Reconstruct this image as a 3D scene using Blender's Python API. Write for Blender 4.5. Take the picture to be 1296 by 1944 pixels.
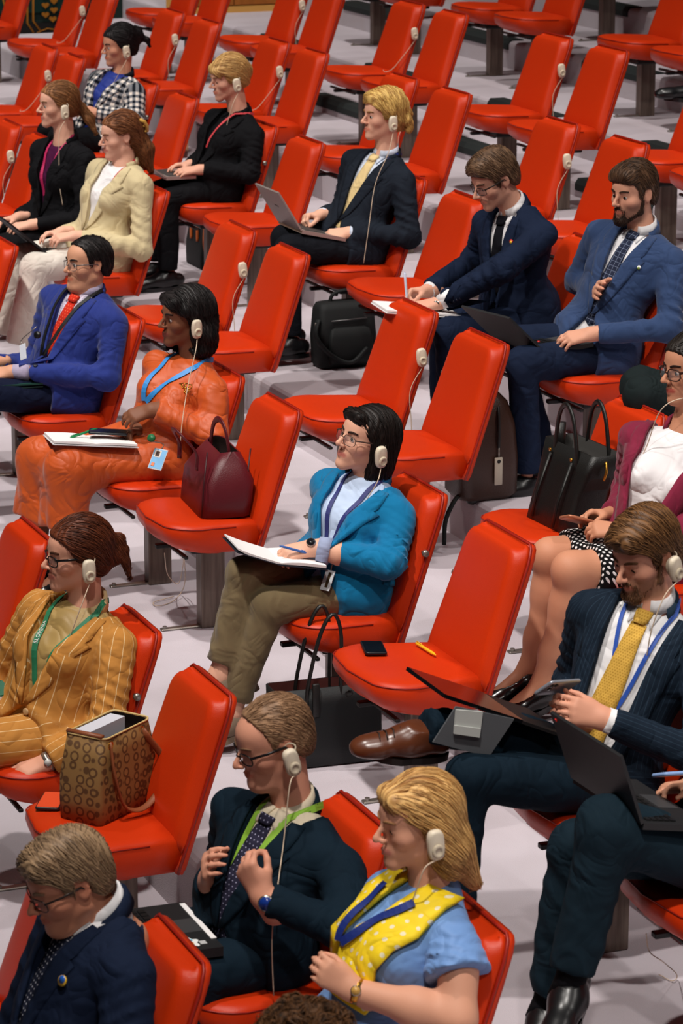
import bpy, math, random
import numpy as np
from mathutils import Vector, Matrix

for _o in list(bpy.data.objects):
    bpy.data.objects.remove(_o, do_unlink=True)
SC = bpy.context.scene
COL = SC.collection
random.seed(7)
rng = np.random.default_rng(11)

# ------------------------------------------------------------------ camera
# world: x runs along the rows of seats (towards the camera), the audience faces -y, z is up
PHI, PITCH, FPX, CAMH = 0.372, 0.2526, 6000.0, 3.236
CAM = np.array([10.0, 0.0, CAMH])
C_R = np.array([math.sin(PHI), math.cos(PHI), 0.0])
_h = np.array([-math.cos(PHI), math.sin(PHI), 0.0])
_z = np.array([0.0, 0.0, 1.0])
C_D = _h * math.cos(PITCH) - _z * math.sin(PITCH)
C_U = _h * math.sin(PITCH) + _z * math.cos(PITCH)
_cd = bpy.data.cameras.new('camera')
_cd.sensor_fit = 'VERTICAL'
_cd.sensor_height = 36.0
_cd.sensor_width = 24.0
_cd.lens = FPX / 1944.0 * 36.0
_cd.clip_end = 200.0
_cd.dof.use_dof = True
_cd.dof.focus_distance = 10.2
_cd.dof.aperture_fstop = 10.0
_co = bpy.data.objects.new('camera', _cd)
COL.objects.link(_co)
_co.matrix_world = Matrix(((C_R[0], C_U[0], -C_D[0], CAM[0]),
                           (C_R[1], C_U[1], -C_D[1], CAM[1]),
                           (C_R[2], C_U[2], -C_D[2], CAM[2]),
                           (0, 0, 0, 1)))
SC.camera = _co

# ------------------------------------------------------------------ world, lights, exposure
SC.view_settings.view_transform = 'Standard'
SC.view_settings.look = 'None'
SC.view_settings.gamma = 1.0
SC.view_settings.use_curve_mapping = False
SC.view_settings.exposure = -0.74
_w = bpy.data.worlds.new('hall_ambience')
SC.world = _w
_w.use_nodes = True
_bg = _w.node_tree.nodes['Background']
_bg.inputs['Color'].default_value = (0.80, 0.74, 0.74, 1)
_bg.inputs['Strength'].default_value = 0.024


def area_light(name, loc, target, size, power, col):
    l = bpy.data.lights.new(name, 'AREA')
    l.shape = 'DISK'
    l.size = size
    l.energy = power
    l.color = col
    l.spread = math.radians(78)
    o = bpy.data.objects.new(name, l)
    COL.objects.link(o)
    o.location = loc
    o.rotation_euler = (Vector(target) - Vector(loc)).to_track_quat('-Z', 'Y').to_euler()
    return o


# ceiling downlights of the hall, in strings along the rows
for _i, _x in enumerate((-17.5, -13.0, -9.2, -5.8, -2.8, 0.0, 2.8, 5.8, 8.6)):
    area_light('ceiling_downlight', (_x, 1.5, 6.5), (_x - 1.6, 3.7, 0.0), 0.28, 92, (1.0, 0.945, 0.885))
    area_light('ceiling_downlight', (_x + 1.4, 6.3, 6.9), (_x - 0.6, 7.0, 0.8), 0.28, 60, (1.0, 0.945, 0.89))


def ray(px, py):
    return C_D * FPX + C_R * (px - 648.0) + C_U * (972.0 - py)


def on(px, py, ax, val):
    """the point of the hall that the photograph shows at (px, py), on the plane ax = val"""
    v = ray(px, py)
    i = 'xyz'.index(ax)
    return CAM + v * ((val - CAM[i]) / v[i])


# ------------------------------------------------------------------ materials
MATS = {}


def srgb(r, g, b):
    def f(c):
        c /= 255.0
        return c / 12.92 if c <= 0.04045 else ((c + 0.055) / 1.055) ** 2.4
    return (f(r), f(g), f(b))


def mat(name, rgb=(200, 200, 200), rough=0.6, spec=0.4, metal=0.0, bump=None, vary=None, sheen=0.0, alpha=None,
        trans=0.0, emit=None, attr=None, sub=0.0, coat=0.0, stretch=None):
    """rgb in sRGB 0-255; bump=(scale, strength, detail); vary=(scale, amount, rgb2)"""
    if name in MATS:
        return MATS[name]
    m = bpy.data.materials.new(name)
    m.use_nodes = True
    nt = m.node_tree
    b = nt.nodes['Principled BSDF']
    c = srgb(*rgb) + (1,)
    b.inputs['Base Color'].default_value = c
    b.inputs['Roughness'].default_value = rough
    b.inputs['Specular IOR Level'].default_value = spec
    b.inputs['Metallic'].default_value = metal
    b.inputs['Sheen Weight'].default_value = sheen
    b.inputs['Coat Weight'].default_value = coat
    if sub:
        b.inputs['Subsurface Weight'].default_value = sub
        b.inputs['Subsurface Radius'].default_value = (0.012, 0.005, 0.003)
        b.inputs['Subsurface Scale'].default_value = 1.0
    if trans:
        b.inputs['Transmission Weight'].default_value = trans
    if alpha is not None:
        b.inputs['Alpha'].default_value = alpha
    if emit:
        b.inputs['Emission Color'].default_value = srgb(*emit[:3]) + (1,)
        b.inputs['Emission Strength'].default_value = emit[3]
    co = None
    if bump or vary:
        tc = nt.nodes.new('ShaderNodeTexCoord')
        mp = nt.nodes.new('ShaderNodeMapping')
        if stretch:
            mp.inputs['Scale'].default_value = stretch
        nt.links.new(tc.outputs['Object'], mp.inputs['Vector'])
        co = mp.outputs['Vector']
    src = None
    if attr:
        an = nt.nodes.new('ShaderNodeVertexColor')
        an.layer_name = attr
        src = an.outputs['Color']
        nt.links.new(src, b.inputs['Base Color'])
    if vary:
        n = nt.nodes.new('ShaderNodeTexNoise')
        n.inputs['Scale'].default_value = vary[0]
        n.inputs['Detail'].default_value = 4
        nt.links.new(co, n.inputs['Vector'])
        r = nt.nodes.new('ShaderNodeMapRange')
        r.inputs['From Min'].default_value = 0.35
        r.inputs['From Max'].default_value = 0.68
        r.inputs['To Max'].default_value = vary[1]
        nt.links.new(n.outputs['Fac'], r.inputs['Value'])
        mx = nt.nodes.new('ShaderNodeMix')
        mx.data_type = 'RGBA'
        nt.links.new(r.outputs['Result'], mx.inputs['Factor'])
        if src:
            nt.links.new(src, mx.inputs['A'])
        else:
            mx.inputs['A'].default_value = c
        mx.inputs['B'].default_value = srgb(*vary[2]) + (1,)
        nt.links.new(mx.outputs['Result'], b.inputs['Base Color'])
    if bump:
        n = nt.nodes.new('ShaderNodeTexNoise')
        n.inputs['Scale'].default_value = bump[0]
        n.inputs['Detail'].default_value = bump[2] if len(bump) > 2 else 3
        nt.links.new(co, n.inputs['Vector'])
        bp = nt.nodes.new('ShaderNodeBump')
        bp.inputs['Strength'].default_value = bump[1]
        bp.inputs['Distance'].default_value = 0.01
        nt.links.new(n.outputs['Fac'], bp.inputs['Height'])
        nt.links.new(bp.outputs['Normal'], b.inputs['Normal'])
    MATS[name] = m
    return m


# ------------------------------------------------------------------ mesh helpers
def link(o, parent=None):
    COL.objects.link(o)
    if parent is not None:
        o.parent = parent
    return o


def obj(name, me, m, parent=None, smooth=True, loc=None):
    o = bpy.data.objects.new(name, me)
    if m is not None and not me.materials:
        me.materials.append(m)
    if smooth:
        me.polygons.foreach_set('use_smooth', np.ones(len(me.polygons), bool))
    if loc is not None:
        o.location = loc
    return link(o, parent)


def tag(o, label=None, cat=None, group=None, kind=None):
    if label:
        o['label'] = label
    if cat:
        o['category'] = cat
    if group:
        o['group'] = group
    if kind:
        o['kind'] = kind
    return o


def empty(name, loc, label=None, cat=None, group=None, rz=0.0):
    o = bpy.data.objects.new(name, None)
    o.empty_display_size = 0.05
    o.location = loc
    o.rotation_euler = (0, 0, rz)
    link(o)
    return tag(o, label, cat, group)


def mesh_from(V, F, name='m'):
    me = bpy.data.meshes.new(name)
    V = np.asarray(V, np.float32)
    if isinstance(F, np.ndarray) and F.ndim == 2 and len(F):
        n, k = F.shape
        me.vertices.add(len(V))
        me.vertices.foreach_set('co', V.ravel())
        me.loops.add(n * k)
        me.loops.foreach_set('vertex_index', F.astype(np.int32).ravel())
        me.polygons.add(n)
        me.polygons.foreach_set('loop_start', np.arange(0, n * k, k, dtype=np.int32))
        me.polygons.foreach_set('loop_total', np.full(n, k, np.int32))
        me.update(calc_edges=True)
    else:
        me.from_pydata([tuple(map(float, v)) for v in V], [], [tuple(int(i) for i in f) for f in F])
        me.update()
    return me


def text_mesh(txt, size, extrude=0.0003):
    """lettering as vertices and faces in its own x-y plane"""
    cu = bpy.data.curves.new('lettering', 'FONT')
    cu.body = txt
    cu.size = size
    cu.extrude = extrude
    cu.resolution_u = 2
    o = bpy.data.objects.new('lettering', cu)
    COL.objects.link(o)
    me = bpy.data.meshes.new_from_object(o.evaluated_get(bpy.context.evaluated_depsgraph_get()))
    V = np.array([v.co[:] for v in me.vertices])
    F = [tuple(p.vertices) for p in me.polygons]
    bpy.data.objects.remove(o, do_unlink=True)
    return V, F


TXT_SLO = text_mesh('SLOVENIA', 0.017)
TXT_TP = text_mesh('ThinkPad', 0.011)


class MB:
    """collects several shapes into ONE mesh"""
    def __init__(s):
        s.V = []
        s.F = []

    def put(s, V, F):
        n = len(s.V)
        s.V += [tuple(map(float, v)) for v in V]
        s.F += [tuple(int(i) + n for i in f) for f in F]
        return s

    def box(s, lo, hi, bev=0.0):
        x0, y0, z0 = lo
        x1, y1, z1 = hi
        if bev <= 0:
            V = [(x0, y0, z0), (x1, y0, z0), (x1, y1, z0), (x0, y1, z0), (x0, y0, z1), (x1, y0, z1), (x1, y1, z1), (x0, y1, z1)]
            return s.put(V, [(0, 3, 2, 1), (4, 5, 6, 7), (0, 1, 5, 4), (1, 2, 6, 5), (2, 3, 7, 6), (3, 0, 4, 7)])
        b = min(bev, (x1 - x0) / 2.01, (y1 - y0) / 2.01, (z1 - z0) / 2.01)
        rings = []
        for z, i in ((z0, b), (z0 + b, 0), (z1 - b, 0), (z1, b)):
            r = []
            for (cx, cy, a0) in ((x1 - b, y1 - b, 0), (x0 + b, y1 - b, 90), (x0 + b, y0 + b, 180), (x1 - b, y0 + b, 270)):
                for a in (0, 45, 90):
                    t = math.radians(a0 + a)
                    q = b - i if i else b
                    q = max(q, 0.15 * b)
                    r.append((cx + q * math.cos(t), cy + q * math.sin(t), z))
            rings.append(r)
        return s.loft(rings)

    def loft(s, rings, cap=True, closed=True):
        n = len(rings[0])
        V = [p for r in rings for p in r]
        F = []
        m = n if closed else n - 1
        for i in range(len(rings) - 1):
            for j in range(m):
                a, b = i * n + j, i * n + (j + 1) % n
                F.append((a, b, b + n, a + n))
        if cap and closed:
            F.append(tuple(reversed(range(n))))
            F.append(tuple((len(rings) - 1) * n + j for j in range(n)))
        return s.put(V, F)

    def tube(s, pts, r, n=8, cap=True, flat=1.0, up=None):
        P = [np.asarray(p, float) for p in pts]
        R = r if hasattr(r, '__len__') else [r] * len(P)
        rings = []
        prev = None
        for i, p in enumerate(P):
            t = P[min(i + 1, len(P) - 1)] - P[max(i - 1, 0)]
            t = t / (np.linalg.norm(t) + 1e-9)
            if prev is None:
                a = np.asarray(up, float) if up is not None else (np.array([0, 0, 1.0]) if abs(t[2]) < 0.9 else np.array([1.0, 0, 0]))
            else:
                a = prev
            u = a - t * (a @ t)
            u /= np.linalg.norm(u) + 1e-9
            prev = u
            w = np.cross(t, u)
            rings.append([p + R[i] * (flat * math.cos(2 * math.pi * j / n) * u + math.sin(2 * math.pi * j / n) * w) for j in range(n)])
        return s.loft(rings, cap)

    def xf(s, M):
        M = np.asarray(M)
        A = np.asarray(s.V) @ M[:3, :3].T + M[:3, 3]
        s.V = [tuple(v) for v in A]
        return s

    def mesh(s, name='m'):
        return mesh_from(s.V, s.F, name)


def frame(o, x, y, z):
    """4x4 with the given columns"""
    M = np.eye(4)
    M[:3, 0], M[:3, 1], M[:3, 2], M[:3, 3] = x, y, z, o
    return M


def unit(v):
    v = np.asarray(v, float)
    return v / (np.linalg.norm(v) + 1e-12)


def spline(P, n):
    """Catmull-Rom through the points"""
    P = [np.asarray(p, float) for p in P]
    if len(P) < 3:
        return [P[0] + (P[-1] - P[0]) * i / (n - 1) for i in range(n)]
    Q = [2 * P[0] - P[1]] + P + [2 * P[-1] - P[-2]]
    out = []
    for i in range(n):
        u = i / (n - 1) * (len(P) - 1)
        k = min(int(u), len(P) - 2)
        t = u - k
        a, b, c, d = Q[k:k + 4]
        out.append(0.5 * (2 * b + (c - a) * t + (2 * a - 5 * b + 4 * c - d) * t * t + (3 * b - a - 3 * c + d) * t ** 3))
    return out
# ------------------------------------------------------------------ rows: hinge line y, floor height
ROWQ = {0: 1.92, 1: 2.553, 2: 3.627, 3: 4.44, 4: 5.255, 5: 6.082, 6: 6.901, 7: 8.03, 8: 8.86, 9: 1.876}
ROWZ = {0: -0.30, 1: -0.233, 2: 0.0, 3: 0.171, 4: 0.35, 5: 0.535, 6: 0.721, 7: 0.985, 8: 1.155, 9: -0.354}
SEATH = 0.42

CARPET = mat('pale_carpet', (196, 188, 196), 0.95, 0.1, bump=(260, 0.25), vary=(1.7, 0.5, (170, 160, 164)))
CARPET2 = mat('riser_carpet', (190, 184, 190), 0.95, 0.1, bump=(240, 0.3), vary=(6, 0.3, (172, 158, 156)))
NOSE = mat('dark_step_nosing', (38, 44, 44), 0.8, 0.2, bump=(300, 0.3))
X0, X1 = -14.9, 9.0


def platform(name, y0, y1, z, zlow, rad=0.03):
    """one step of the stepped floor with a rounded carpeted front edge"""
    prof = [(y1, zlow), (y0, zlow), (y0, z - rad)]
    for a in (30, 60, 90):
        t = math.radians(a)
        prof.append((y0 + rad - rad * math.cos(t), z - rad + rad * math.sin(t)))
    prof += [(y1, z)]
    mb = MB()
    mb.loft([[(x, y, zz) for (y, zz) in prof] for x in (X0, X1)])
    o = obj(name, mb.mesh(), CARPET, smooth=False)
    me = o.data
    me.materials.append(CARPET2)
    for p in me.polygons:
        if abs(p.normal.y) > 0.8:
            p.material_index = 1
    return tag(o, kind='structure')


platform('floor', -3.0, 2.15, ROWZ[0], -1.0)
platform('floor', 2.05, 3.0, ROWZ[1], -1.0)
EDGE = {2: 2.716, 3: 3.77, 4: 4.585, 5: 5.40, 6: 6.22}
for _r in (2, 3, 4, 5):
    platform('floor', EDGE[_r], EDGE[_r + 1] + 0.05, ROWZ[_r], ROWZ[_r] - 0.6)
platform('floor', 6.22, 7.12, ROWZ[6], 0.2)
platform('floor', 7.06, 7.5, 0.81, 0.2)
platform('floor', 7.42, 8.25, ROWZ[7], 0.2)
platform('floor', 8.17, 9.05, ROWZ[8], 0.2)
platform('floor', 8.99, 12.5, 1.33, 0.2)


def nosing(y, z, x0, n):
    """short dark strips that wrap the edge of the upper steps between the pairs of seats"""
    prof = [(y - 0.007, z - 0.055), (y - 0.007, z - 0.02), (y + 0.012, z + 0.007), (y + 0.10, z + 0.007), (y + 0.10, z - 0.01), (y + 0.02, z - 0.02), (y + 0.004, z - 0.055)]
    for k in range(n):
        xa = x0 + 1.94 * k
        mb = MB().loft([[(x, a, b) for (a, b) in prof] for x in (xa, xa + 0.88)])
        tag(obj('trim_%d' % nosing.n, mb.mesh(), NOSE, smooth=False), kind='structure')
        nosing.n += 1


nosing.n = 1
nosing(7.06, 0.81, -4.75 - 1.94 * 3, 5)
nosing(7.42, ROWZ[7], -4.75 - 1.94 * 3, 5)
nosing(8.17, ROWZ[8], -8.95 - 1.94, 5)
nosing(8.99, 1.33, -8.95 - 1.94, 5)

# the end walls far behind the rows: a green tapestry wall below, timber panels further up the steps
WALLX = -13.7
WOODX = -12.1


def wall_part(name, x, y0, y1, z0, z1, m, th=0.12, kind='structure', parent=None):
    o = obj(name, MB().box((x - th, y0, z0), (x, y1, z1)).mesh(), m, smooth=False, parent=parent)
    return tag(o, kind=kind) if kind and parent is None else o


WALLM = mat('dark_green_wall', (30, 44, 40), 0.85, 0.2, bump=(120, 0.4))
WALLD = mat('dark_skirting', (20, 18, 18), 0.7, 0.2)
wall_part('wall_left', WALLX, -3.0, 7.42, -0.9, 5.0, WALLM)
wall_part('baseboard_left', WALLX + 0.02, -3.0, 7.40, 0.0, 0.80, WALLD, th=0.06)
WOODP = mat('honey_wood_panel', (176, 104, 34), 0.45, 0.4, stretch=(1, 6, 0.6), vary=(5, 0.6, (150, 86, 26)))
WOODT = mat('golden_skirting', (222, 166, 84), 0.4, 0.4)
_w = wall_part('wall_back', WOODX - 0.03, 7.30, 12.5, 0.2, 5.0, WOODT)
for _k in range(8):
    wall_part('panel', WOODX, 7.36 + _k * 0.42, 7.36 + _k * 0.42 + 0.412, 1.04, 4.2, WOODP, th=0.03, parent=_w)
wall_part('baseboard_back', WOODX + 0.012, 7.44, 12.4, 0.98, 1.03, WOODT, th=0.03)
# woven tapestry: gold hearts and bands on dark green
_tp = empty('tapestry', (WALLX, 6.6, 1.0), 'dark green tapestry with golden hearts and bands, top left corner', 'tapestry')
_tm = mat('tapestry_green', (24, 46, 42), 0.95, 0.1, bump=(260, 0.5))
_tg = mat('tapestry_gold', (150, 96, 30), 0.9, 0.1, bump=(260, 0.4))
obj('cloth', MB().box((0.0, -3.0, -0.12), (0.02, 0.75, 3.0)).mesh(), _tm, parent=_tp, smooth=False)


def on_wall(px, py):
    p = on(px, py, 'x', WALLX + 0.022)
    return np.array([0.022, p[1] - 6.6, p[2] - 1.0])


def heart(c, r):
    V = []
    for i in range(22):
        t = 2 * math.pi * i / 22
        V.append(c + np.array([0, r * math.sin(t) ** 3, r * 0.85 * (0.8125 * math.cos(t) - 0.3125 * math.cos(2 * t) - 0.125 * math.cos(3 * t) - 0.0625 * math.cos(4 * t))]))
    V2 = [v + np.array([0.008, 0, 0]) for v in V]
    return MB().put(V + V2, [tuple(range(21, -1, -1)), tuple(range(22, 44))] + [(i, (i + 1) % 22, (i + 1) % 22 + 22, i + 22) for i in range(22)])


for _px, _py in ((86, 10), (102, 2), (86, 28), (102, 19), (100, 36), (86, -8), (102, -15)):
    obj('heart', heart(on_wall(_px, _py), 0.030).mesh(), _tg, parent=_tp, smooth=False)
for _pts in (((52, -20), (52, 44), (64, 62)), ((63, -20), (63, 40), (78, 60)), ((6, 28), (9, 12), (4, -10)), ((70, 62), (90, 54), (116, 58))):
    obj('band', MB().tube([on_wall(*q) for q in _pts], 0.008, 6, flat=0.5).mesh(), _tg, parent=_tp)
# ------------------------------------------------------------------ chairs
RED = mat('red_leather', (198, 51, 11), 0.38, 0.25, bump=(420, 0.10, 2), vary=(3.5, 0.35, (188, 44, 9)))
REDD = mat('red_piping', (150, 28, 14), 0.4, 0.4)
BRONZE = mat('bronze_post', (118, 104, 94), 0.4, 0.5, metal=0.4, stretch=(8, 8, 0.5), vary=(8, 0.7, (74, 60, 52)))
STEEL = mat('brushed_steel', (150, 145, 138), 0.35, 0.5, metal=0.8)
BLACKM = mat('black_metal', (22, 22, 23), 0.5, 0.4)
CREAM = mat('cream_plastic', (222, 208, 186), 0.45, 0.4)
CREAM2 = mat('cream_plastic_inner', (205, 190, 166), 0.5, 0.4)
CORDM = mat('cream_cord', (212, 190, 166), 0.6, 0.3)
AL = 0.324
BL_, BS_ = math.cos(AL), math.sin(AL)


def bk(x, v, n):
    """back-rest frame: x across, v up along the back, n out of its front face -> chair local"""
    return (x, v * BS_ - n * BL_, v * BL_ + n * BS_)


def hwid(v):
    return 0.197 - 0.034 * max(0.0, min(1.0, v / 0.389))


def back_ring(v, dn, dv, fr=0.0, wadd=0.0, f0=0.0):
    w = hwid(v) + wadd
    r = 0.013
    pts = []
    ws = w + 0.020
    # rear corner -> side -> rounded crease -> slightly cushioned front face, mirrored
    half = [(ws, -dn, dv), (ws - 0.001, -dn * 0.75, dv * 0.75), (w + 0.014, -r * 1.6 - f0, dv * 0.4), (w + 0.008, -r * 0.5 - f0, dv * 0.1), (w - 0.004, 0.0015 - f0, 0), (w - 0.02, 0.003 - f0 + fr * 0.2, 0),
            (w * 0.66, 0.003 - f0 + fr * 0.7, 0), (w * 0.33, 0.003 - f0 + fr, 0)]
    for (x, n, d) in half:
        pts.append(bk(x, v + d, n))
    pts.append(bk(0, v, 0.003 - f0 + fr))
    for (x, n, d) in reversed(half):
        pts.append(bk(-x, v + d, n))
    return pts


def make_chair_meshes():
    M = {}
    mb = MB()
    rings = []
    for v, dn, dv, fr, wa, f0 in ((-0.03, 0.03, 0, 0.0, -0.004, 0.01), (0.0, 0.032, 0, 0.004, 0, 0.002), (0.05, 0.035, 0, 0.006, 0, 0), (0.13, 0.038, 0, 0.006, 0, 0), (0.22, 0.041, 0.002, 0.004, 0, 0), (0.30, 0.044, 0.004, 0.002, 0, 0),
                                  (0.345, 0.046, 0.008, 0, 0, 0), (0.365, 0.047, 0.012, 0, -0.003, 0.001), (0.379, 0.047, 0.015, 0, -0.008, 0.003), (0.389, 0.047, 0.016, 0, -0.015, 0.006), (0.396, 0.047, 0.016, 0, -0.025, 0.014), (0.399, 0.047, 0.016, 0, -0.038, 0.026)):
        rings.append(back_ring(v, dn, dv, fr, wa, f0))
    # rounded upper corners
    n = len(rings[0])
    mb.loft(rings)
    M['backrest'] = mb.mesh('backrest')
    # rear shell, a flat padded panel down to the underside of the seat
    mb = MB()
    out = []
    for v in (-0.092, -0.07, 0.0, 0.1, 0.2, 0.3, 0.37, 0.395, 0.405):
        w = hwid(v) + 0.021 - (0.026 if v > 0.4 else 0.013 if v > 0.39 else 0.004 if v > 0.365 else 0) - (0.012 if v < -0.09 else 0)
        d = 0.030 + 0.017 * max(0, min(1, v / 0.389))
        q = max(0.0, min(1.0, v / 0.389)) * 0.015
        out.append([bk(-w, v + q, -d), bk(w, v + q, -d), bk(w, v + q, -d - 0.02), bk(w * 0.8, v + q, -d - 0.026), bk(-w * 0.8, v + q, -d - 0.026), bk(-w, v + q, -d - 0.02)])
    mb.loft(out)
    M['back_shell'] = mb.mesh('back_shell')
    # piping round the edge between cushion and shell
    path = []
    for v in (-0.09, 0.0, 0.1, 0.2, 0.3, 0.35):
        path.append((hwid(v) + 0.021, v))
    path += [(hwid(0.389) + 0.017, 0.372), (hwid(0.389) + 0.008, 0.393), (hwid(0.389) - 0.006, 0.405)]
    full = [(x, v) for x, v in path] + [(-x, v) for x, v in reversed(path)]
    pts = []
    for x, v in full:
        d = 0.032 + 0.017 * max(0, min(1, v / 0.389))
        pts.append(bk(x, v + max(0, min(1, v / 0.389)) * 0.015, -d))
    M['piping'] = MB().tube(pts, 0.0045, 6).mesh('piping')
    # seat
    def outline(sc, back, front, z, side=0.0):
        P = []
        hr, hf, dep = 0.200 + side, 0.232 + side, 0.335 + front
        P.append((hr, back))
        for t in (0.25, 0.5):
            P.append((hr + (hf - hr) * t * 1.3, back + (-dep - back) * t))
        cx, cy, rr = hf - 0.10, -dep + 0.125, 0.10
        for a in (0, 18, 36, 54, 72):
            t = math.radians(a)
            P.append((cx + rr * math.cos(t), cy - 0.115 * math.sin(t)))
        for q in (0.6, 0.3):
            P.append((cx * q, -dep + 0.010 - 0.012 * (1 - q)))
        Q = [(x * sc, (y - back) * sc + back) for x, y in P]
        full = Q + [(0.0, (-dep - 0.004 - back) * sc + back)] + [(-x, y) for x, y in reversed(Q)]
        tilt = 0.05
        return [(x, y, z - y * tilt) for x, y in full]
    mb = MB()
    mb.loft([outline(0.5, 0.012, 0, 0.010), outline(0.8, 0.012, 0, 0.008), outline(0.93, 0.012, 0, 0.004), outline(0.985, 0.012, 0, -0.004), outline(1.0, 0.014, 0.002, -0.013),
             outline(1.0, 0.02, 0.004, -0.035, 0.003), outline(1.0, 0.02, -0.004, -0.062, 0.002), outline(1.0, 0.02, -0.035, -0.088, -0.008), outline(0.97, 0.02, -0.06, -0.1, -0.012), outline(0.7, 0.02, -0.08, -0.104, -0.012)])
    M['seat'] = mb.mesh('seat')
    pts = [(x, y, z + 0.001) for x, y, z in outline(1.0, 0.012, 0.002, -0.010)]
    M['seam'] = MB().tube(pts[1:-1], 0.0022, 5).mesh('seam')
    # under-seat carrier and folding bracket
    mb = MB().box((-0.09, -0.2, -0.125), (0.09, -0.02, -0.098), 0.006)
    mb.box((-0.03, -0.30, -0.118), (-0.005, -0.17, -0.102), 0.003).box((-0.19, -0.26, -0.112), (0.19, -0.245, -0.1), 0.003)
    M['bracket'] = mb.mesh('bracket')
    H = SEATH
    mb = MB().box((-0.03, -0.145, -H), (0.03, -0.055, -0.11), 0.004)
    M['post'] = mb.mesh('post')
    mb = MB().box((-0.014, -0.29, -H), (0.014, -0.14, -H + 0.008), 0.003)
    mb.tube([(0, -0.275, -H + 0.006), (0, -0.275, -H + 0.016)], 0.008, 8)
    M['foot_bar'] = mb.mesh('foot_bar')
    for k in ('seat', 'backrest', 'back_shell'):
        M[k].materials.append(RED)
    M['piping'].materials.append(REDD)
    M['seam'].materials.append(REDD)
    M['bracket'].materials.append(BLACKM)
    M['post'].materials.append(BRONZE)
    M['foot_bar'].materials.append(STEEL)
    for k in M:
        if k not in ('post', 'bracket', 'foot_bar'):
            M[k].polygons.foreach_set('use_smooth', np.ones(len(M[k].polygons), bool))
    # headphone hook knob on the side of the back
    for s in (1, -1):
        a = bk(s * 0.186, 0.23, -0.028)
        M['hook%d' % s] = MB().tube([a, (a[0] + s * 0.022, a[1], a[2]), (a[0] + s * 0.024, a[1], a[2]), (a[0] + s * 0.033, a[1], a[2])], [0.006, 0.006, 0.012, 0.011], 10).mesh('hook')
        M['hook%d' % s].materials.append(STEEL)
        M['hook%d' % s].polygons.foreach_set('use_smooth', np.ones(len(M['hook%d' % s].polygons), bool))
    return M


CHM = make_chair_meshes()
CHAIRS = {}
NCH = [0]


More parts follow.
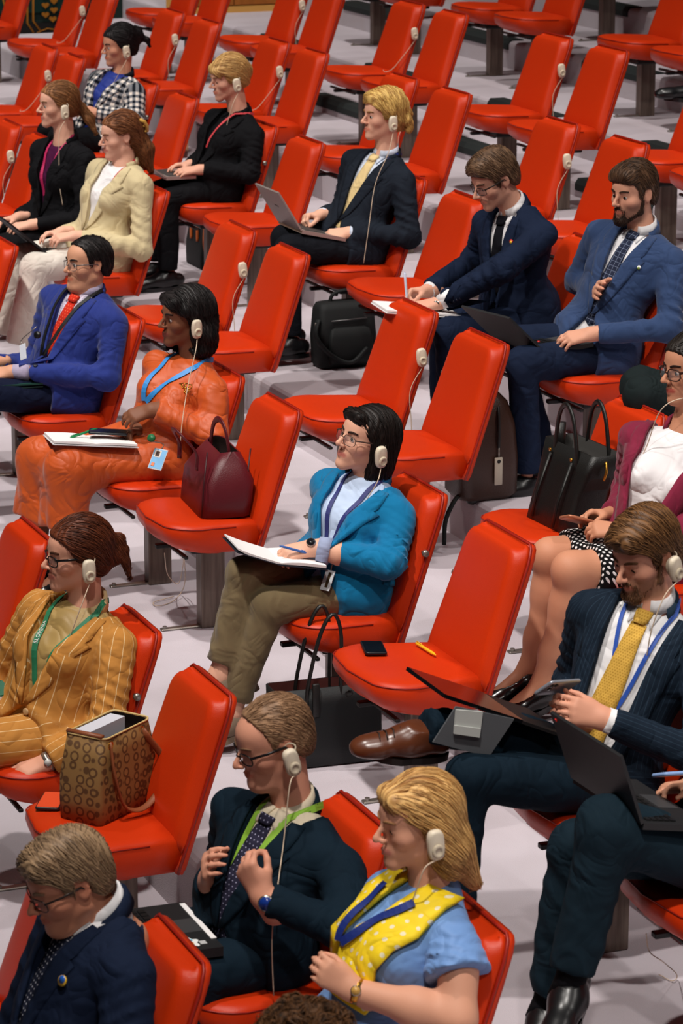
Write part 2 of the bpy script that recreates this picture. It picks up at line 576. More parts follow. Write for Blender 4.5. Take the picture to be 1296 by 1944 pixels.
def chair(row, t, side, label, group='red seats of the audience rows'):
    """side: +1 the seat has its headphone hook on the camera side, -1 on the far side"""
    x = t + 10.0
    o = empty('auditorium_chair', (x, ROWQ[row], ROWZ[row] + SEATH), label, 'chair', group)
    for part in ('seat', 'backrest', 'back_shell', 'bracket', 'post', 'foot_bar', 'hook%d' % side):
        c = bpy.data.objects.new(part.rstrip('-1') if part.startswith('hook') else part, CHM[part])
        link(c, o)
        if part == 'backrest':
            link(bpy.data.objects.new('piping', CHM['piping']), c)
        if part == 'seat':
            link(bpy.data.objects.new('seam', CHM['seam']), c)
    return o
_e = 'empty red leather chair '
CL = [
    (9, -7.04, 1, 'red leather chair at the lower left edge behind the bowed man'),
    (0, -6.386, -1, 'red leather chair the bowed man with the blue and yellow pin leans in'),
    (0, -5.10, 1, 'red leather chair under the curly-haired head at the bottom edge'),
    (1, -9.795, -1, _e + 'cut by the left edge beside the tan pinstripe suit'),
    (1, -8.66, 1, 'red leather chair of the woman in the tan pinstripe suit'),
    (1, -8.005, -1, 'red leather chair with the brown patterned tote bag on its seat'),
    (1, -6.85, 1, 'red leather chair of the man wearing a watch and a lime lanyard'),
    (1, -6.15, -1, 'red leather chair of the blonde woman with the yellow scarf'),
    (2, -14.02, -1, _e + 'at the left edge just in front of the cream blazer'),
    (2, -12.79, 1, 'red leather chair mostly hidden behind the man in the royal blue suit'),
    (2, -12.137, -1, 'red leather chair of the man in the royal blue suit'),
    (2, -10.94, 1, 'red leather chair of the woman in the orange dress'),
    (2, -10.33, -1, 'red leather chair with the burgundy leather tote on its seat'),
    (2, -9.04, 1, 'red leather chair of the woman in the teal blazer'),
    (2, -8.378, -1, 'red leather chair with a black phone and a yellow pen on its seat'),
    (2, -7.08, 1, 'red leather chair under the man with the gold tie'),
    (2, -6.42, -1, 'red leather chair at the right edge under the dark crossed legs'),
    (3, -16.80, 1, _e + 'at the left edge with its headphones hung'),
    (3, -16.21, -1, _e + 'directly left of the ponytailed woman in black'),
    (3, -14.90, 1, 'red leather chair of the ponytailed woman in the black jacket'),
    (3, -14.27, -1, 'red leather chair of the woman in the cream blazer'),
    (3, -13.046, 1, _e + 'with headphones hung, behind the woman in orange'),
    (3, -12.40, -1, _e + 'between the woman in orange and the black briefcase'),
    (3, -11.03, 1, 'red leather chair whose back the writing man uses as a desk'),
    (3, -10.375, -1, _e + 'just behind the head of the woman in teal'),
    (3, -9.12, 1, 'red leather chair with the black tote bag on its seat'),
    (3, -8.46, -1, 'red leather chair of the woman in the maroon blazer'),
    (4, -18.87, 1, _e + 'upper left, with headphones hung above the ponytailed woman'),
    (4, -18.30, -1, _e + 'upper left, just behind the ponytailed woman'),
    (4, -16.90, 1, 'red leather chair of the woman in the checked jacket'),
    (4, -16.22, -1, 'red leather chair with the small brown bag, behind the cream blazer'),
    (4, -14.99, 1, 'red leather chair of the fair-haired woman in black typing'),
    (4, -14.34, -1, _e + 'right behind the open silver laptop'),
    (4, -13.07, 1, 'red leather chair of the young blond man with the silver laptop'),
    (4, -12.415, -1, _e + 'between the young blond man and the man writing'),
    (4, -11.20, 1, 'red leather chair of the man who leans forward writing'),
    (4, -10.55, -1, 'red leather chair of the bearded man in the blue blazer'),
    (4, -9.27, 1, 'red leather chair at the right edge behind the woman in maroon'),
    (5, -22.22, -1, _e + 'in the top left corner, cut by the left edge'),
    (5, -20.876, 1, _e + 'top left, headphones hung before the green tapestry'),
    (5, -20.28, -1, _e + 'top left, directly behind the head of the woman in checks'),
    (5, -18.90, 1, _e + 'with headphones hung, right behind the black hair bun'),
    (5, -18.22, -1, _e + 'between the checked jacket and the fair-haired woman'),
    (5, -17.03, 1, _e + 'with headphones hung, behind the fair-haired woman in black'),
    (5, -16.43, -1, _e + 'behind the shoulder of the fair-haired woman'),
    (5, -15.15, 1, _e + 'mostly hidden by the head of the blond man'),
    (5, -14.475, -1, _e + 'directly right of the head of the young blond man'),
    (5, -13.24, 1, _e + 'with headphones hung, right behind the man writing'),
    (5, -12.535, -1, _e + 'directly left of the head of the bearded man'),
    (5, -11.30, 1, 'red leather chair hidden behind the bearded man in the blue blazer'),
    (6, -20.78, 1, _e + 'at the top edge, second last row, above the black bun'),
    (6, -20.19, -1, _e + 'at the top edge left of the wooden panel'),
    (6, -18.845, 1, _e + 'at the top edge, headphones hung, right of the wooden panel'),
    (6, -18.245, -1, _e + 'at the top edge, above the fair-haired woman in black'),
    (6, -17.02, 1, _e + 'in the upper middle, headphone cord over its seat'),
    (6, -16.40, -1, _e + 'in the upper middle, straight above the blond man'),
    (6, -15.05, 1, _e + 'upper right, headphones hung, above the man writing'),
    (6, -14.394, -1, _e + 'upper right, nearer of the pair above the man writing'),
    (6, -13.225, 1, _e + 'upper right, showing behind the hair of the bearded man'),
    (6, -12.60, -1, _e + 'cut by the right edge above the bearded man'),
    (7, -19.66, 1, _e + 'whose underside shows at the top edge left of centre'),
    (7, -19.05, -1, _e + 'whose underside shows at the top edge near the middle'),
    (7, -17.75, 1, _e + 'in the top row, farther of the pair right of centre'),
    (7, -17.10, -1, _e + 'in the top row, nearer of the pair right of centre'),
    (7, -15.70, 1, _e + 'in the top right corner, farther one of the pair'),
    (7, -15.05, -1, _e + 'in the top right corner, nearer one of the pair'),
    (7, -13.80, 1, 'red leather chair past the right edge above the black shoe'),
    (8, -15.85, -1, _e + 'in the last row, peeping in at the top right edge'),
    (8, -17.9, -1, _e + 'in the last row, peeping in at the top edge'),
]
for _r, _t, _s, _l in CL:
    CHAIRS[(_r, round(_t, 3))] = chair(_r, _t, _s, _l)
# ------------------------------------------------------------------ soft solid modelling (signed distance fields -> mesh)
def smin(a, b, k):
    if k <= 1e-6:
        return np.minimum(a, b)
    h = np.maximum(k - np.abs(a - b), 0.0) / k
    return np.minimum(a, b) - h * h * k * 0.25


_WK = rng.normal(size=(14, 3))
_WP = rng.uniform(0, 6.28, 14)


def wob(P, freq):
    """cheap smooth noise, about -1..1"""
    s = 0.0
    for i in range(6):
        s = s + np.sin((P @ _WK[i]) * freq * (0.7 + 0.15 * i) + _WP[i] + 1.3 * np.sin((P @ _WK[i + 6]) * freq * 0.6 + _WP[i + 6]))
    return s / 3.6


class Field:
    def __init__(s):
        s.ops = []
        s.post = None

    def _add(s, fn, lo, hi, k, op, uv=None):
        s.ops.append((fn, np.asarray(lo, float), np.asarray(hi, float), k, op, uv))
        return s

    def cone(s, a, b, ra, rb, k=0.03, op='u', flat=None, fold=None, cutb=False, cuta=False):
        a = np.asarray(a, float)
        b = np.asarray(b, float)
        ba = b - a
        L = np.linalg.norm(ba) + 1e-9
        ax = ba / L
        e1 = unit(np.cross(ax, [0.3, 0.2, 1.0]))
        e2 = np.cross(ax, e1)
        rm = max(ra, rb) * (flat[1] if flat else 1.0) + (fold[0] * 2 if fold else 0)

        def fn(P):
            d = P - a
            if flat:
                w, q = flat[0], flat[1]
                d = d - np.multiply.outer(d @ w, w) * (1 - 1 / q)
                bb = ba - w * (ba @ w) * (1 - 1 / q)
            else:
                bb = ba
            t0 = (d @ bb) / (bb @ bb)
            t = np.clip(t0, 0, 1)
            rad = d - t[..., None] * bb
            r = ra + (rb - ra) * t
            if fold:
                th = np.arctan2(rad @ e2, rad @ e1)
                A, n, tw, ph = fold[:4]
                win = fold[4](t) if len(fold) > 4 else 1.0
                wv = np.sin(n * 4.2 * t + tw * np.sin(th + ph) * 1.8 + ph * 3 + 1.6 * wob(P, 11.0) + 0.5 * np.sin(2 * th + ph))
                r = r + A * win * (0.9 - 1.6 * np.abs(wv)) * (0.6 + 0.4 * np.sin(th * 1.0 + ph * 2))
            D = np.sqrt((rad * rad).sum(-1)) - r
            if cutb:
                D = np.maximum(D, (t0 - 1) * L)
            if cuta:
                D = np.maximum(D, -t0 * L)
            return D

        def uv(P):
            d = P - a
            t = np.clip((d @ ba) / (L * L), 0, 1)
            rad = d - t[..., None] * ba
            th = np.arctan2(rad @ e2, rad @ e1)
            return np.stack([th * 0.5 * (ra + rb) * (flat[1] if flat else 1), t * L], -1)
        return s._add(fn, np.minimum(a, b) - rm, np.maximum(a, b) + rm, k, op, uv)

    def ell(s, c, r, ax=None, k=0.03, op='u'):
        c = np.asarray(c, float)
        r = np.asarray(r, float)
        A = np.eye(3) if ax is None else np.asarray(ax, float)   # rows = axes

        def fn(P):
            q = (P - c) @ A.T
            k0 = np.sqrt(((q / r) ** 2).sum(-1))
            k1 = np.sqrt(((q / (r * r)) ** 2).sum(-1)) + 1e-9
            return k0 * (k0 - 1.0) / k1

        def uv(P):
            q = (P - c) @ A.T
            return np.stack([np.arctan2(q[..., 0], -q[..., 1]) * 0.5 * (r[0] + r[1]), q[..., 2]], -1)
        m = (np.abs(A) * r[:, None]).sum(0)
        return s._add(fn, c - m, c + m, k, op, uv)

    def box(s, c, h, ax=None, rd=0.01, k=0.01, op='u'):
        c = np.asarray(c, float)
        h = np.asarray(h, float)
        A = np.eye(3) if ax is None else np.asarray(ax, float)

        def fn(P):
            q = np.abs((P - c) @ A.T) - (h - rd)
            return np.sqrt((np.maximum(q, 0) ** 2).sum(-1)) + np.minimum(q.max(-1), 0) - rd
        m = (np.abs(A) * h[:, None]).sum(0)
        return s._add(fn, c - m, c + m, k, op)

    def fun(s, fn, lo, hi, k=0.0, op='s'):
        return s._add(fn, lo, hi, k, op)

    def __call__(s, P):
        P = np.asarray(P, float)
        if P.ndim > 2 or len(P) > 200:
            sh = P.shape[:-1]
            P = P.reshape(-1, 3)
            D = np.full(len(P), 9.0)
            for fn, lo, hi, k, op, uv in s.ops:
                m = np.flatnonzero(((P > lo - (k + 0.03)) & (P < hi + (k + 0.03))).all(1))
                if not len(m):
                    continue
                d = fn(P[m])
                if op == 'u':
                    D[m] = smin(D[m], d, k)
                elif op == 's':
                    D[m] = -smin(-D[m], d, k)
                else:
                    D[m] = -smin(-D[m], -d, k)
            if s.post:
                D = D + s.post(P)
            return D.reshape(sh)
        D = np.full(P.shape[:-1], 9.0)
        for fn, lo, hi, k, op, uv in s.ops:
            d = fn(P)
            if op == 'u':
                D = smin(D, d, k)
            elif op == 's':
                D = -smin(-D, d, k)
            else:
                D = -smin(-D, -d, k)
        if s.post:
            D = D + s.post(P)
        return D

    def bounds(s):
        lo = np.min([o[1] for o in s.ops if o[4] == 'u'], 0)
        hi = np.max([o[2] for o in s.ops if o[4] == 'u'], 0)
        return lo, hi

    def grid(s, h, lo=None, hi=None):
        l, u = s.bounds()
        lo = l - 2.5 * h if lo is None else np.asarray(lo, float)
        hi = u + 2.5 * h if hi is None else np.asarray(hi, float)
        n = np.ceil((hi - lo) / h).astype(int) + 1
        D = np.full(n, 9.0)
        axs = [lo[i] + h * np.arange(n[i]) for i in range(3)]
        for fn, a, b, k, op, uv in s.ops:
            pad = k + 3 * h
            i0 = np.clip(np.floor((a - pad - lo) / h).astype(int), 0, n)
            i1 = np.clip(np.ceil((b + pad - lo) / h).astype(int) + 1, 0, n)
            if (i1 <= i0).any():
                continue
            sl = tuple(slice(i0[i], i1[i]) for i in range(3))
            P = np.stack(np.meshgrid(*[axs[i][sl[i]] for i in range(3)], indexing='ij'), -1)
            d = fn(P)
            if op == 'u':
                D[sl] = smin(D[sl], d, k)
            elif op == 's':
                D[sl] = -smin(-D[sl], d, k)
            else:
                D[sl] = -smin(-D[sl], -d, k)
        if s.post:
            near = np.abs(D) < 4 * h
            idx = np.argwhere(near)
            D[near] += s.post(lo + idx * h)
        return D, lo

    def mesh(s, h, relax=1, lo=None, hi=None):
        D, o = s.grid(h, lo, hi)
        V, F = nets(D, o, h)
        for _ in range(relax):
            V = smooth_v(V, F, 0.5)
        return V, F


def nets(D, lo, h):
    S = D < 0
    n = np.array(D.shape)
    cs = [(i, j, k) for i in (0, 1) for j in (0, 1) for k in (0, 1)]
    cnt = sum(S[i:n[0] - 1 + i, j:n[1] - 1 + j, k:n[2] - 1 + k].astype(np.int8) for i, j, k in cs)
    act = (cnt > 0) & (cnt < 8)
    idx = np.argwhere(act)
    vals = np.stack([D[idx[:, 0] + i, idx[:, 1] + j, idx[:, 2] + k] for i, j, k in cs], 1)
    acc = np.zeros((len(idx), 3))
    num = np.zeros(len(idx))
    C = np.array(cs, float)
    for a in range(8):
        for b in range(a + 1, 8):
            if np.abs(C[a] - C[b]).sum() != 1:
                continue
            va, vb = vals[:, a], vals[:, b]
            m = (va < 0) != (vb < 0)
            t = np.where(m, va / np.where(m, va - vb, 1.0), 0)
            acc += np.where(m[:, None], C[a] + t[:, None] * (C[b] - C[a]), 0)
            num += m
    V = lo + (idx + acc / num[:, None]) * h
    vid = np.full(act.shape, -1, np.int64)
    vid[act] = np.arange(len(idx))
    F = []
    for ax in range(3):
        u, v = (ax + 1) % 3, (ax + 2) % 3
        s0 = [slice(None)] * 3
        s1 = [slice(None)] * 3
        s0[ax] = slice(0, n[ax] - 1)
        s1[ax] = slice(1, n[ax])
        ch = S[tuple(s0)] != S[tuple(s1)]
        e = np.argwhere(ch)
        ok = (e[:, u] > 0) & (e[:, v] > 0) & (e[:, u] < n[u] - 1) & (e[:, v] < n[v] - 1)
        e = e[ok]
        inside = S[e[:, 0], e[:, 1], e[:, 2]]

        def cell(du, dv):
            q = e.copy()
            q[:, u] -= du
            q[:, v] -= dv
            return vid[q[:, 0], q[:, 1], q[:, 2]]
        f = np.stack([cell(1, 1), cell(0, 1), cell(0, 0), cell(1, 0)], 1)
        f[~inside] = f[~inside][:, ::-1]
        F.append(f)
    F = np.concatenate(F)
    F = F[(F >= 0).all(1)]
    return V, F


def smooth_v(V, F, w):
    acc = np.zeros_like(V)
    num = np.zeros(len(V))
    for i in range(4):
        a, b = F[:, i], F[:, (i + 1) % 4]
        np.add.at(acc, a, V[b])
        np.add.at(acc, b, V[a])
        np.add.at(num, a, 1)
        np.add.at(num, b, 1)
    return V + w * (acc / np.maximum(num, 1)[:, None] - V)


def merge(parts):
    Vs, Fs, n = [], [], 0
    for V, F in parts:
        Vs.append(V)
        Fs.append(F + n)
        n += len(V)
    return np.concatenate(Vs), np.concatenate(Fs)


def set_col(me, C, name='Col'):
    a = me.color_attributes.new(name, 'FLOAT_COLOR', 'POINT')
    C = np.concatenate([C, np.ones((len(C), 1))], 1).astype(np.float32)
    a.data.foreach_set('color', C.ravel())


def set_uv(me, field, V):
    """garment coordinates of the nearest limb/torso solid: around, along"""
    best = np.full(len(V), 9.0)
    UV = np.zeros((len(V), 2))
    for fn, lo, hi, k, op, uv in field.ops:
        if op != 'u' or uv is None:
            continue
        d = fn(V)
        m = d < best
        if m.any():
            UV[m] = uv(V[m])
            best[m] = d[m]
    a = me.attributes.new('cloth', 'FLOAT_VECTOR', 'POINT')
    a.data.foreach_set('vector', np.concatenate([UV, np.zeros((len(V), 1))], 1).astype(np.float32).ravel())


def project(field, P, d, far=0.5, off=0.0):
    """drop points onto a soft solid, travelling along d"""
    P = np.array(P, float)
    d = np.asarray(d, float)
    t = np.zeros(len(P))
    bt, bd = t.copy(), np.full(len(P), 9.0)
    for _ in range(48):
        D = field(P + t[:, None] * d)
        m = np.abs(D) < bd
        bt[m], bd[m] = t[m], np.abs(D)[m]
        t = np.minimum(t + np.clip(D * 0.8, -0.01, 0.04), far)
    Q = P + bt[:, None] * d
    e = 0.004
    g = np.stack([field(Q + e * a) - field(Q - e * a) for a in np.eye(3)], 1)
    g /= np.linalg.norm(g, axis=1)[:, None] + 1e-9
    return Q + g * off, g


def ribbon(pts, nor, w, th=0.0016, taper=None):
    """a flat band along pts lying on normals nor"""
    P = np.asarray(pts, float)
    N = np.asarray(nor, float)
    n = len(P)
    W = (np.full(n, w) if np.isscalar(w) else np.asarray(w, float)) * 0.5
    T = np.gradient(P, axis=0)
    T /= np.linalg.norm(T, axis=1)[:, None] + 1e-9
    S = np.cross(T, N)
    S /= np.linalg.norm(S, axis=1)[:, None] + 1e-9
    rings = []
    for i in range(n):
        a = P[i] + S[i] * W[i]
        b = P[i] - S[i] * W[i]
        rings.append([a, b, b + N[i] * th, (a + b) / 2 + N[i] * th * 1.1, a + N[i] * th])
    return MB().loft(rings)
# ------------------------------------------------------------------ heads and hands
def rot(ax, deg):
    return np.array(Matrix.Rotation(math.radians(deg), 3, ax))


def head_axes(yaw, pitch, roll):
    """columns left, forward, up of a head; yaw + turns to the person's left, pitch + looks up, roll + tilts to the left"""
    # base: left = +x, forward = -y, up = +z
    R = rot('Z', yaw) @ rot('X', -pitch) @ rot('Y', roll)
    return np.stack([R @ [1, 0, 0], R @ [0, -1, 0], R @ [0, 0, 1]], 1)


class Head:
    """soft solid of a head in head space (l, f, u), metres; origin midway between the ears at eye height"""
    def __init__(s, female=False, fat=0.0, nose=1.0, jaw=1.0, chin=0.0, eyes='open', brow=0.0, lips=1.0):
        f = Field()
        g = -0.004 if female else 0.0
        f.ell((0, -0.014, 0.033), (0.076 + fat * 0.3, 0.096, 0.084), k=0.02)
        f.ell((0, 0.030, -0.026), (0.056 + g + fat, 0.062 + fat * 0.4, 0.080), k=0.035)
        f.ell((0, 0.045, 0.045), (0.058, 0.050, 0.045), k=0.03)
        for sx in (1, -1):
            f.cone((sx * (0.049 + g + fat) * jaw, 0.0, -0.056), (sx * 0.012, 0.074 + chin, -0.099), 0.015, 0.014, k=0.03)
            f.ell((sx * (0.040 + fat * 0.5), 0.058, -0.022), (0.024, 0.024, 0.022), k=0.025)
        f.ell((0, 0.082 + chin, -0.098), (0.018, 0.015, 0.015), k=0.022)
        if fat > 0.004:
            f.ell((0, 0.045, -0.105), (0.045, 0.05, 0.025), k=0.03)
        f.cone((-0.030, 0.081 + brow, 0.019), (0.030, 0.081 + brow, 0.019), 0.010, 0.010, k=0.018)
        # eye sockets
        for sx in (1, -1):
            f.ell((sx * 0.030, 0.104, 0.003), (0.017, 0.018, 0.011), k=0.014, op='s')
        # nose
        nl = 0.113 + 0.011 * nose
        f.cone((0, 0.089, 0.016), (0, nl - 0.006, -0.016), 0.0072, 0.0080, k=0.010)
        f.ell((0, nl - 0.003, -0.025), (0.010, 0.011, 0.009), k=0.008)
        for sx in (1, -1):
            f.ell((sx * 0.0115, nl - 0.018, -0.029), (0.0075, 0.011, 0.0075), k=0.006)
        # mouth
        f.ell((0, 0.078, -0.062), (0.030, 0.020, 0.020), k=0.02)
        for sx in (1, -1):
            f.cone((0, 0.1025, -0.0550), (sx * 0.022, 0.088, -0.060), 0.0054 * lips, 0.003, k=0.004)
            f.cone((0, 0.1000, -0.0670), (sx * 0.019, 0.089, -0.0625), 0.0066 * lips, 0.003, k=0.004)
        f.cone((-0.022, 0.091, -0.0612), (0, 0.110, -0.0608), 0.0012, 0.0016, k=0.003, op='s')
        f.cone((0, 0.110, -0.0608), (0.022, 0.091, -0.0612), 0.0016, 0.0012, k=0.003, op='s')
        # lids over the eyeballs
        for sx in (1, -1):
            c = np.array([sx * 0.030, 0.0775, 0.003])
            if eyes == 'open':
                f.fun(lambda P, c=c: np.maximum(np.linalg.norm(P - c, axis=-1) - 0.0142, 0.0022 - (P - c)[..., 2] - 0.12 * (P - c)[..., 1]), c - 0.015, c + 0.015, 0.003, 'u')
                f.fun(lambda P, c=c: np.maximum(np.linalg.norm(P - c, axis=-1) - 0.0138, (P - c)[..., 2] + 0.0052), c - 0.015, c + 0.015, 0.003, 'u')
            else:
                f.fun(lambda P, c=c: np.maximum(np.linalg.norm(P - c, axis=-1) - 0.0142, -0.004 - (P - c)[..., 2]), c - 0.015, c + 0.015, 0.003, 'u')
                f.fun(lambda P, c=c: np.maximum(np.linalg.norm(P - c, axis=-1) - 0.0136, (P - c)[..., 2] + 0.0052), c - 0.015, c + 0.015, 0.003, 'u')
        # ears
        for sx in (1, -1):
            A = np.array([[1, 0.25 * sx, 0], [-0.25 * sx, 1, 0.22], [0, -0.22, 1]], float)
            A /= np.linalg.norm(A, axis=1)[:, None]
            f.ell((sx * 0.0765, -0.008, -0.002), (0.007, 0.0185, 0.031), A, k=0.006)
            f.ell((sx * 0.0840, -0.004, -0.002), (0.006, 0.0105, 0.020), A, k=0.004, op='s')
        s.f = f
        s.eyes = eyes
        s.fat = fat

    def neck(s, base, r):
        """base in head space"""
        b = np.asarray(base, float)
        s.f.cone((0, -0.022, -0.055), b, r * 0.97, r * 1.08, k=0.03)
        s.f.cone(b, b + (b - [0, -0.02, -0.05]) * 0.6, r * 1.08, r * 1.3, k=0.02)


def hand_field(fld, o, d, n, side, curl=(20, 25, 15), spread=4.0, thumb=(35, 20, 15), hs=1.0, fcurl=None, k=0.004):
    """a hand: o wrist, d towards the fingers, n out of the back of the hand, side +1 left hand -1 right.
    curl = degrees at the three joints, thumb = (out, across palm, bend)"""
    d = unit(d)
    n = np.asarray(n, float)
    n = unit(n - d * (n @ d))
    # thumb side of a left hand with back up, fingers forward: towards the person's right
    tside = np.cross(n, d) * (-1 if side > 0 else 1)
    o = np.asarray(o, float)

    def pt(a, b, c):
        return o + hs * (a * d + b * tside + c * n)
    mc = [(0.092, 0.029, 0.0), (0.096, 0.009, 0.002), (0.091, -0.011, 0.001), (0.083, -0.029, -0.002)]
    ln = [0.070, 0.078, 0.072, 0.056]
    fr = [0.0090, 0.0092, 0.0087, 0.0077]
    fld.cone(o - d * 0.05 * hs, pt(0.012, 0, 0), 0.026 * hs, 0.024 * hs, k=0.02, flat=(tside, 1.15))
    for i, (a, b, c) in enumerate(mc):
        fld.cone(pt(0.010, b * 0.55, 0), pt(a, b, c), 0.014 * hs, 0.0115 * hs, k=0.016)
    fld.ell(pt(0.045, 0.026, -0.008), (0.03 * hs, 0.016 * hs, 0.013 * hs), np.stack([unit(d + 0.5 * tside), unit(tside - 0.5 * d), n]), k=0.012)
    tips = []
    for i, (a, b, c) in enumerate(mc):
        cc = fcurl[i] if fcurl else curl
        ang = 0.0
        sp = math.radians(spread * (1.5 - i))
        dd = unit(d * math.cos(sp) + tside * math.sin(sp))
        p = pt(a, b, c)
        r = fr[i] * hs
        for j, fl in enumerate((0.45, 0.31, 0.24)):
            ang += math.radians(cc[j])
            q = p + ln[i] * fl * hs * (dd * math.cos(ang) - n * math.sin(ang))
            r2 = r * (0.93 if j < 2 else 0.82)
            fld.cone(p, q, r, r2, k=k if j else 0.007)
            p, r = q, r2
        tips.append(p)
    a1, a2, a3 = [math.radians(x) for x in thumb]
    td = unit(d * math.cos(a1) + tside * math.sin(a1) - n * math.sin(a2))
    p0 = pt(0.024, 0.022, -0.006)
    p1 = p0 + td * 0.040 * hs
    fld.cone(p0, p1, 0.0145 * hs, 0.0115 * hs, k=0.012)
    t2 = unit(td * math.cos(a3) + d * math.sin(a3) * 0.8 - n * math.sin(a3) * 0.3 - tside * math.sin(a3) * 0.4)
    p2 = p1 + t2 * 0.032 * hs
    fld.cone(p1, p2, 0.0108 * hs, 0.0098 * hs, k=0.005)
    p3 = p2 + unit(t2 * math.cos(a3 * 0.7) - tside * math.sin(a3 * 0.7)) * 0.026 * hs
    fld.cone(p2, p3, 0.0098 * hs, 0.0075 * hs, k=0.004)
    return tips, p3, tside, n, d
# ------------------------------------------------------------------ people
def lerp(a, b, t):
    return np.asarray(a, float) * (1 - t) + np.asarray(b, float) * t


def fabric(name, rgb, rough=0.85, weave=900, bump=0.15, sheen=None, rgb2=None, spec=0.2):
    dark = sum(rgb) < 200
    sheen = (0.0 if dark else 0.12) if sheen is None else sheen
    spec = 0.1 if dark else spec
    new = name not in MATS
    m = mat(name, rgb, rough, spec, bump=(weave, bump, 2), sheen=sheen, vary=(9, 0.35, rgb2) if rgb2 else None)
    return creases(m) if new else m


def creases(m, strength=0.55, scale=9.0):
    """soft creases of worn cloth, added under the weave"""
    nt = m.node_tree
    b = nt.nodes['Principled BSDF']
    old = b.inputs['Normal'].links[0].from_node
    tc = nt.nodes.new('ShaderNodeTexCoord')
    n = nt.nodes.new('ShaderNodeTexNoise')
    n.inputs['Scale'].default_value = scale
    n.inputs['Detail'].default_value = 2.0
    n.inputs['Roughness'].default_value = 0.45
    n.inputs['Distortion'].default_value = 0.9
    nt.links.new(tc.outputs['Object'], n.inputs['Vector'])
    sb = nt.nodes.new('ShaderNodeMath')
    sb.operation = 'SUBTRACT'
    sb.inputs[1].default_value = 0.5
    nt.links.new(n.outputs['Fac'], sb.inputs[0])
    ab = nt.nodes.new('ShaderNodeMath')
    ab.operation = 'ABSOLUTE'
    nt.links.new(sb.outputs[0], ab.inputs[0])
    bp = nt.nodes.new('ShaderNodeBump')
    bp.inputs['Strength'].default_value = strength
    bp.inputs['Distance'].default_value = 0.045
    nt.links.new(ab.outputs[0], bp.inputs['Height'])
    nt.links.new(bp.outputs['Normal'], old.inputs['Normal'])
    return m


def patterned(name, rgb, kind, rgb2, sc=0.03, w=0.12, rough=0.85, rgb3=None, shift=0.0):
    """woven or printed pattern in garment coordinates"""
    if name in MATS:
        return MATS[name]
    m = mat(name, rgb, rough, 0.15, bump=(900, 0.12, 2))
    nt = m.node_tree
    b = nt.nodes['Principled BSDF']
    at = nt.nodes.new('ShaderNodeAttribute')
    at.attribute_name = 'cloth'
    sp = nt.nodes.new('ShaderNodeSeparateXYZ')
    nt.links.new(at.outputs['Vector'], sp.inputs[0])

    def mth(op, a, bb=None):
        n = nt.nodes.new('ShaderNodeMath')
        n.operation = op
        for i, v in enumerate((a, bb)):
            if v is None:
                continue
            if isinstance(v, (int, float)):
                n.inputs[i].default_value = v
            else:
                nt.links.new(v, n.inputs[i])
        return n.outputs[0]

    def mixc(f, a, c):
        n = nt.nodes.new('ShaderNodeMix')
        n.data_type = 'RGBA'
        nt.links.new(f, n.inputs['Factor'])
        for k, v in (('A', a), ('B', c)):
            if isinstance(v, tuple):
                n.inputs[k].default_value = srgb(*v) + (1,)
            else:
                nt.links.new(v, n.inputs[k])
        return n.outputs['Result']
    u = mth('FRACT', mth('ADD', mth('DIVIDE', sp.outputs[0], sc), 50 + shift))
    v = mth('FRACT', mth('ADD', mth('DIVIDE', sp.outputs[1], sc), 50))
    if kind == 'stripes':
        out = mixc(mth('LESS_THAN', u, w), rgb, rgb2)
    elif kind == 'grid':
        out = mixc(mth('MAXIMUM', mth('LESS_THAN', u, w), mth('LESS_THAN', v, w)), rgb, rgb2)
    elif kind == 'checks':
        a, c = mth('LESS_THAN', u, 0.5), mth('LESS_THAN', v, 0.5)
        out = mixc(mth('MULTIPLY', a, c), mixc(mth('MAXIMUM', a, c), rgb, rgb3), rgb2)
    else:
        row = mth('FLOOR', mth('ADD', mth('DIVIDE', sp.outputs[1], sc), 50))
        off = mth('MULTIPLY', mth('MODULO', row, 2.0), 0.5)
        u = mth('FRACT', mth('ADD', mth('ADD', mth('DIVIDE', sp.outputs[0], sc), 50), off))
        du, dv = mth('SUBTRACT', u, 0.5), mth('SUBTRACT', v, 0.5)
        d = mth('SQRT', mth('ADD', mth('MULTIPLY', du, du), mth('MULTIPLY', dv, dv)))
        out = mixc(mth('LESS_THAN', d, w), rgb, rgb2)
    nt.links.new(out, b.inputs['Base Color'])
    return creases(m)


EYEW = mat('eye_white', (205, 196, 190), 0.3, 0.5)
SKIN = mat('skin', (200, 150, 125), 0.55, 0.25, attr='Col', bump=(420, 0.05, 2))


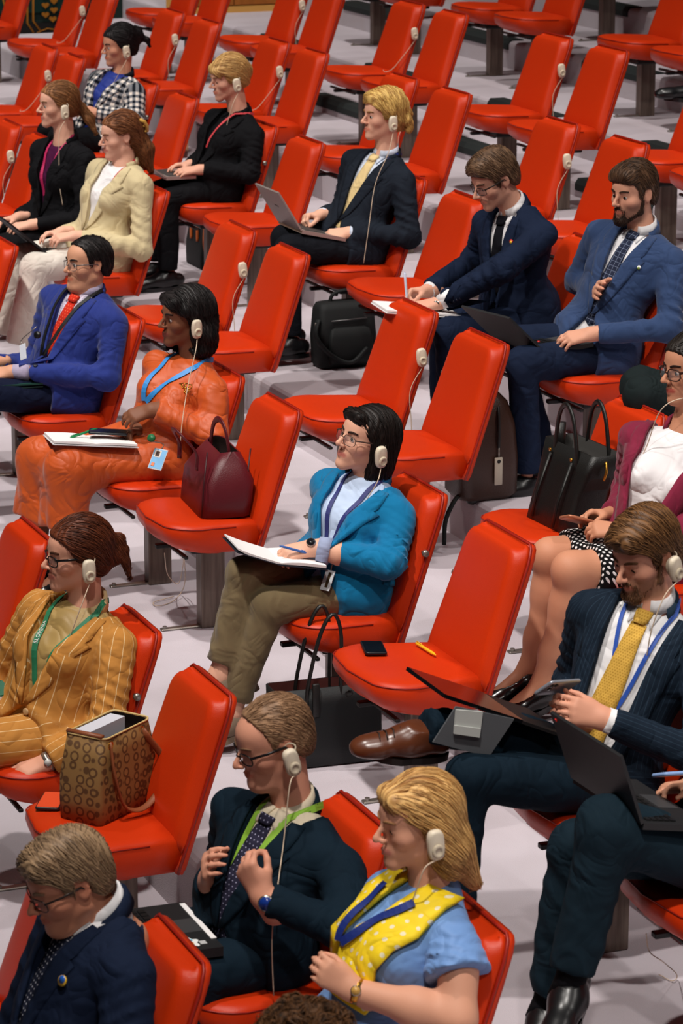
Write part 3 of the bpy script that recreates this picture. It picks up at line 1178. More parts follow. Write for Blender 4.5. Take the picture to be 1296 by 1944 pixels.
class Person:
    def __init__(s, row, t, label, J, skin, female=False, width=0.172, fat=0.0, bust=0.0, turn=0.0, tilt=0.0):
        s.xc = t + 10.0
        s.row = row
        s.label = label
        s.female = female
        s.skin = np.array(srgb(*skin))
        s.fat, s.bust = fat, bust
        P = {}
        for k, v in J.items():
            P[k] = on(v[0], v[1], 'x', s.xc + v[2]) if len(v) == 3 else np.asarray(v[0], float)
        s.P = P
        w = width * 0.93
        s.w = w
        up = unit(P['neck'] - P['pelvis'])
        _t = math.radians(turn)
        left = unit(P['sL'] - P['sR']) if 'sL' in P and 'sR' in P else np.array([math.cos(_t), math.sin(_t), -tilt])
        left = unit(left - up * (left @ up))
        s.up, s.left = up, left
        s.fwd = np.cross(left, up)
        s.Ls = np.linalg.norm(P['neck'] - P['pelvis'])
        if 'sL' not in P:
            P['sL'] = P['neck'] + left * w - up * 0.055 + s.fwd * 0.005
        if 'sR' not in P:
            P['sR'] = P['neck'] - left * w - up * 0.055 + s.fwd * 0.005
        for q, sg in (('L', 1), ('R', -1)):
            if 'h' + q not in P:
                P['h' + q] = P['pelvis'] + left * 0.08 * sg - up * 0.01
        s.root = empty('person', (s.xc, ROWQ[row], ROWZ[row]), label, 'person')
        s.ax = np.stack([left, s.fwd, up])
        s.BF = Field()
        s.handpts = []
        s.arms = {}

    def report(s):
        P = s.P
        n = lambda a, b: round(float(np.linalg.norm(P[a] - P[b])), 2) if a in P and b in P else None
        print('BONES', s.label[:40], 'torso', round(s.Ls, 2), 'ua', n('sL', 'eL'), n('sR', 'eR'), 'fa', n('eL', 'wL'), n('eR', 'wR'), 'th', n('hL', 'kL'), n('hR', 'kR'), 'sh', n('kL', 'aL'), n('kR', 'aR'))

    def tp(s, l, n, u):
        return s.P['pelvis'] + s.left * l + s.fwd * n + s.up * (u * s.Ls)

    def add(s, name, me, m, parent=None, smooth=True):
        """part in world coordinates, parented to the person"""
        o = obj(name, me, m, smooth=smooth)
        o.parent = parent or s.root
        o.matrix_parent_inverse = Matrix.Translation(s.root.location).inverted()
        if parent is not None:
            o.matrix_parent_inverse = Matrix.Identity(4)
            o.location = (0, 0, 0)
        return o

    def torso(s, F, e, k=0.05, hips=True):
        f, b = s.fat, s.bust
        w, g = s.w, 0.88
        n0 = len(F.ops)
        if hips:
            F.ell(s.tp(0, 0.0, 0.02), (0.158 * g + f * 0.5 + e, 0.118 * g + f * 0.5 + e, 0.105 + e), s.ax, k=k)
        F.ell(s.tp(0, 0.012 + f * 0.5, 0.34), (0.136 * g + f + e, 0.102 * g + f + e, 0.16), s.ax, k=k)
        F.ell(s.tp(0, 0.010, 0.68), (w - 0.022 + e, 0.102 * g + f * 0.4 + e, 0.15), s.ax, k=k)
        if b:
            for q in (1, -1):
                F.ell(s.tp(q * 0.058, 0.066 + b * 0.4, 0.62), (0.055 + e, 0.044 + b * 0.6 + e, 0.055 + e), s.ax, k=0.04)
        F.cone(s.P['sL'] - s.left * 0.035, s.P['sR'] + s.left * 0.035, 0.042 + e, 0.042 + e, k=k)
        for q, sg in (('L', -1), ('R', 1)):
            F.cone(s.P['s' + q] + sg * s.left * 0.025, s.P['neck'] + s.up * 0.012 - s.fwd * 0.012, 0.036 + e, 0.040 + e, k=0.03)
        pel = s.P['pelvis'].copy()

        def tuv(P):
            q = P - pel
            return np.stack([np.arctan2(q @ s.left, q @ s.fwd + 0.03) * 0.135, q @ s.up], -1)
        F.ops[n0:] = [o[:5] + (tuv,) for o in F.ops[n0:]]
        return F

    def sleeves(s, F, e, which='LR', r0=(0.062, 0.052, 0.040), end=1.0, A=0.006, cut=True):
        for q in which:
            if 'e' + q not in s.P:
                continue
            S, E, W = s.P['s' + q], s.P['e' + q], s.P['w' + q]
            ph = rng.uniform(0, 6)
            r = tuple(v * 0.9 for v in r0)
            F.cone(S, E, r[0] + e, r[1] + e, k=0.016, fold=(A, 4.5, 1.0, ph, lambda t: 0.25 + 0.75 * t * t))
            W2 = lerp(E, W, end)
            F.cone(E, W2, r[1] + e, r[2] + e, k=0.03, fold=(A * 0.9, 3.5, 1.0, ph + 2, lambda t: 0.06 + 0.94 * (1 - t) ** 2), cutb=cut)
        return F

    # ------------------------------------------------ garments
    def jacket(s, m, name='jacket', u0=0.30, w1=0.062, low=0.0, wb=0.006, e=0.018, hem=0.22, r=(0.064, 0.054, 0.043), end=0.93, lapel=0.055, lapm=None, A=0.013, h=0.0090, cx=0.0, collar=True, wr=0.0055, which='LR', hemlow=0.0):
        F = Field()
        s.torso(F, e)
        if hem:
            for q in 'LR':
                if 'k' + q in s.P:
                    H, K = s.P['h' + q], s.P['k' + q]
                    F.cone(H, lerp(H, K, hem), 0.078 + e, 0.072 + e, k=0.05, cutb=True)
            if hemlow:
                F.cone(s.tp(0.0, -0.03, 0.1), s.tp(0, -0.05, -0.0) - np.array([0, 0, hemlow]), 0.12 + e, 0.10 + e, k=0.05, flat=(s.left, 1.3), cutb=True)
        s.sleeves(F, 0.0, which, r, end, A)
        ph = rng.uniform(0, 9)
        F.post = lambda P: wr * 1.7 * (np.abs(wob(P * np.array([1, 1, 0.7]) + ph, 11.0)) - 0.4) + 0.0015 * wob(P + ph, 60.0)
        F0 = Field()
        F0.ops = list(F.ops)
        F0.post = F.post
        s.Fj = F0
        s.open = lambda u: np.where(u > u0, wb + (w1 - wb) * np.clip((u - u0) / (0.97 - u0), 0, 1.2), wb + low * np.clip((u0 - u) / 0.3, 0, 1.5))
        if w1 > 0:
            pel = s.P['pelvis']

            def vcut(P):
                q = P - pel
                l, n, u = q @ s.left - cx, q @ s.fwd, (q @ s.up) / s.Ls
                return np.maximum(np.abs(l) - s.open(u), np.maximum(0.02 - n - 0.06 * np.maximum(u - 0.9, 0) * 10, (-0.35 - u) * 0.3))
            lo, hi = F.bounds()
            F.fun(vcut, lo, hi, 0.004, 's')
        V, Fc = F.mesh(h)
        me = mesh_from(V, Fc)
        set_uv(me, F0, V)
        jo = s.add(name, me, m)
        s.jo = jo
        lm = lapm or m
        if lapel and w1 > 0:
            for sg in (1, -1):
                prof = [(u0, 0.0), (u0 + 0.10, 0.35), (u0 + 0.25, 0.62), (0.70, 0.86), (0.80, 1.0), (0.815, 0.62), (0.86, 0.72), (0.94, 0.62), (1.02, 0.42)]
                rows = []
                for u, q in prof:
                    a = float(s.open(np.array(u))) - 0.004
                    b = a + 0.008 + lapel * q
                    rows.append((u, a, b))
                s.patch('lapel', F0, [(u, cx + sg * a, cx + sg * b) for u, a, b in rows], lm if lapm is None else lapm, 4, 0.001, 0.004, parent=jo)
        if collar:
            s.neckband('collar', lm, 0.061, 0.034, 0.006, -0.3, parent=jo, open_deg=58, base=0.024, tilt=0.55)
        return jo

    def patch(s, name, F, rows, m, cols=4, off=0.002, th=0.004, parent=None, far=0.5, n0=0.36):
        """cloth piece given as rows (u, l0, l1) in torso coordinates, laid on a soft solid from the front"""
        pts = []
        for u, a, b in rows:
            for j in range(cols + 1):
                pts.append(s.tp(a + (b - a) * j / cols, n0, u))
        Q, N = project(F, pts, -s.fwd, far=n0 + 0.3)
        c = cols + 1
        n = len(rows)
        V = np.concatenate([Q + N * (off + th), Q + N * (off - 0.004)])
        Fs = []
        for i in range(n - 1):
            for j in range(cols):
                a = i * c + j
                Fs.append((a, a + 1, a + c + 1, a + c))
                a += n * c
                Fs.append((a, a + c, a + c + 1, a + 1))
        ring = [j for j in range(c)] + [i * c + cols for i in range(1, n)] + [(n - 1) * c + j for j in range(cols - 1, -1, -1)] + [i * c for i in range(n - 2, 0, -1)]
        for i in range(len(ring)):
            a, b = ring[i], ring[(i + 1) % len(ring)]
            Fs.append((a, a + n * c, b + n * c, b))
        me = mesh_from(V, np.array(Fs))
        cl = np.array([(a + (b - a) * j / cols, u * s.Ls, 0.0) for u, a, b in rows for j in range(cols + 1)] * 2, np.float32)
        me.attributes.new('cloth', 'FLOAT_VECTOR', 'POINT').data.foreach_set('vector', cl.ravel())
        me.polygons.foreach_set('use_smooth', np.ones(len(me.polygons), bool))
        return s.add(name, me, m, parent=parent)

    def neckband(s, name, m, rad, hgt, th, drop=0.0, parent=None, open_deg=25, base=0.0, tilt=0.25, fl=0.006):
        """band round the neck, open in front"""
        upn = unit(s.P['headc'] - s.P['neck']) if 'headc' in s.P else s.up
        upn = unit(upn * 1.4 + s.up)
        c = s.P['neck'] + upn * (0.012 + base)
        fw = unit(s.fwd - upn * (s.fwd @ upn))
        rings = []
        n = 22
        for i in range(n + 1):
            a = math.radians(open_deg + (360 - 2 * open_deg) * i / n)
            d = fw * math.cos(a) + s.left * math.sin(a)
            fr = (1 + math.cos(a)) / 2     # 1 in front
            p = c + d * rad - upn * (fr * tilt * rad * 1.2)
            hh = hgt * (1 - 0.25 * fr)
            rings.append([p, p + d * (th + fl), p + d * th * 0.8 + upn * hh * 0.96, p - d * 0.004 + upn * hh, p - d * th + upn * hh * 0.9])
        mb = MB().loft(rings)
        return s.add(name, mb.mesh(), m, parent=parent)

    def shirt(s, m, name='shirt', e=-0.003, collar=True, h=0.011, collm=None, wr=0.002, hips=True):
        F = Field()
        s.torso(F, e, hips=hips)
        ph = rng.uniform(0, 9)
        F.post = lambda P: wr * wob(P + ph, 34.0)
        s.Fs = F
        V, Fc = F.mesh(h)
        me = mesh_from(V, Fc)
        set_uv(me, F, V)
        o = s.add(name, me, m)
        s.so = o
        if collar:
            s.neckband('collar', collm or m, 0.050, 0.040, 0.004, parent=o, open_deg=12, base=0.034, tilt=0.50)
            for sg in (1, -1):
                s.patch('collar_point', F, [(1.06, sg * 0.006, sg * 0.036), (1.02, sg * 0.010, sg * 0.038), (0.96, sg * 0.018, sg * 0.036), (0.915, sg * 0.030, sg * 0.033)], collm or m, 3, 0.004, 0.002, parent=o)
        return o

    def cuffs(s, m, r=0.031, which='LR', a=0.90, b=1.0):
        for q in which:
            if 'e' + q in s.P:
                E, W = s.P['e' + q], s.P['w' + q]
                s.add('cuff', MB().tube([lerp(E, W, a - 0.08), lerp(E, W, a), lerp(E, W, b), lerp(E, W, b - 0.01)], [r + 0.002, r + 0.002, r, r - 0.006], 14).mesh(), m)

    def tie(s, m, u1=0.98, u0=0.22, w=(0.034, 0.075), F=None, shift=0.0, swing=0.0):
        F = F or s.Fs
        rows = []
        for i in range(12):
            t = i / 11
            u = u1 - 0.055 - (u1 - 0.055 - u0) * t
            ww = (w[0] + (w[1] - w[0]) * min(1, t * 1.15)) / 2
            cx = shift * t + swing * t * t
            rows.append((u, cx - ww, cx + ww))
        ww = 0.004
        rows.append((u0 - 0.05, shift + swing - ww, shift + swing + ww))
        o = s.patch('tie', F, rows, m, 4, 0.002, 0.005)
        s.patch('tie_knot', F, [(u1 + 0.01, -0.020, 0.020), (u1 - 0.01, -0.021, 0.021), (u1 - 0.035, -0.019, 0.019), (u1 - 0.06, -0.014, 0.014)], m, 4, 0.006, 0.009, parent=o)
        return o

    def lanyard(s, m, F, u0=0.35, cx=0.0, w=0.016, side=0.05, u1=1.03, name='lanyard', off=0.003, th=0.0018, sides=(1, -1)):
        mb = MB()
        for sg in sides:
            pts = []
            for i in range(14):
                t = i / 13
                u = u1 + (u0 - u1) * t
                l = cx * t + sg * (side * (1 - t) ** 0.8 + 0.004)
                pts.append(s.tp(l, 0.36, u))
            Q, N = project(F, pts, -s.fwd, far=0.6)
            if u1 > 0.95:
                e1 = s.P['neck'] + s.left * sg * 0.056 + s.fwd * 0.004 + s.up * 0.046
                e0 = s.P['neck'] + s.left * sg * 0.044 - s.fwd * 0.034 + s.up * 0.052
                Q = np.concatenate([[e0, e1], Q])
                N = np.concatenate([[unit(s.left * sg * 0.5 - s.fwd + s.up * 0.4), unit(s.left * sg + s.up * 0.6)], N])
            r = ribbon(Q + N * off, N, w, th)
            mb.put(r.V, r.F)
        return s.add(name, mb.mesh(), m, smooth=False)

    def trousers(s, m, name='trousers', r0=(0.088, 0.066, 0.060, 0.050), e=0.0, end=0.97, A=0.006, h=0.0105, which='LR', hip=True, wr=0.0045, crop=None):
        F = Field()
        if hip:
            F.ell(s.tp(0, 0.0, 0.0), (0.136 + s.fat * 0.5, 0.102 + s.fat * 0.4, 0.098), s.ax, k=0.05)
        for q in which:
            H, K, A_ = s.P['h' + q], s.P['k' + q], s.P['a' + q]
            r = tuple(v * 0.92 for v in r0)
            ph = rng.uniform(0, 6)
            F.cone(H, K, r[0], r[1], k=0.014, fold=(A * 0.8, 3.5, 1.0, ph, lambda t: 0.15 + 0.6 * (1 - t) ** 2 + 0.4 * t ** 4))
            F.cone(K, lerp(K, A_, end), r[2], r[3], k=0.016, fold=(A, 3.5, 1.0, ph + 2, lambda t: 0.2 + 0.7 * (1 - t) ** 3 + 0.5 * t ** 3), cutb=True)
        ph = rng.uniform(0, 9)
        F.post = lambda P: wr * 1.7 * (np.abs(wob(P + ph, 10.0)) - 0.4) + 0.001 * wob(P, 50.0)
        s.Ft = F
        V, Fc = F.mesh(h)
        me = mesh_from(V, Fc)
        set_uv(me, F, V)
        return s.add(name, me, m)

    def shoe(s, q, toe, m, name='shoe', L=0.27, heel=0.0, solem=None, wid=0.042, pump=False, up=None):
        """toe = unit direction of the toes"""
        A_ = s.P['a' + q]
        d = unit(toe)
        up = unit(up) if up is not None else np.array([0, 0, 1.0])
        up = unit(up - d * (up @ d))
        sd = np.cross(d, up)
        base = A_ - up * 0.075
        F = Field()
        ht = base - d * 0.055
        F.cone(ht + up * 0.03, base + d * 0.03 + up * 0.035, 0.034, 0.038, k=0.02)
        F.cone(base + d * 0.03 + up * 0.03, base + d * (L - 0.1) + up * 0.012, 0.038, 0.026, k=0.03, flat=(sd, 1.25))
        F.cone(base + d * (L - 0.13) + up * 0.012, base + d * (L - 0.075) + up * 0.006, 0.026, 0.019, k=0.02, flat=(sd, 1.5))
        if not pump:
            F.cone(base + up * 0.03, A_ + up * 0.0, 0.036, 0.035, k=0.02, cutb=True)
        else:
            # open top of a court shoe
            F.ell(base + d * 0.02 + up * 0.075, (0.11, 0.033, 0.05), np.stack([d, sd, up]), k=0.004, op='s')
        F.fun(lambda P: -((P - base) @ up + 0.014), *F.bounds(), 0.004, 'i')
        V, Fc = F.mesh(0.007)
        o = s.add(name, mesh_from(V, Fc), m)
        mb = MB()
        rg = []
        for z0, gr in ((-0.020, 0.0), (-0.001, 0.003)):
            ring = []
            for i in range(24):
                a = 2 * math.pi * i / 24
                x = math.cos(a)
                ln = 0.5 * (L - 0.02)
                cx = 0.5 * (L - 0.02) - 0.088
                wd = wid * (1.0 if x > 0 else 0.82) * (1 - 0.18 * max(0, x) ** 4)
                ring.append(base + d * (cx + ln * x) + sd * (wd * math.sin(a)) + up * z0)
            rg.append(ring)
        mb.loft(rg)
        so = s.add('sole', mb.mesh(), solem or m, parent=o, smooth=False)
        if heel:
            mb = MB()
            c = base - d * 0.06
            mb.tube([c + up * -0.01, c - up * heel * 0.5 - d * 0.004, c - up * heel], [0.024, 0.014, 0.012], 10)
            s.add('heel', mb.mesh(), m, parent=o)
        return o

    # ------------------------------------------------ body
    def head(s, ear, yaw=0.0, pitch=0.0, roll=0.0, sc=1.0, lear=0.078, gsc=0.89, stubble=0.0, blush=0.35, lipc=None, neckr=0.051, dx=0.0, **kw):
        """ear: pixel of the left ear"""
        sc = sc * gsc
        A = head_axes(yaw, pitch, roll)
        s.HA = A
        s.hsc = sc
        e = on(ear[0], ear[1], 'x', s.xc + dx + lear * sc * A[0, 0])
        o = e - sc * (A @ np.array([lear, -0.008, -0.002]))
        s.HO = o
        s.P['headc'] = o
        H = Head(female=s.female, **kw)
        s.H = H
        nb = np.linalg.inv(A) @ (s.P['neck'] - o) / sc
        H.neck(nb, neckr * 1.06)
        H0 = H.f
        cor = np.array([[x, y, z] for x in (-0.1, 0.1) for y in (-0.13, 0.14) for z in (nb[2] - 0.06, 0.13)])
        cw = o + sc * (cor @ A.T)
        s.BF.fun(lambda P: sc * H0((P - o) @ A / sc), cw.min(0), cw.max(0), 0.0, 'u')
        s.headopt = (stubble, blush, lipc)
        s.headfield = H0
        s._eyes(o, sc, A)
        return o

    def headcol(s, Vw):
        # colours of the skin its
        stubble, blush, lipc = s.headopt
        V = (Vw - s.HO) @ s.HA / s.hsc
        C = np.tile(s.skin, (len(V), 1))
        l, f, u = V[:, 0], V[:, 1], V[:, 2]

        def blob(c, r):
            return np.exp(-(((V - np.array(c)) / np.array(r)) ** 2).sum(1))
        b = blush * (blob((0.045, 0.065, -0.025), (0.025, 0.03, 0.02)) + blob((-0.045, 0.065, -0.025), (0.025, 0.03, 0.02)) + 0.8 * blob((0, 0.115, -0.025), (0.018, 0.02, 0.015))
                     + 0.8 * blob((0.085, -0.01, 0), (0.02, 0.03, 0.04)) + 0.8 * blob((-0.085, -0.01, 0), (0.02, 0.03, 0.04)))
        C = C * (1 - 0.5 * b[:, None]) + (C * np.array([1.15, 0.72, 0.68])) * (0.5 * b[:, None])
        lipm = np.clip(1.5 * np.exp(-((l / 0.025) ** 6 + ((u + 0.061) / (0.0095 - 0.12 * np.abs(l))) ** 4)) * (f > 0.075), 0, 0.85)
        lc = np.array(srgb(*lipc)) if lipc else s.skin * np.array([0.86, 0.52, 0.50])
        C = C * (1 - lipm[:, None]) + lc * lipm[:, None]
        if stubble:
            bz = np.clip((-0.022 - u - 0.35 * np.maximum(0, 0.045 - f)) / 0.02, 0, 1) * np.clip((f - (-0.005)) / 0.02, 0, 1) * np.clip((0.2 + u + 0.02) / 0.05, 0, 1)
            bz = bz * (1 - lipm) * np.clip((u + 0.125) / 0.015, 0, 1) * stubble
            bz = bz * (1 - 0.75 * blob((0, 0.1, -0.034), (0.02, 0.02, 0.008)))
            C = C * (1 - bz[:, None]) + np.array(s.haircol) * bz[:, None]
        return C

    def _eyes(s, o, sc, A):
        for sx in (1, -1):
            c = np.array([sx * 0.030, 0.0775, 0.003])
            mb = MB()
            ring = []
            n = 12
            for i in range(1, 8):
                th = math.pi * i / 8
                ring.append([c + 0.0128 * np.array([math.sin(th) * math.cos(2 * math.pi * j / n), math.cos(th), math.sin(th) * math.sin(2 * math.pi * j / n)]) for j in range(n)])
            mb.loft(ring)
            ev = o + sc * (np.array(mb.V) @ A.T)
            eo = s.add('eye', mesh_from(ev, mb.F), EYEW)
            g = unit([0.0 + s.gaze[0], 1.0, s.gaze[1]])
            e1 = unit(np.cross(g, [0, 0, 1]))
            e2 = np.cross(e1, g)
            mb = MB()
            ir = [[c + g * (0.0128 - 0.0003 * q) + r * (e1 * math.cos(2 * math.pi * j / 14) + e2 * math.sin(2 * math.pi * j / 14)) for j in range(14)] for r, q in ((0.0068, 6), (0.0060, 0), (0.0004, -1.5))]
            mb.loft(ir)
            s.add('iris', mesh_from(o + sc * (np.array(mb.V) @ A.T), mb.F), mat('dark_iris', (38, 26, 20), 0.5, 0.15), parent=eo)

    gaze = (0.0, -0.05)

    def hp(s, l, f, u):
        return s.HO + s.hsc * (s.HA @ np.array([l, f, u], float))

    def brows(s, m, th=0.0030, lift=0.0):
        for sx in (1, -1):
            pts = []
            for i in range(8):
                t = i / 7
                pts.append((sx * (0.012 + 0.036 * t), 0.13 - 0.03 * t * t, 0.0235 + lift + 0.006 * math.sin(t * 2.4)))
            Q, N = project(s.headfield, pts, np.array([0, -1.0, 0]), far=0.2)
            mb = ribbon(Q + N * 0.0004, N, [th * 2 * (0.75 + 0.5 * math.sin(math.pi * (i / 7) ** 0.7)) for i in range(8)], 0.0025)
            V = s.HO + s.hsc * (np.array(mb.V) @ s.HA.T)
            s.add('eyebrow', mesh_from(V, mb.F), m)

    def glasses(s, m, kind='thin', w=0.052, h=0.036, r=0.0013, lens=True, u=0.002, label=None):
        o = empty('eyeglasses', s.root.location, label, 'eyeglasses')
        tf = lambda V: s.HO + s.hsc * (np.array(V) @ s.HA.T) - np.array(s.root.location)

        def put(name, mb, mm, smooth=True, par=None):
            c = obj(name, mesh_from(tf(mb.V), mb.F), mm, smooth=smooth)
            c.parent = par or o
            return c
        for sx in (1, -1):
            cx = sx * 0.0325
            ring = []
            for i in range(25):
                a = 2 * math.pi * i / 24
                ca, sa = math.cos(a), math.sin(a)
                q = (abs(ca) ** 3 + abs(sa) ** 3) ** (-1 / 3)
                ring.append((cx + 0.5 * w * q * ca, 0.106 - 0.016 * ((cx + 0.5 * w * q * ca) / 0.06) ** 2, u - 0.004 + 0.5 * h * q * sa))
            put('rim', MB().tube(ring, r, 6, cap=False), m)
            if lens:
                mb = MB()
                mb.put([(cx, 0.105, u - 0.004)] + [(x * 0.98 + cx * 0.02, y, z) for x, y, z in ring[:-1]], [(0, i + 1, (i + 1) % 24 + 1) for i in range(24)])
                put('lens', mb, mat('clear_lens', (235, 238, 240), 0.02, 0.5, alpha=0.07))
            put('temple', MB().tube([(sx * (0.0325 + 0.5 * w), 0.095, u + 0.006), (sx * 0.075, 0.05, u + 0.008), (sx * 0.080, -0.002, u + 0.008), (sx * 0.078, -0.022, u - 0.012)], r * 1.15, 6, flat=1.8), m)
        put('bridge', MB().tube([(-0.0325 + 0.5 * w, 0.108, u), (0, 0.112, u + 0.004), (0.0325 - 0.5 * w, 0.108, u)], r, 6), m)
        return o

    def hand(s, q, d, n, sleeve=True, hs=None, h=0.0038, bare=0.0, w=None, **kw):
        """d, n in (left, forward, up) of the hall; bare = share of the forearm shown"""
        tr = lambda v: np.array([v[0], -v[1], v[2]], float)
        W = s.P['w' + q] if w is None else w
        hs = hs or (0.84 if s.female else 0.91)
        F = Field()
        r = hand_field(F, W, tr(d), tr(n), 1 if q == 'L' else -1, hs=hs, **kw)
        E = s.P['e' + q]
        if bare:
            F.cone(lerp(W, E, bare), W, 0.040, 0.025 * hs, k=0.02)
        else:
            F.cone(lerp(W, E, 0.25), W, 0.03 * hs, 0.025 * hs, k=0.02)
        s.BF.fun(F, *F.bounds(), 0.0, 'u')
        s.handpts += r[0] + [r[1]]
        s.arms[q] = r
        return r

    def bare_arm(s, q, r=(0.046, 0.037, 0.025), a=0.0):
        F = Field()
        S, E, W = s.P['s' + q], s.P['e' + q], s.P['w' + q]
        F.cone(lerp(S, E, a), E, r[0], r[1], k=0.03)
        F.cone(E, lerp(E, W, 0.4), r[1], r[1] * 1.03, k=0.03)
        F.cone(lerp(E, W, 0.4), W, r[1] * 1.03, r[2], k=0.03)
        s.BF.fun(F, *F.bounds(), 0.004, 'u')

    def bare_leg(s, q, r=(0.075, 0.052, 0.056, 0.033), thigh=0.4, foot=None, calf=True):
        F = Field()
        H, K, A_ = s.P['h' + q], s.P['k' + q], s.P['a' + q]
        if thigh:
            F.cone(lerp(K, H, thigh), K, r[0], r[1], k=0.03)
        bk_ = np.array([0, 1.0, 0]) * 0.022
        if calf:
            F.cone(K, lerp(K, A_, 0.33) + bk_, r[1], r[2], k=0.03)
            F.cone(lerp(K, A_, 0.33) + bk_, lerp(K, A_, 0.75) + bk_ * 0.3, r[2], r[3] * 1.15, k=0.04)
            F.ell(K - np.array([0, 0.02, 0.0]), (0.036, 0.034, 0.042), k=0.03)
        F.cone(lerp(K, A_, 0.75) + bk_ * 0.3, A_, r[3] * 1.15, r[3], k=0.03)
        if foot is not None:
            d = unit(foot)
            F.cone(A_ - np.array([0, 0, 0.02]), A_ + d * 0.12 - np.array([0, 0, 0.055]), 0.032, 0.026, k=0.03)
        s.BF.fun(F, *F.bounds(), 0.004, 'u')

    def finish(s, h=0.0050, legs=''):
        # the unseen trunk under the clothes joins head and limbs into one body
        F = s.BF
        F.cone(s.P['pelvis'], s.P['neck'], 0.05, 0.04, k=0.01)
        F.cone(s.P['sL'], s.P['sR'], 0.03, 0.03, k=0.01)
        for q in 'LR':
            if 'e' + q in s.P:
                F.cone(s.P['s' + q], s.P['e' + q], 0.024, 0.02, k=0.01)
                F.cone(s.P['e' + q], s.P['w' + q], 0.02, 0.018, k=0.01)
            if q in legs:
                F.cone(s.P['pelvis'], s.P['h' + q], 0.03, 0.03, k=0.01)
                F.cone(s.P['h' + q], s.P['k' + q], 0.03, 0.026, k=0.01)
                F.cone(s.P['k' + q], s.P['a' + q], 0.026, 0.022, k=0.01)
        V, Fc = F.mesh(h)
        C = np.tile(s.skin, (len(V), 1))
        m = np.linalg.norm(V - s.HO, axis=1) < 0.16 * s.hsc
        C[m] = s.headcol(V[m])
        for tpt in s.handpts:
            g = np.exp(-((V - tpt) ** 2).sum(1) / 0.011 ** 2)[:, None]
            C = C * (1 - 0.35 * g) + C * np.array([1.1, 0.75, 0.72]) * 0.35 * g
        me = mesh_from(V, Fc)
        set_col(me, C)
        s.add('body', me, SKIN)


def seat_pt(row, t, f, u, l=0.0):
    """point relative to the seat hinge of a chair: forward, up, left"""
    return (np.array([t + 10.0 + l, ROWQ[row] - f, ROWZ[row] + SEATH + u]),)
# ------------------------------------------------------------------ hair
def hair_mat(rgb, rough=0.5):
    return mat('hair_%d_%d_%d' % rgb, rgb, rough, 0.25, attr='Col')


def hair(s, rgb, field, flow, n=500, ln=(0.05, 0.10), rad=0.0011, rgb2=None, h=0.0045, name='hair', groove=0.0022, gfreq=520, strands=True, lift=0.002, jit=0.25, cutoff=None, gdir=None, seed=1, bald=None):
    """field: soft solid in head space; flow(P) -> combing direction in head space"""
    r2 = np.random.default_rng(seed)
    n = int(n * 1.35)
    V, F = field.mesh(h)
    # combed grooves: modulate along a direction across the flow
    N = np.stack([field(V + 0.003 * a) - field(V - 0.003 * a) for a in np.eye(3)], 1)
    N /= np.linalg.norm(N, axis=1)[:, None] + 1e-9
    fl = flow(V)
    fl = fl - N * (fl * N).sum(1)[:, None]
    fl /= np.linalg.norm(fl, axis=1)[:, None] + 1e-9
    c1 = np.array(srgb(*rgb))
    c2 = np.array(srgb(*(rgb2 or tuple(int(c * 0.72) for c in rgb))))
    if gdir is not None:
        q = V @ np.asarray(gdir, float)
        q = q + 0.006 * wob(V, 40.0)
        gv = np.sin(q * gfreq) * 0.6 + np.sin(q * gfreq * 0.43 + 2) * 0.4
    else:
        gv = wob(V, 90.0)
    V = V + N * (groove * gv)[:, None]
    mix = np.clip(0.5 + 0.5 * gv + 0.25 * wob(V, 30.0), 0, 1)[:, None]
    parts = [(V, F)]
    cols = [c2 * (1 - mix) + c1 * mix]
    if strands and n:
        # single locks following the combing direction
        idx = r2.integers(0, len(V), n)
        P = V[idx] + N[idx] * (lift * 0.5)
        L = r2.uniform(ln[0], ln[1], n)
        seg = 7
        pts = [P]
        for k in range(seg):
            d = flow(P)
            g = np.stack([field(P + 0.004 * a) - field(P - 0.004 * a) for a in np.eye(3)], 1)
            g /= np.linalg.norm(g, axis=1)[:, None] + 1e-9
            d = d - g * (d * g).sum(1)[:, None]
            d /= np.linalg.norm(d, axis=1)[:, None] + 1e-9
            d = d + jit * 0.35 * r2.normal(size=d.shape)
            Q = P + d * (L / seg)[:, None]
            dist = field(Q)
            Q = Q - g * (np.maximum(dist - lift * (0.3 + 1.2 * np.sin(k / seg * 3.1)), -0.004))[:, None] * 0.8
            P = Q
            pts.append(P)
        pts = np.stack(pts, 1)            # n, seg+1, 3
        T = np.gradient(pts, axis=1)
        T /= np.linalg.norm(T, axis=2)[:, :, None] + 1e-9
        U = np.cross(T, r2.normal(size=(n, 1, 3)))
        U /= np.linalg.norm(U, axis=2)[:, :, None] + 1e-9
        W = np.cross(T, U)
        prof = np.array([0.5, 1, 1, 1, 0.95, 0.85, 0.6, 0.15]) * rad * 0.78
        rr = prof[None, :, None] * r2.uniform(0.7, 1.6, (n, 1, 1))
        ring = [pts + rr * (U * math.cos(a) * 1.5 + W * math.sin(a)) for a in (0, 2.094, 4.189)]
        A = np.stack(ring, 2).reshape(-1, 3)   # n*(seg+1)*3
        k3 = 3
        base = (np.arange(n)[:, None, None] * (seg + 1) + np.arange(seg)[None, :, None]) * k3
        j = np.arange(3)[None, None, :]
        a = base + j
        b = base + (j + 1) % 3
        FF = np.stack([a, b, b + k3, a + k3], -1).reshape(-1, 4)
        parts.append((A, FF))
        m = np.repeat(r2.uniform(0, 1.15, n), (seg + 1) * 3)[:, None]
        cols.append(np.clip(c2 * (1 - m) + c1 * m, 0, 1))
    V, F = merge(parts)
    me = mesh_from(s.HO + s.hsc * (V @ s.HA.T), F)
    set_col(me, np.concatenate(cols))
    return s.add(name, me, hair_mat(rgb))


def pw(x, pts):
    xs, ys = zip(*pts)
    return np.interp(x, xs, ys)


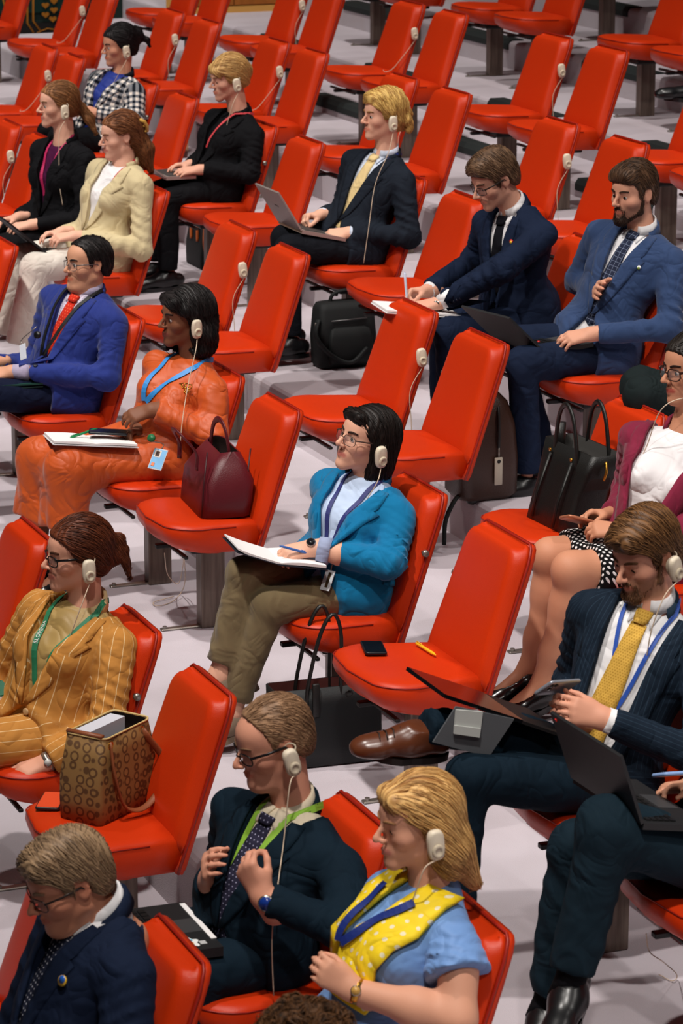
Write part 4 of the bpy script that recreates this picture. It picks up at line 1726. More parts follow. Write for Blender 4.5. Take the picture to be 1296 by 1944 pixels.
def cap_hair(line, top=0.012, side=0.008, back=0.012, front=0.0, ears=True):
    """close hair shell; line = [(f, u)] lower edge of the hair by depth"""
    F = Field()
    F.ell((0, -0.014 - (back - front) / 2, 0.033 + (top - 0.004) / 2), (0.076 + side, 0.096 + (back + front) / 2, 0.084 + top), k=0.02)
    F.ell((0, -0.045, -0.02), (0.066 + side * 0.6, 0.062 + back * 0.6, 0.07), k=0.03)
    F.ell((0, 0.045, 0.045), (0.058 + side * 0.4, 0.050 + front, 0.045 + top * 0.6), k=0.03)
    lo, hi = F.bounds()
    F.fun(lambda P: pw(P[..., 1], line) - P[..., 2], lo, hi, 0.006, 'i')
    if ears:
        for sx in (1, -1):
            F.ell((sx * 0.085, -0.006, -0.006), (0.03, 0.026, 0.034), k=0.006, op='s')
    return F


LINE_SHORT = [(-0.14, -0.062), (-0.09, -0.062), (-0.05, -0.05), (-0.028, -0.02), (-0.02, 0.028), (0.012, 0.03), (0.018, -0.014), (0.036, -0.012), (0.042, 0.03), (0.062, 0.052), (0.085, 0.07), (0.12, 0.078)]


def f_back(P):
    return np.stack([P[..., 0] * 0.3, np.full(P.shape[:-1], -1.0), -0.5 + 0 * P[..., 0] - np.maximum(0, -P[..., 1]) * 10], -1)


def f_down(P):
    return np.stack([P[..., 0] * 6, -0.6 + 0 * P[..., 0], -1 - 12 * np.abs(P[..., 0])], -1)


def f_part(px):
    """combed sideways from a parting at l = px, then down and back"""
    def fl(P):
        s = np.sign(P[..., 0] - px)
        return np.stack([s * np.maximum(0.0, P[..., 2]) * 14, np.full(P.shape[:-1], -0.45), -0.25 - np.abs(P[..., 0] - px) * 14], -1)
    return fl


# ------------------------------------------------------------------ interpretation earpieces
def earpiece_meshes():
    M = {}
    rings = []
    for z, sc in ((0.0, 0.72), (0.004, 0.92), (0.011, 1.0), (0.018, 0.97), (0.023, 0.86), (0.025, 0.6)):
        ring = []
        for i in range(28):
            a = 2 * math.pi * i / 28
            ca, sa = math.cos(a), math.sin(a)
            q = (abs(ca) ** 3.2 + abs(sa) ** 3.2) ** (-1 / 3.2)
            ring.append((z, 0.0225 * q * ca * sc, 0.040 * q * sa * (1 - 0.45 * (1 - sc))))
        rings.append(ring)
    M['ear_cup'] = MB().loft(rings).mesh()
    rings = []
    for z, sc in ((0.018, 1.0), (0.028, 1.0), (0.031, 0.9), (0.0315, 0.55), (0.0295, 0.5)):
        rings.append([(z, 0.0165 * math.cos(2 * math.pi * i / 20) * sc, -0.013 + 0.0185 * math.sin(2 * math.pi * i / 20) * sc) for i in range(20)])
    M['speaker_disc'] = MB().loft(rings).mesh()
    rings = []
    for z, sc in ((0.0, 0.8), (-0.008, 0.85), (-0.012, 0.7)):
        rings.append([(z, 0.0200 * math.cos(2 * math.pi * i / 20) * sc, 0.034 * math.sin(2 * math.pi * i / 20) * sc) for i in range(20)])
    M['ear_pad'] = MB().loft(rings).mesh()
    M['ear_cup'].materials.append(CREAM)
    M['speaker_disc'].materials.append(CREAM2)
    M['ear_pad'].materials.append(mat('beige_foam', (190, 172, 148), 0.9, 0.1))
    for m in M.values():
        m.polygons.foreach_set('use_smooth', np.ones(len(m.polygons), bool))
    return M


EPM = earpiece_meshes()


def earpiece(pos, axes, cord, label, group='interpretation earpieces', ear_hook=False):
    """pos world, axes rows = outward, across, up; cord = list of world points"""
    o = empty('headphones', pos, label, 'headphones', group)
    R = Matrix([[axes[0][i], axes[1][i], axes[2][i]] for i in range(3)])
    o.rotation_euler = R.to_euler()
    o.scale = (0.9, 0.9, 0.9)
    for k in ('ear_cup', 'ear_pad'):
        c = link(bpy.data.objects.new(k, EPM[k]), o)
        if k == 'ear_cup':
            link(bpy.data.objects.new('speaker_disc', EPM['speaker_disc']), c)
    if ear_hook:
        mb = MB().tube(spline([(0.006, 0.018, 0.022), (0.0, 0.026, 0.036), (-0.008, 0.012, 0.046), (-0.014, -0.008, 0.036)], 10), 0.0022, 6)
        obj('ear_hook', mb.mesh(), CREAM2, parent=o)
    inv = R.to_4x4() @ Matrix.Scale(0.9, 4)
    inv.translation = Vector(pos)
    inv = np.array(inv.inverted())
    if cord:
        p0 = np.array(pos) + np.array(axes[0]) * 0.0145 - np.array(axes[2]) * 0.035
        pts = np.array(spline([p0] + [np.asarray(c, float) for c in cord], 8 * len(cord)))
        pl = pts @ inv[:3, :3].T + inv[:3, 3]
        obj('cord', MB().tube(pl, 0.0019, 5).mesh(), CORDM, parent=o)
    return o


def hung(row, t, label, cord=None):
    """earpiece hanging from the hook on the near side of an empty chair; cord in chair coordinates"""
    c = np.array([t + 10, ROWQ[row], ROWZ[row] + SEATH])
    p = c + np.array(bk(0.207, 0.245, -0.022)) + np.array([0.012, 0, 0])
    if cord is None:
        cord = [(0.226, 0.055, 0.10), (0.224, 0.06, -0.02), (0.215, 0.07, -0.2), (0.20, 0.075, -0.40)]
    return earpiece(p, ((1, 0, 0), (0, unit([0, 1, 0.1])[1], unit([0, 1, 0.1])[2]), (0, -0.0995, 0.995)), [c + np.array(q) for q in cord], label)


def worn(s, cord, label, out=0.090, f=-0.002, u=-0.028, tilt=0.0):
    A = s.HA
    pos = s.hp(out, f, u)
    up = unit(A[:, 2] + tilt * A[:, 1])
    ou = A[:, 0]
    ac = np.cross(up, ou)
    return earpiece(pos, (ou, ac, up), cord, label, ear_hook=True)
# ------------------------------------------------------------------ hair styles shared by several people
def short_hair(s, rgb, rgb2=None, line=None, top=0.016, side=0.008, back=0.012, front=0.004, quiff=0.0, n=900, ln=(0.02, 0.045), seed=1, flow=None, rad=0.0009, jit=0.3, ears=True, groove=0.002, gdir=None, extra=None):
    F = cap_hair(line or LINE_SHORT, top, side, back, front, ears)
    if quiff:
        F.cone((-0.035, 0.075, 0.085), (0.035, 0.075, 0.088), 0.016 + quiff, 0.016 + quiff, k=0.03)
        F.ell((0, 0.03, 0.105), (0.055, 0.05, 0.02 + quiff), k=0.03)
    if extra:
        extra(F)
    s.haircol = srgb(*rgb)
    return hair(s, rgb, F, flow or f_back, n=n, ln=ln, rad=rad, rgb2=rgb2, jit=jit, seed=seed, groove=groove, gdir=gdir, lift=0.002)


def beard(s, rgb, rgb2=None, seed=3, th=0.007, n=700, full=True):
    F = Field()
    for sx in (1, -1):
        F.cone((sx * 0.066, 0.014, -0.02), (sx * 0.053, 0.018, -0.062), 0.006, 0.009, k=0.02)
        F.cone((sx * 0.053, 0.022, -0.068), (sx * 0.014, 0.082, -0.104), 0.009 + th * 0.3, 0.010 + th * 0.4, k=0.02)
        F.cone((sx * 0.026, 0.084, -0.060), (sx * 0.018, 0.086, -0.095), 0.006, 0.010, k=0.015)
        F.cone((0, 0.1015, -0.046), (sx * 0.025, 0.086, -0.056), 0.0045, 0.0045, k=0.006)
    F.ell((0, 0.088, -0.103), (0.022, 0.016, 0.016), k=0.02)
    fl = lambda P: np.stack([P[..., 0] * 0.2, 0.25 + 0 * P[..., 0], -1 + 0 * P[..., 0]], -1)
    return hair(s, rgb, F, fl, n=n, ln=(0.008, 0.018), rad=0.0006, rgb2=rgb2, name='beard', jit=0.6, seed=seed, groove=0.0012, h=0.004, lift=0.003)


def suit(s, jm, shirtm, tiem=None, tie=None, jk=None, tr=None, cuff=True, cuffr=0.031, tkw=None):
    s.shirt(shirtm)
    s.jacket(jm, **(jk or {}))
    if tiem:
        s.tie(tiem, **(tie or {}))
    if cuff:
        s.cuffs(shirtm, cuffr)
    if tr is not None:
        s.trousers(tr, **(tkw or {}))


def brow_mat(rgb):
    return mat('brow_%d_%d_%d' % rgb, rgb, 0.8, 0.2)
# ------------------------------------------------------------------ the audience
NAVY = fabric('navy_wool', (24, 34, 56), rgb2=(17, 24, 42))
NAVYT = fabric('dark_petrol_wool', (16, 32, 44), rgb2=(12, 24, 34))
BLACKF = fabric('black_wool', (16, 16, 19), rgb2=(22, 22, 26))
WHITEC = fabric('white_cotton', (232, 230, 232), 0.8, 700, 0.08)
PEOPLE = {}


def teal_woman():
    t = -9.04
    s = Person(2, t, 'woman in a teal blazer and olive trousers taking notes', dict(
        pelvis=seat_pt(2, t, 0.115, 0.085), neck=(700, 922, 0.0), eL=(738, 1070, 0.22), wL=(592, 1040, 0.10), eR=(640, 1050, -0.22), wR=(585, 1066, -0.04),
        kR=(465, 1088, 0.03), aR=(417, 1275, 0.03), kL=(512, 1150, 0.10), aL=(440, 1345, 0.05)), (222, 168, 142), female=True, width=0.158, fat=0.004, bust=0.018, turn=32)
    s.haircol = srgb(28, 20, 18)
    s.gaze = (0.0, 0.1)
    s.head((722, 850), yaw=14, pitch=12, roll=10, fat=0.003, lipc=(186, 100, 92))
    s.brows(brow_mat((54, 38, 32)))
    s.shirt(fabric('pale_blue_blouse', (190, 208, 236), 0.7, 700, 0.08), 'blouse', collar=False)
    s.jacket(fabric('teal_blazer', (0, 112, 160), rgb2=(0, 92, 138)), 'blazer', u0=0.10, w1=0.085, low=0.06, hem=0.28, end=0.80, hemlow=0.14, h=0.008)
    s.cuffs(patterned('striped_lining', (232, 230, 238), 'stripes', (150, 160, 190), 0.006, 0.2), 0.041, 'L', 0.84, 0.92)
    s.hand('L', (-0.1, 0.95, -0.15), (0.55, 0.0, 0.85), curl=(38, 45, 25), thumb=(25, 35, 20), bare=0.35)
    s.hand('R', (0.1, 0.9, -0.2), (-0.2, 0.1, 0.9))
    s.trousers(fabric('olive_cotton', (116, 100, 72), rgb2=(100, 86, 60)), r0=(0.082, 0.066, 0.058, 0.054), end=0.90)
    F = Field()
    F.ell((0, -0.020, 0.036), (0.090, 0.106, 0.095), k=0.02)
    F.ell((0, -0.055, -0.07), (0.098, 0.062, 0.115), k=0.05)
    F.ell((0.052, -0.02, -0.06), (0.040, 0.05, 0.10), k=0.03)
    F.ell((-0.052, -0.0, -0.05), (0.036, 0.05, 0.10), k=0.03)
    F.cone((-0.045, 0.072, 0.078), (0.03, 0.08, 0.085), 0.020, 0.018, k=0.03)
    F.fun(lambda P: np.maximum(P[..., 1] - pw(P[..., 2], [(-0.2, 0.0), (-0.05, 0.012), (0.01, 0.030), (0.04, 0.060), (0.06, 0.105), (0.12, 0.12)]), -0.19 - P[..., 2]), *F.bounds(), 0.008, 'i')
    hair(s, (34, 25, 22), F, f_part(0.01), n=900, ln=(0.08, 0.16), rgb2=(12, 9, 9), gdir=(0.2, 1, 0.25), gfreq=420)
    s.glasses(mat('brown_frame', (70, 48, 38), 0.3), label='brown rimmed eyeglasses of the woman in teal')
    SH = mat('taupe_suede', (122, 104, 88), 0.9, 0.2)
    s.shoe('R', (0.0, -0.75, -0.5), SH, L=0.24, heel=0.055, pump=True)
    s.shoe('L', (0.0, -1, -0.25), SH, L=0.24, heel=0.055, pump=True)
    s.bare_leg('R', thigh=0.0, calf=False, r=(0.05, 0.045, 0.046, 0.031), foot=(0, -0.75, -0.35))
    s.bare_leg('L', thigh=0.0, calf=False, r=(0.05, 0.045, 0.046, 0.031), foot=(0, -1, -0.2))
    s.lanyard(mat('navy_lanyard', (44, 48, 110), 0.6), s.Fs, u0=0.30, side=0.05, w=0.014, cx=0.0)
    s.finish(legs='LR')
    worn(s, [on(716, 915, 'x', s.xc + 0.12), on(690, 960, 'x', s.xc + 0.1), on(672, 1010, 'x', s.xc + 0.1)], 'cream earpiece on the ear of the woman in teal', tilt=0.3)
    return s


def orange_woman():
    t = -10.94
    s = Person(2, t, 'woman in an orange dress suit with folded hands and a blue lanyard', dict(
        pelvis=seat_pt(2, t, 0.115, 0.085), neck=(366, 695, 0.0), eL=(404, 828, 0.22), wL=(290, 778, 0.12), eR=(296, 800, -0.24), wR=(272, 808, 0.02),
        kL=(128, 888, 0.09), aL=(118, 1085, 0.08), kR=(78, 872, -0.07), aR=(62, 1060, -0.08)), (124, 78, 56), female=True, width=0.160, fat=0.004, bust=0.025, turn=32)
    s.haircol = srgb(20, 16, 16)
    s.gaze = (0.0, -0.12)
    s.head((371, 610), yaw=6, pitch=-2, roll=4, nose=0.8, lips=1.35, lipc=(120, 60, 54), blush=0.2)
    s.brows(brow_mat((30, 20, 18)))
    OR = fabric('orange_satin', (196, 82, 24), 0.5, 500, 0.06, 0.1, (182, 72, 20), spec=0.4)
    s.jacket(OR, 'dress_jacket', w1=0.0, e=0.010, hem=0.18, lapel=0, collar=False, end=0.93, A=0.007, h=0.008, r=(0.066, 0.054, 0.046))
    # long skirt of the dress over both knees
    F = Field()
    F.ell(s.tp(0, 0, 0.0), (0.165, 0.125, 0.105), s.ax, k=0.05)
    for q in 'LR':
        H, K, A_ = s.P['h' + q], s.P['k' + q], s.P['a' + q]
        F.cone(H, K, 0.09, 0.072, k=0.07)
        F.cone(K, lerp(K, A_, 0.55), 0.074, 0.088, k=0.08, cutb=True)
    F.post = lambda P: 0.004 * (1 - 1.6 * np.abs(np.sin(P @ np.array([22.0, 5.0, 16.0]) + 2.6 * wob(P, 6)))) + 0.003 * wob(P, 16)
    V, Fc = F.mesh(0.008)
    s.add('skirt', mesh_from(V, Fc), OR)
    s.hand('L', (-0.15, 0.95, -0.25), (0.6, -0.05, 0.8), curl=(28, 35, 20), thumb=(20, 30, 20))
    s.hand('R', (0.35, 0.85, -0.2), (0.0, 0.6, 0.7), curl=(55, 65, 40), thumb=(20, 40, 30))
    F = Field()
    F.ell((0, -0.022, 0.040), (0.094, 0.108, 0.100), k=0.02)
    F.ell((0, -0.06, -0.06), (0.105, 0.065, 0.12), k=0.05)
    F.ell((0.060, -0.045, -0.09), (0.05, 0.055, 0.085), k=0.03)
    F.ell((-0.058, 0.0, -0.06), (0.045, 0.05, 0.11), k=0.03)
    F.cone((-0.045, 0.07, 0.075), (0.045, 0.072, 0.078), 0.026, 0.024, k=0.03)
    F.cone((0.075, 0.035, 0.045), (0.08, 0.0, 0.02), 0.016, 0.016, k=0.03)
    F.cone((-0.06, 0.05, -0.11), (-0.03, 0.085, -0.13), 0.02, 0.012, k=0.03)
    F.fun(lambda P: np.maximum(P[..., 1] - pw(P[..., 2], [(-0.13, 0.1), (-0.12, 0.0), (-0.03, 0.012), (0.015, 0.034), (0.035, 0.07), (0.055, 0.11), (0.12, 0.12)]) - 0.06 * (P[..., 0] < -0.02) * (P[..., 2] < -0.05), -0.175 - P[..., 2]), *F.bounds(), 0.008, 'i')
    F.post = lambda P: 0.005 * np.sin(60 * P[..., 2] + 3 * wob(P, 20)) * (P[..., 2] < 0.02)
    hair(s, (36, 30, 30), F, f_part(-0.015), n=1100, ln=(0.06, 0.13), rgb2=(10, 8, 9), gdir=(0.3, 1, 0.3), gfreq=380, jit=0.45)
    s.bare_leg('L', thigh=0.0, r=(0.06, 0.05, 0.054, 0.033), foot=(0, -1, -0.3))
    s.bare_leg('R', thigh=0.0, r=(0.06, 0.05, 0.054, 0.033), foot=(0, -1, -0.3))
    PU = mat('black_patent', (12, 11, 12), 0.2, 0.6)
    s.shoe('L', (0, -1, -0.2), PU, L=0.24, heel=0.05, pump=True)
    s.shoe('R', (0, -1, -0.2), PU, L=0.24, heel=0.05, pump=True)
    s.lanyard(mat('sky_blue_lanyard', (52, 136, 208), 0.5), s.Fj, u0=0.47, side=0.06, w=0.02, cx=-0.03, u1=1.0)
    GOLDM = mat('gold_metal', (206, 150, 60), 0.25, 0.5, metal=0.9)
    Q, N = project(s.Fj, [s.tp(0.085, 0.36, 0.78)], -s.fwd)
    mb = MB()
    for a, b in ((0, 0), (0.016, 0.004), (0.030, 0.006), (0.01, -0.014), (0.026, -0.012), (-0.012, -0.006)):
        c = Q[0] + N[0] * 0.006 + s.left * a + s.up * b
        mb.tube([c + 0.0095 * (s.left * math.cos(k * 0.785) + s.up * math.sin(k * 0.785)) for k in range(9)], 0.0022, 5, cap=False)
    s.add('brooch', mb.mesh(), GOLDM)
    s.finish(legs='LR')
    worn(s, [on(371, 668, 'x', s.xc + 0.14), on(357, 730, 'x', s.xc + 0.17), on(346, 800, 'x', s.xc + 0.23), on(341, 856, 'x', s.xc + 0.24)], 'cream earpiece on the ear of the woman in orange')
    return s


def blue_suit_man():
    t = -12.137
    s = Person(2, t, 'bespectacled man in a royal blue suit with a red tie', dict(
        pelvis=seat_pt(2, t, 0.115, 0.085), neck=(166, 566, 0.0), eL=(202, 715, 0.23), wL=(24, 706, 0.09), eR=(70, 690, -0.24), wR=(-8, 690, -0.08),
        kL=(-62, 748, 0.13), aL=(-70, 900, 0.12), kR=(-90, 730, -0.13), aR=(-100, 880, -0.12)), (206, 150, 120), width=0.19, fat=0.014, turn=32)
    s.haircol = srgb(22, 18, 18)
    s.gaze = (0.05, -0.05)
    s.head((186, 506), yaw=12, pitch=0, roll=2, fat=0.006, nose=0.6, stubble=0.08)
    s.brows(brow_mat((30, 24, 22)))
    BL = fabric('royal_blue_wool', (34, 50, 124), rgb2=(26, 40, 104))
    suit(s, BL, patterned('lilac_check_shirt', (214, 206, 222), 'grid', (170, 160, 186), 0.010, 0.2), patterned('red_tie', (196, 44, 26), 'dots', (222, 100, 70), 0.012, 0.2),
         dict(u0=0.2, swing=-0.02), dict(u0=0.22, w1=0.060, low=0.06, hem=0.28, hemlow=0.08, h=0.008), fabric('navy_trouser', (18, 24, 46)))
    s.hand('L', (-0.2, 0.95, -0.1), (0.5, 0, 0.85), curl=(30, 35, 20))
    s.hand('R', (0.2, 0.95, -0.1), (-0.3, 0, 0.9), curl=(30, 35, 20))
    ln = [(-0.14, -0.062), (-0.09, -0.062), (-0.05, -0.05), (-0.028, -0.02), (-0.02, 0.028), (0.012, 0.03), (0.018, 0.0), (0.034, 0.0), (0.04, 0.04), (0.055, 0.085), (0.12, 0.11)]
    short_hair(s, (34, 28, 28), (12, 10, 11), ln, top=0.008, side=0.010, back=0.012, n=900, ln=(0.03, 0.06), flow=f_part(0.03), rad=0.001)
    s.glasses(mat('steel_frame', (120, 112, 108), 0.3, metal=0.6), label='thin metal eyeglasses of the man in royal blue')
    s.lanyard(mat('black_lanyard', (16, 16, 18), 0.6), s.Fj, u0=0.30, side=0.055, w=0.015, cx=-0.02, off=0.007)
    s.finish()
    return s


def tan_woman():
    t = -8.66
    s = Person(1, t, 'woman in a tan pinstripe suit with a green lanyard', dict(
        pelvis=seat_pt(1, t, 0.115, 0.085), neck=(160, 1160, 0.0), eL=(198, 1385, 0.22), wL=(92, 1446, 0.19), eR=(2, 1300, -0.24), wR=(-45, 1370, -0.12),
        kL=(-110, 1425, 0.11), aL=(-120, 1650, 0.1), kR=(-140, 1390, -0.11), aR=(-150, 1620, -0.1)), (218, 158, 132), female=True, width=0.172, fat=0.016, bust=0.03, turn=34)
    s.haircol = srgb(84, 42, 26)
    s.gaze = (0.0, 0.0)
    s.head((167, 1066), yaw=2, pitch=-2, roll=3, fat=0.004, lipc=(190, 104, 92))
    s.brows(brow_mat((84, 52, 36)))
    TAN = patterned('tan_pinstripe', (190, 130, 62), 'stripes', (232, 200, 150), 0.032, 0.06)
    s.shirt(fabric('olive_satin_blouse', (172, 142, 84), 0.5, 500, 0.06, 0.1, (156, 126, 72), 0.4), 'blouse', collar=False, wr=0.005)
    s.jacket(TAN, 'blazer', u0=0.16, w1=0.085, low=0.10, hem=0.25, h=0.008, r=(0.068, 0.058, 0.047), A=0.012)
    s.trousers(TAN, r0=(0.095, 0.075, 0.066, 0.058))
    s.hand('L', (-0.05, 0.97, -0.25), (0.35, 0.15, 0.9), curl=(12, 18, 12), spread=7, thumb=(30, 15, 10))
    s.hand('R', (0.2, 0.95, -0.2), (-0.3, 0, 0.9), curl=(30, 35, 20))
    ln = [(-0.14, -0.075), (-0.05, -0.07), (-0.02, -0.045), (0.0, -0.01), (0.026, 0.0), (0.045, 0.03), (0.065, 0.056), (0.085, 0.076), (0.12, 0.085)]

    def bun(F):
        F.ell((0.0, -0.118, -0.012), (0.042, 0.030, 0.045), k=0.02)
        for a, b, c, d in ((0.01, -0.14, 0.035, 0.02), (0.02, -0.155, 0.0, 0.012), (-0.02, -0.15, 0.02, 0.013), (0.03, -0.15, -0.035, 0.010)):
            F.cone((a * 0.5, -0.125, 0.0), (a, b, c), 0.018, d, k=0.015)
            F.cone((a, b, c), (a * 1.2, b - 0.014, c - 0.055), d, 0.005, k=0.012)
    short_hair(s, (112, 56, 32), (64, 30, 18), ln, top=0.016, side=0.014, back=0.016, front=0.006, n=1100, ln=(0.05, 0.11), flow=f_back, ears=False, gdir=(1, 0.1, 0.6), rad=0.001, jit=0.3, extra=bun)
    s.glasses(mat('black_frame', (20, 18, 20), 0.25), w=0.05, h=0.034, r=0.0022, label='black plastic eyeglasses of the woman in tan')
    s.lanyard(mat('green_lanyard', (38, 122, 84), 0.6), s.Fs, u0=0.34, side=0.065, w=0.018, cx=0.01)
    s.finish()
    worn(s, [on(158, 1140, 'x', s.xc + 0.12), on(136, 1200, 'x', s.xc + 0.1), on(124, 1236, 'x', s.xc + 0.06)], 'cream earpiece on the ear of the woman in tan')
    return s


def lime_lanyard_man():
    t = -6.85
    s = Person(1, t, 'balding man in a dark suit, lime lanyard, fiddling with his tie', dict(
        pelvis=seat_pt(1, t, 0.115, 0.085), neck=(556, 1552, 0.0), eL=(668, 1770, 0.36), wL=(500, 1706, 0.25), eR=(420, 1700, -0.26), wR=(396, 1672, -0.03),
        kL=(372, 1856, 0.12), aL=(380, 2120, 0.12), kR=(320, 1790, -0.14), aR=(330, 2060, -0.12)), (214, 150, 124), width=0.205, fat=0.022, turn=26)
    s.haircol = srgb(128, 96, 72)
    s.gaze = (0.0, -0.4)
    s.head((546, 1424), yaw=2, pitch=-17, roll=4, fat=0.006, nose=1.2, eyes='down', blush=0.5)
    s.brows(brow_mat((120, 86, 64)))
    suit(s, NAVYT, fabric('cream_shirt', (222, 208, 182), 0.75, 700, 0.08), patterned('dotted_navy_tie', (44, 42, 62), 'dots', (170, 168, 196), 0.012, 0.14),
         dict(u0=0.05, swing=0.0, w=(0.04, 0.085)), dict(u0=0.10, w1=0.062, low=0.10, hem=0.26, h=0.0085, A=0.011, r=(0.07, 0.06, 0.048)), NAVYT, cuff=False, tkw=dict(r0=(0.092, 0.074, 0.066, 0.058)))
    s.hand('L', (-0.35, 0.35, 0.75), (0.55, 0.75, -0.1), curl=(50, 50, 25), thumb=(25, 40, 25), bare=0.2)
    s.hand('R', (0.55, 0.25, 0.65), (-0.2, 0.85, 0.2), curl=(30, 40, 20), thumb=(30, 35, 20), bare=0.2)
    ln = [(-0.14, -0.062), (-0.09, -0.062), (-0.05, -0.05), (-0.028, -0.02), (-0.02, 0.028), (0.012, 0.03), (0.018, 0.0), (0.03, 0.0), (0.036, 0.05), (0.05, 0.085), (0.06, 0.1), (0.12, 0.12)]
    short_hair(s, (166, 128, 96), (116, 86, 62), ln, top=0.010, side=0.006, back=0.010, n=1200, ln=(0.015, 0.035), rad=0.0008, jit=0.7)
    s.glasses(mat('black_frame', (20, 18, 20), 0.25), w=0.05, h=0.034, r=0.002, label='black eyeglasses of the man with the lime lanyard')
    s.lanyard(mat('lime_lanyard', (138, 184, 58), 0.6), s.Fs, u0=0.22, side=0.04, w=0.018, cx=0.0, off=0.004)
    s.finish()
    worn(s, [on(550, 1490, 'x', s.xc + 0.13), on(538, 1600, 'x', s.xc + 0.14), on(526, 1690, 'x', s.xc + 0.2), on(516, 1780, 'x', s.xc + 0.24), on(519, 1890, 'x', s.xc + 0.22)], 'cream earpiece on the ear of the man with the lime lanyard')
    return s


def scarf_woman():
    t = -6.15
    s = Person(1, t, 'blonde woman in a pale blue top and yellow scarf, arms folded', dict(
        pelvis=seat_pt(1, t, 0.115, 0.085), neck=(818, 1702, 0.0), eL=(868, 1935, 0.22), wL=(672, 1880, 0.10), eR=(760, 1900, -0.2), wR=(680, 1935, 0.02),
        kL=(620, 2040, 0.1), aL=(640, 2300, 0.1), kR=(590, 2010, -0.08), aR=(600, 2270, -0.08)), (216, 156, 128), female=True, width=0.158, fat=0.0, bust=0.02, turn=18)
    s.haircol = srgb(190, 140, 84)
    s.gaze = (0.0, -0.4)
    s.head((822, 1578), yaw=1, pitch=-6, roll=3, sc=0.98, eyes='down', nose=0.9, lipc=(196, 116, 106))
    s.brows(brow_mat((150, 108, 72)))
    LB = fabric('sky_blue_top', (112, 150, 206), 0.6, 700, 0.05, 0.1, (100, 138, 194), 0.3)
    s.jacket(LB, 'top', w1=0.0, e=0.008, hem=0.12, lapel=0, collar=False, A=0.006, which='', h=0.0085)
    for q, sg in (('L', 1), ('R', -1)):
        S, E = s.P['s' + q], s.P['e' + q]
        F = Field()
        F.cone(S - s.left * 0.03 * sg, lerp(S, E, 0.42), 0.062, 0.078, k=0.03, fold=(0.006, 2, 1.2, 1.0), cutb=True)
        V, Fc = F.mesh(0.008)
        s.add('sleeve', mesh_from(V, Fc), LB)
    s.trousers(NAVY)
    s.bare_arm('L', (0.049, 0.040, 0.027), a=0.2)
    s.bare_arm('R', (0.049, 0.040, 0.027), a=0.2)
    s.hand('L', (-0.25, 0.75, 0.55), (0.7, 0.45, 0.35), curl=(35, 50, 30), thumb=(25, 35, 25))
    s.hand('R', (0.15, 0.9, 0.1), (0.4, 0.3, 0.8), curl=(30, 40, 20))
    F = Field()
    F.ell((0, -0.018, 0.040), (0.088, 0.106, 0.094), k=0.02)
    F.ell((0, -0.05, -0.05), (0.088, 0.066, 0.11), k=0.05)
    F.cone((0.03, -0.075, -0.08), (0.035, -0.125, -0.19), 0.055, 0.02, k=0.04, flat=(np.array([1.0, 0, 0]), 1.3))
    F.cone((-0.04, -0.06, -0.08), (-0.05, -0.08, -0.2), 0.05, 0.025, k=0.04)
    F.cone((0.07, -0.035, 0.0), (0.066, -0.05, -0.13), 0.026, 0.018, k=0.03)
    F.cone((-0.04, 0.07, 0.08), (0.035, 0.076, 0.082), 0.020, 0.020, k=0.03)
    F.cone((-0.06, 0.0, -0.06), (-0.05, 0.035, -0.17), 0.026, 0.014, k=0.03)
    F.fun(lambda P: np.maximum(P[..., 1] - pw(P[..., 2], [(-0.2, 0.05), (-0.05, 0.0), (0.01, 0.022), (0.035, 0.06), (0.06, 0.11), (0.12, 0.12)]), -0.215 - P[..., 2]), *F.bounds(), 0.008, 'i')
    hair(s, (232, 186, 118), F, lambda P: np.stack([P[..., 0] * 2, -0.75 + 0 * P[..., 0], -0.55 - 6 * np.maximum(0, -P[..., 1] + 0.02)], -1), n=1500, ln=(0.08, 0.17), rgb2=(150, 100, 52), gdir=(0.9, 0.35, 0.75), gfreq=430, jit=0.3, rad=0.001)
    # scarf: two loose bands from the nape down the chest
    YS = patterned('yellow_silk', (246, 212, 40), 'dots', (236, 226, 190), 0.026, 0.17, rough=0.55)
    base = Field()
    base.ops = list(s.Fj.ops)
    so = s.patch('scarf', base, [(1.06, 0.03, 0.085), (1.0, 0.025, 0.10), (0.9, 0.015, 0.105), (0.8, 0.0, 0.10), (0.68, -0.03, 0.09), (0.55, -0.045, 0.075), (0.42, -0.05, 0.07), (0.32, -0.05, 0.075), (0.27, -0.035, 0.07)], YS, 8, 0.010, 0.010)
    s.patch('scarf_tail', base, [(1.06, -0.085, -0.03), (1.0, -0.10, -0.03), (0.88, -0.12, -0.045), (0.75, -0.125, -0.05), (0.6, -0.12, -0.06), (0.48, -0.11, -0.07)], YS, 6, 0.008, 0.010, parent=so)
    s.lanyard(mat('navy_ribbon', (22, 42, 116), 0.5), base, u0=0.58, side=0.045, w=0.020, cx=-0.045, u1=0.94, off=0.024)
    s.finish()
    worn(s, [on(806, 1648, 'x', s.xc + 0.11), on(790, 1690, 'x', s.xc + 0.09), on(776, 1730, 'x', s.xc + 0.06)], 'cream earpiece on the ear of the blonde woman with the scarf')
    return s


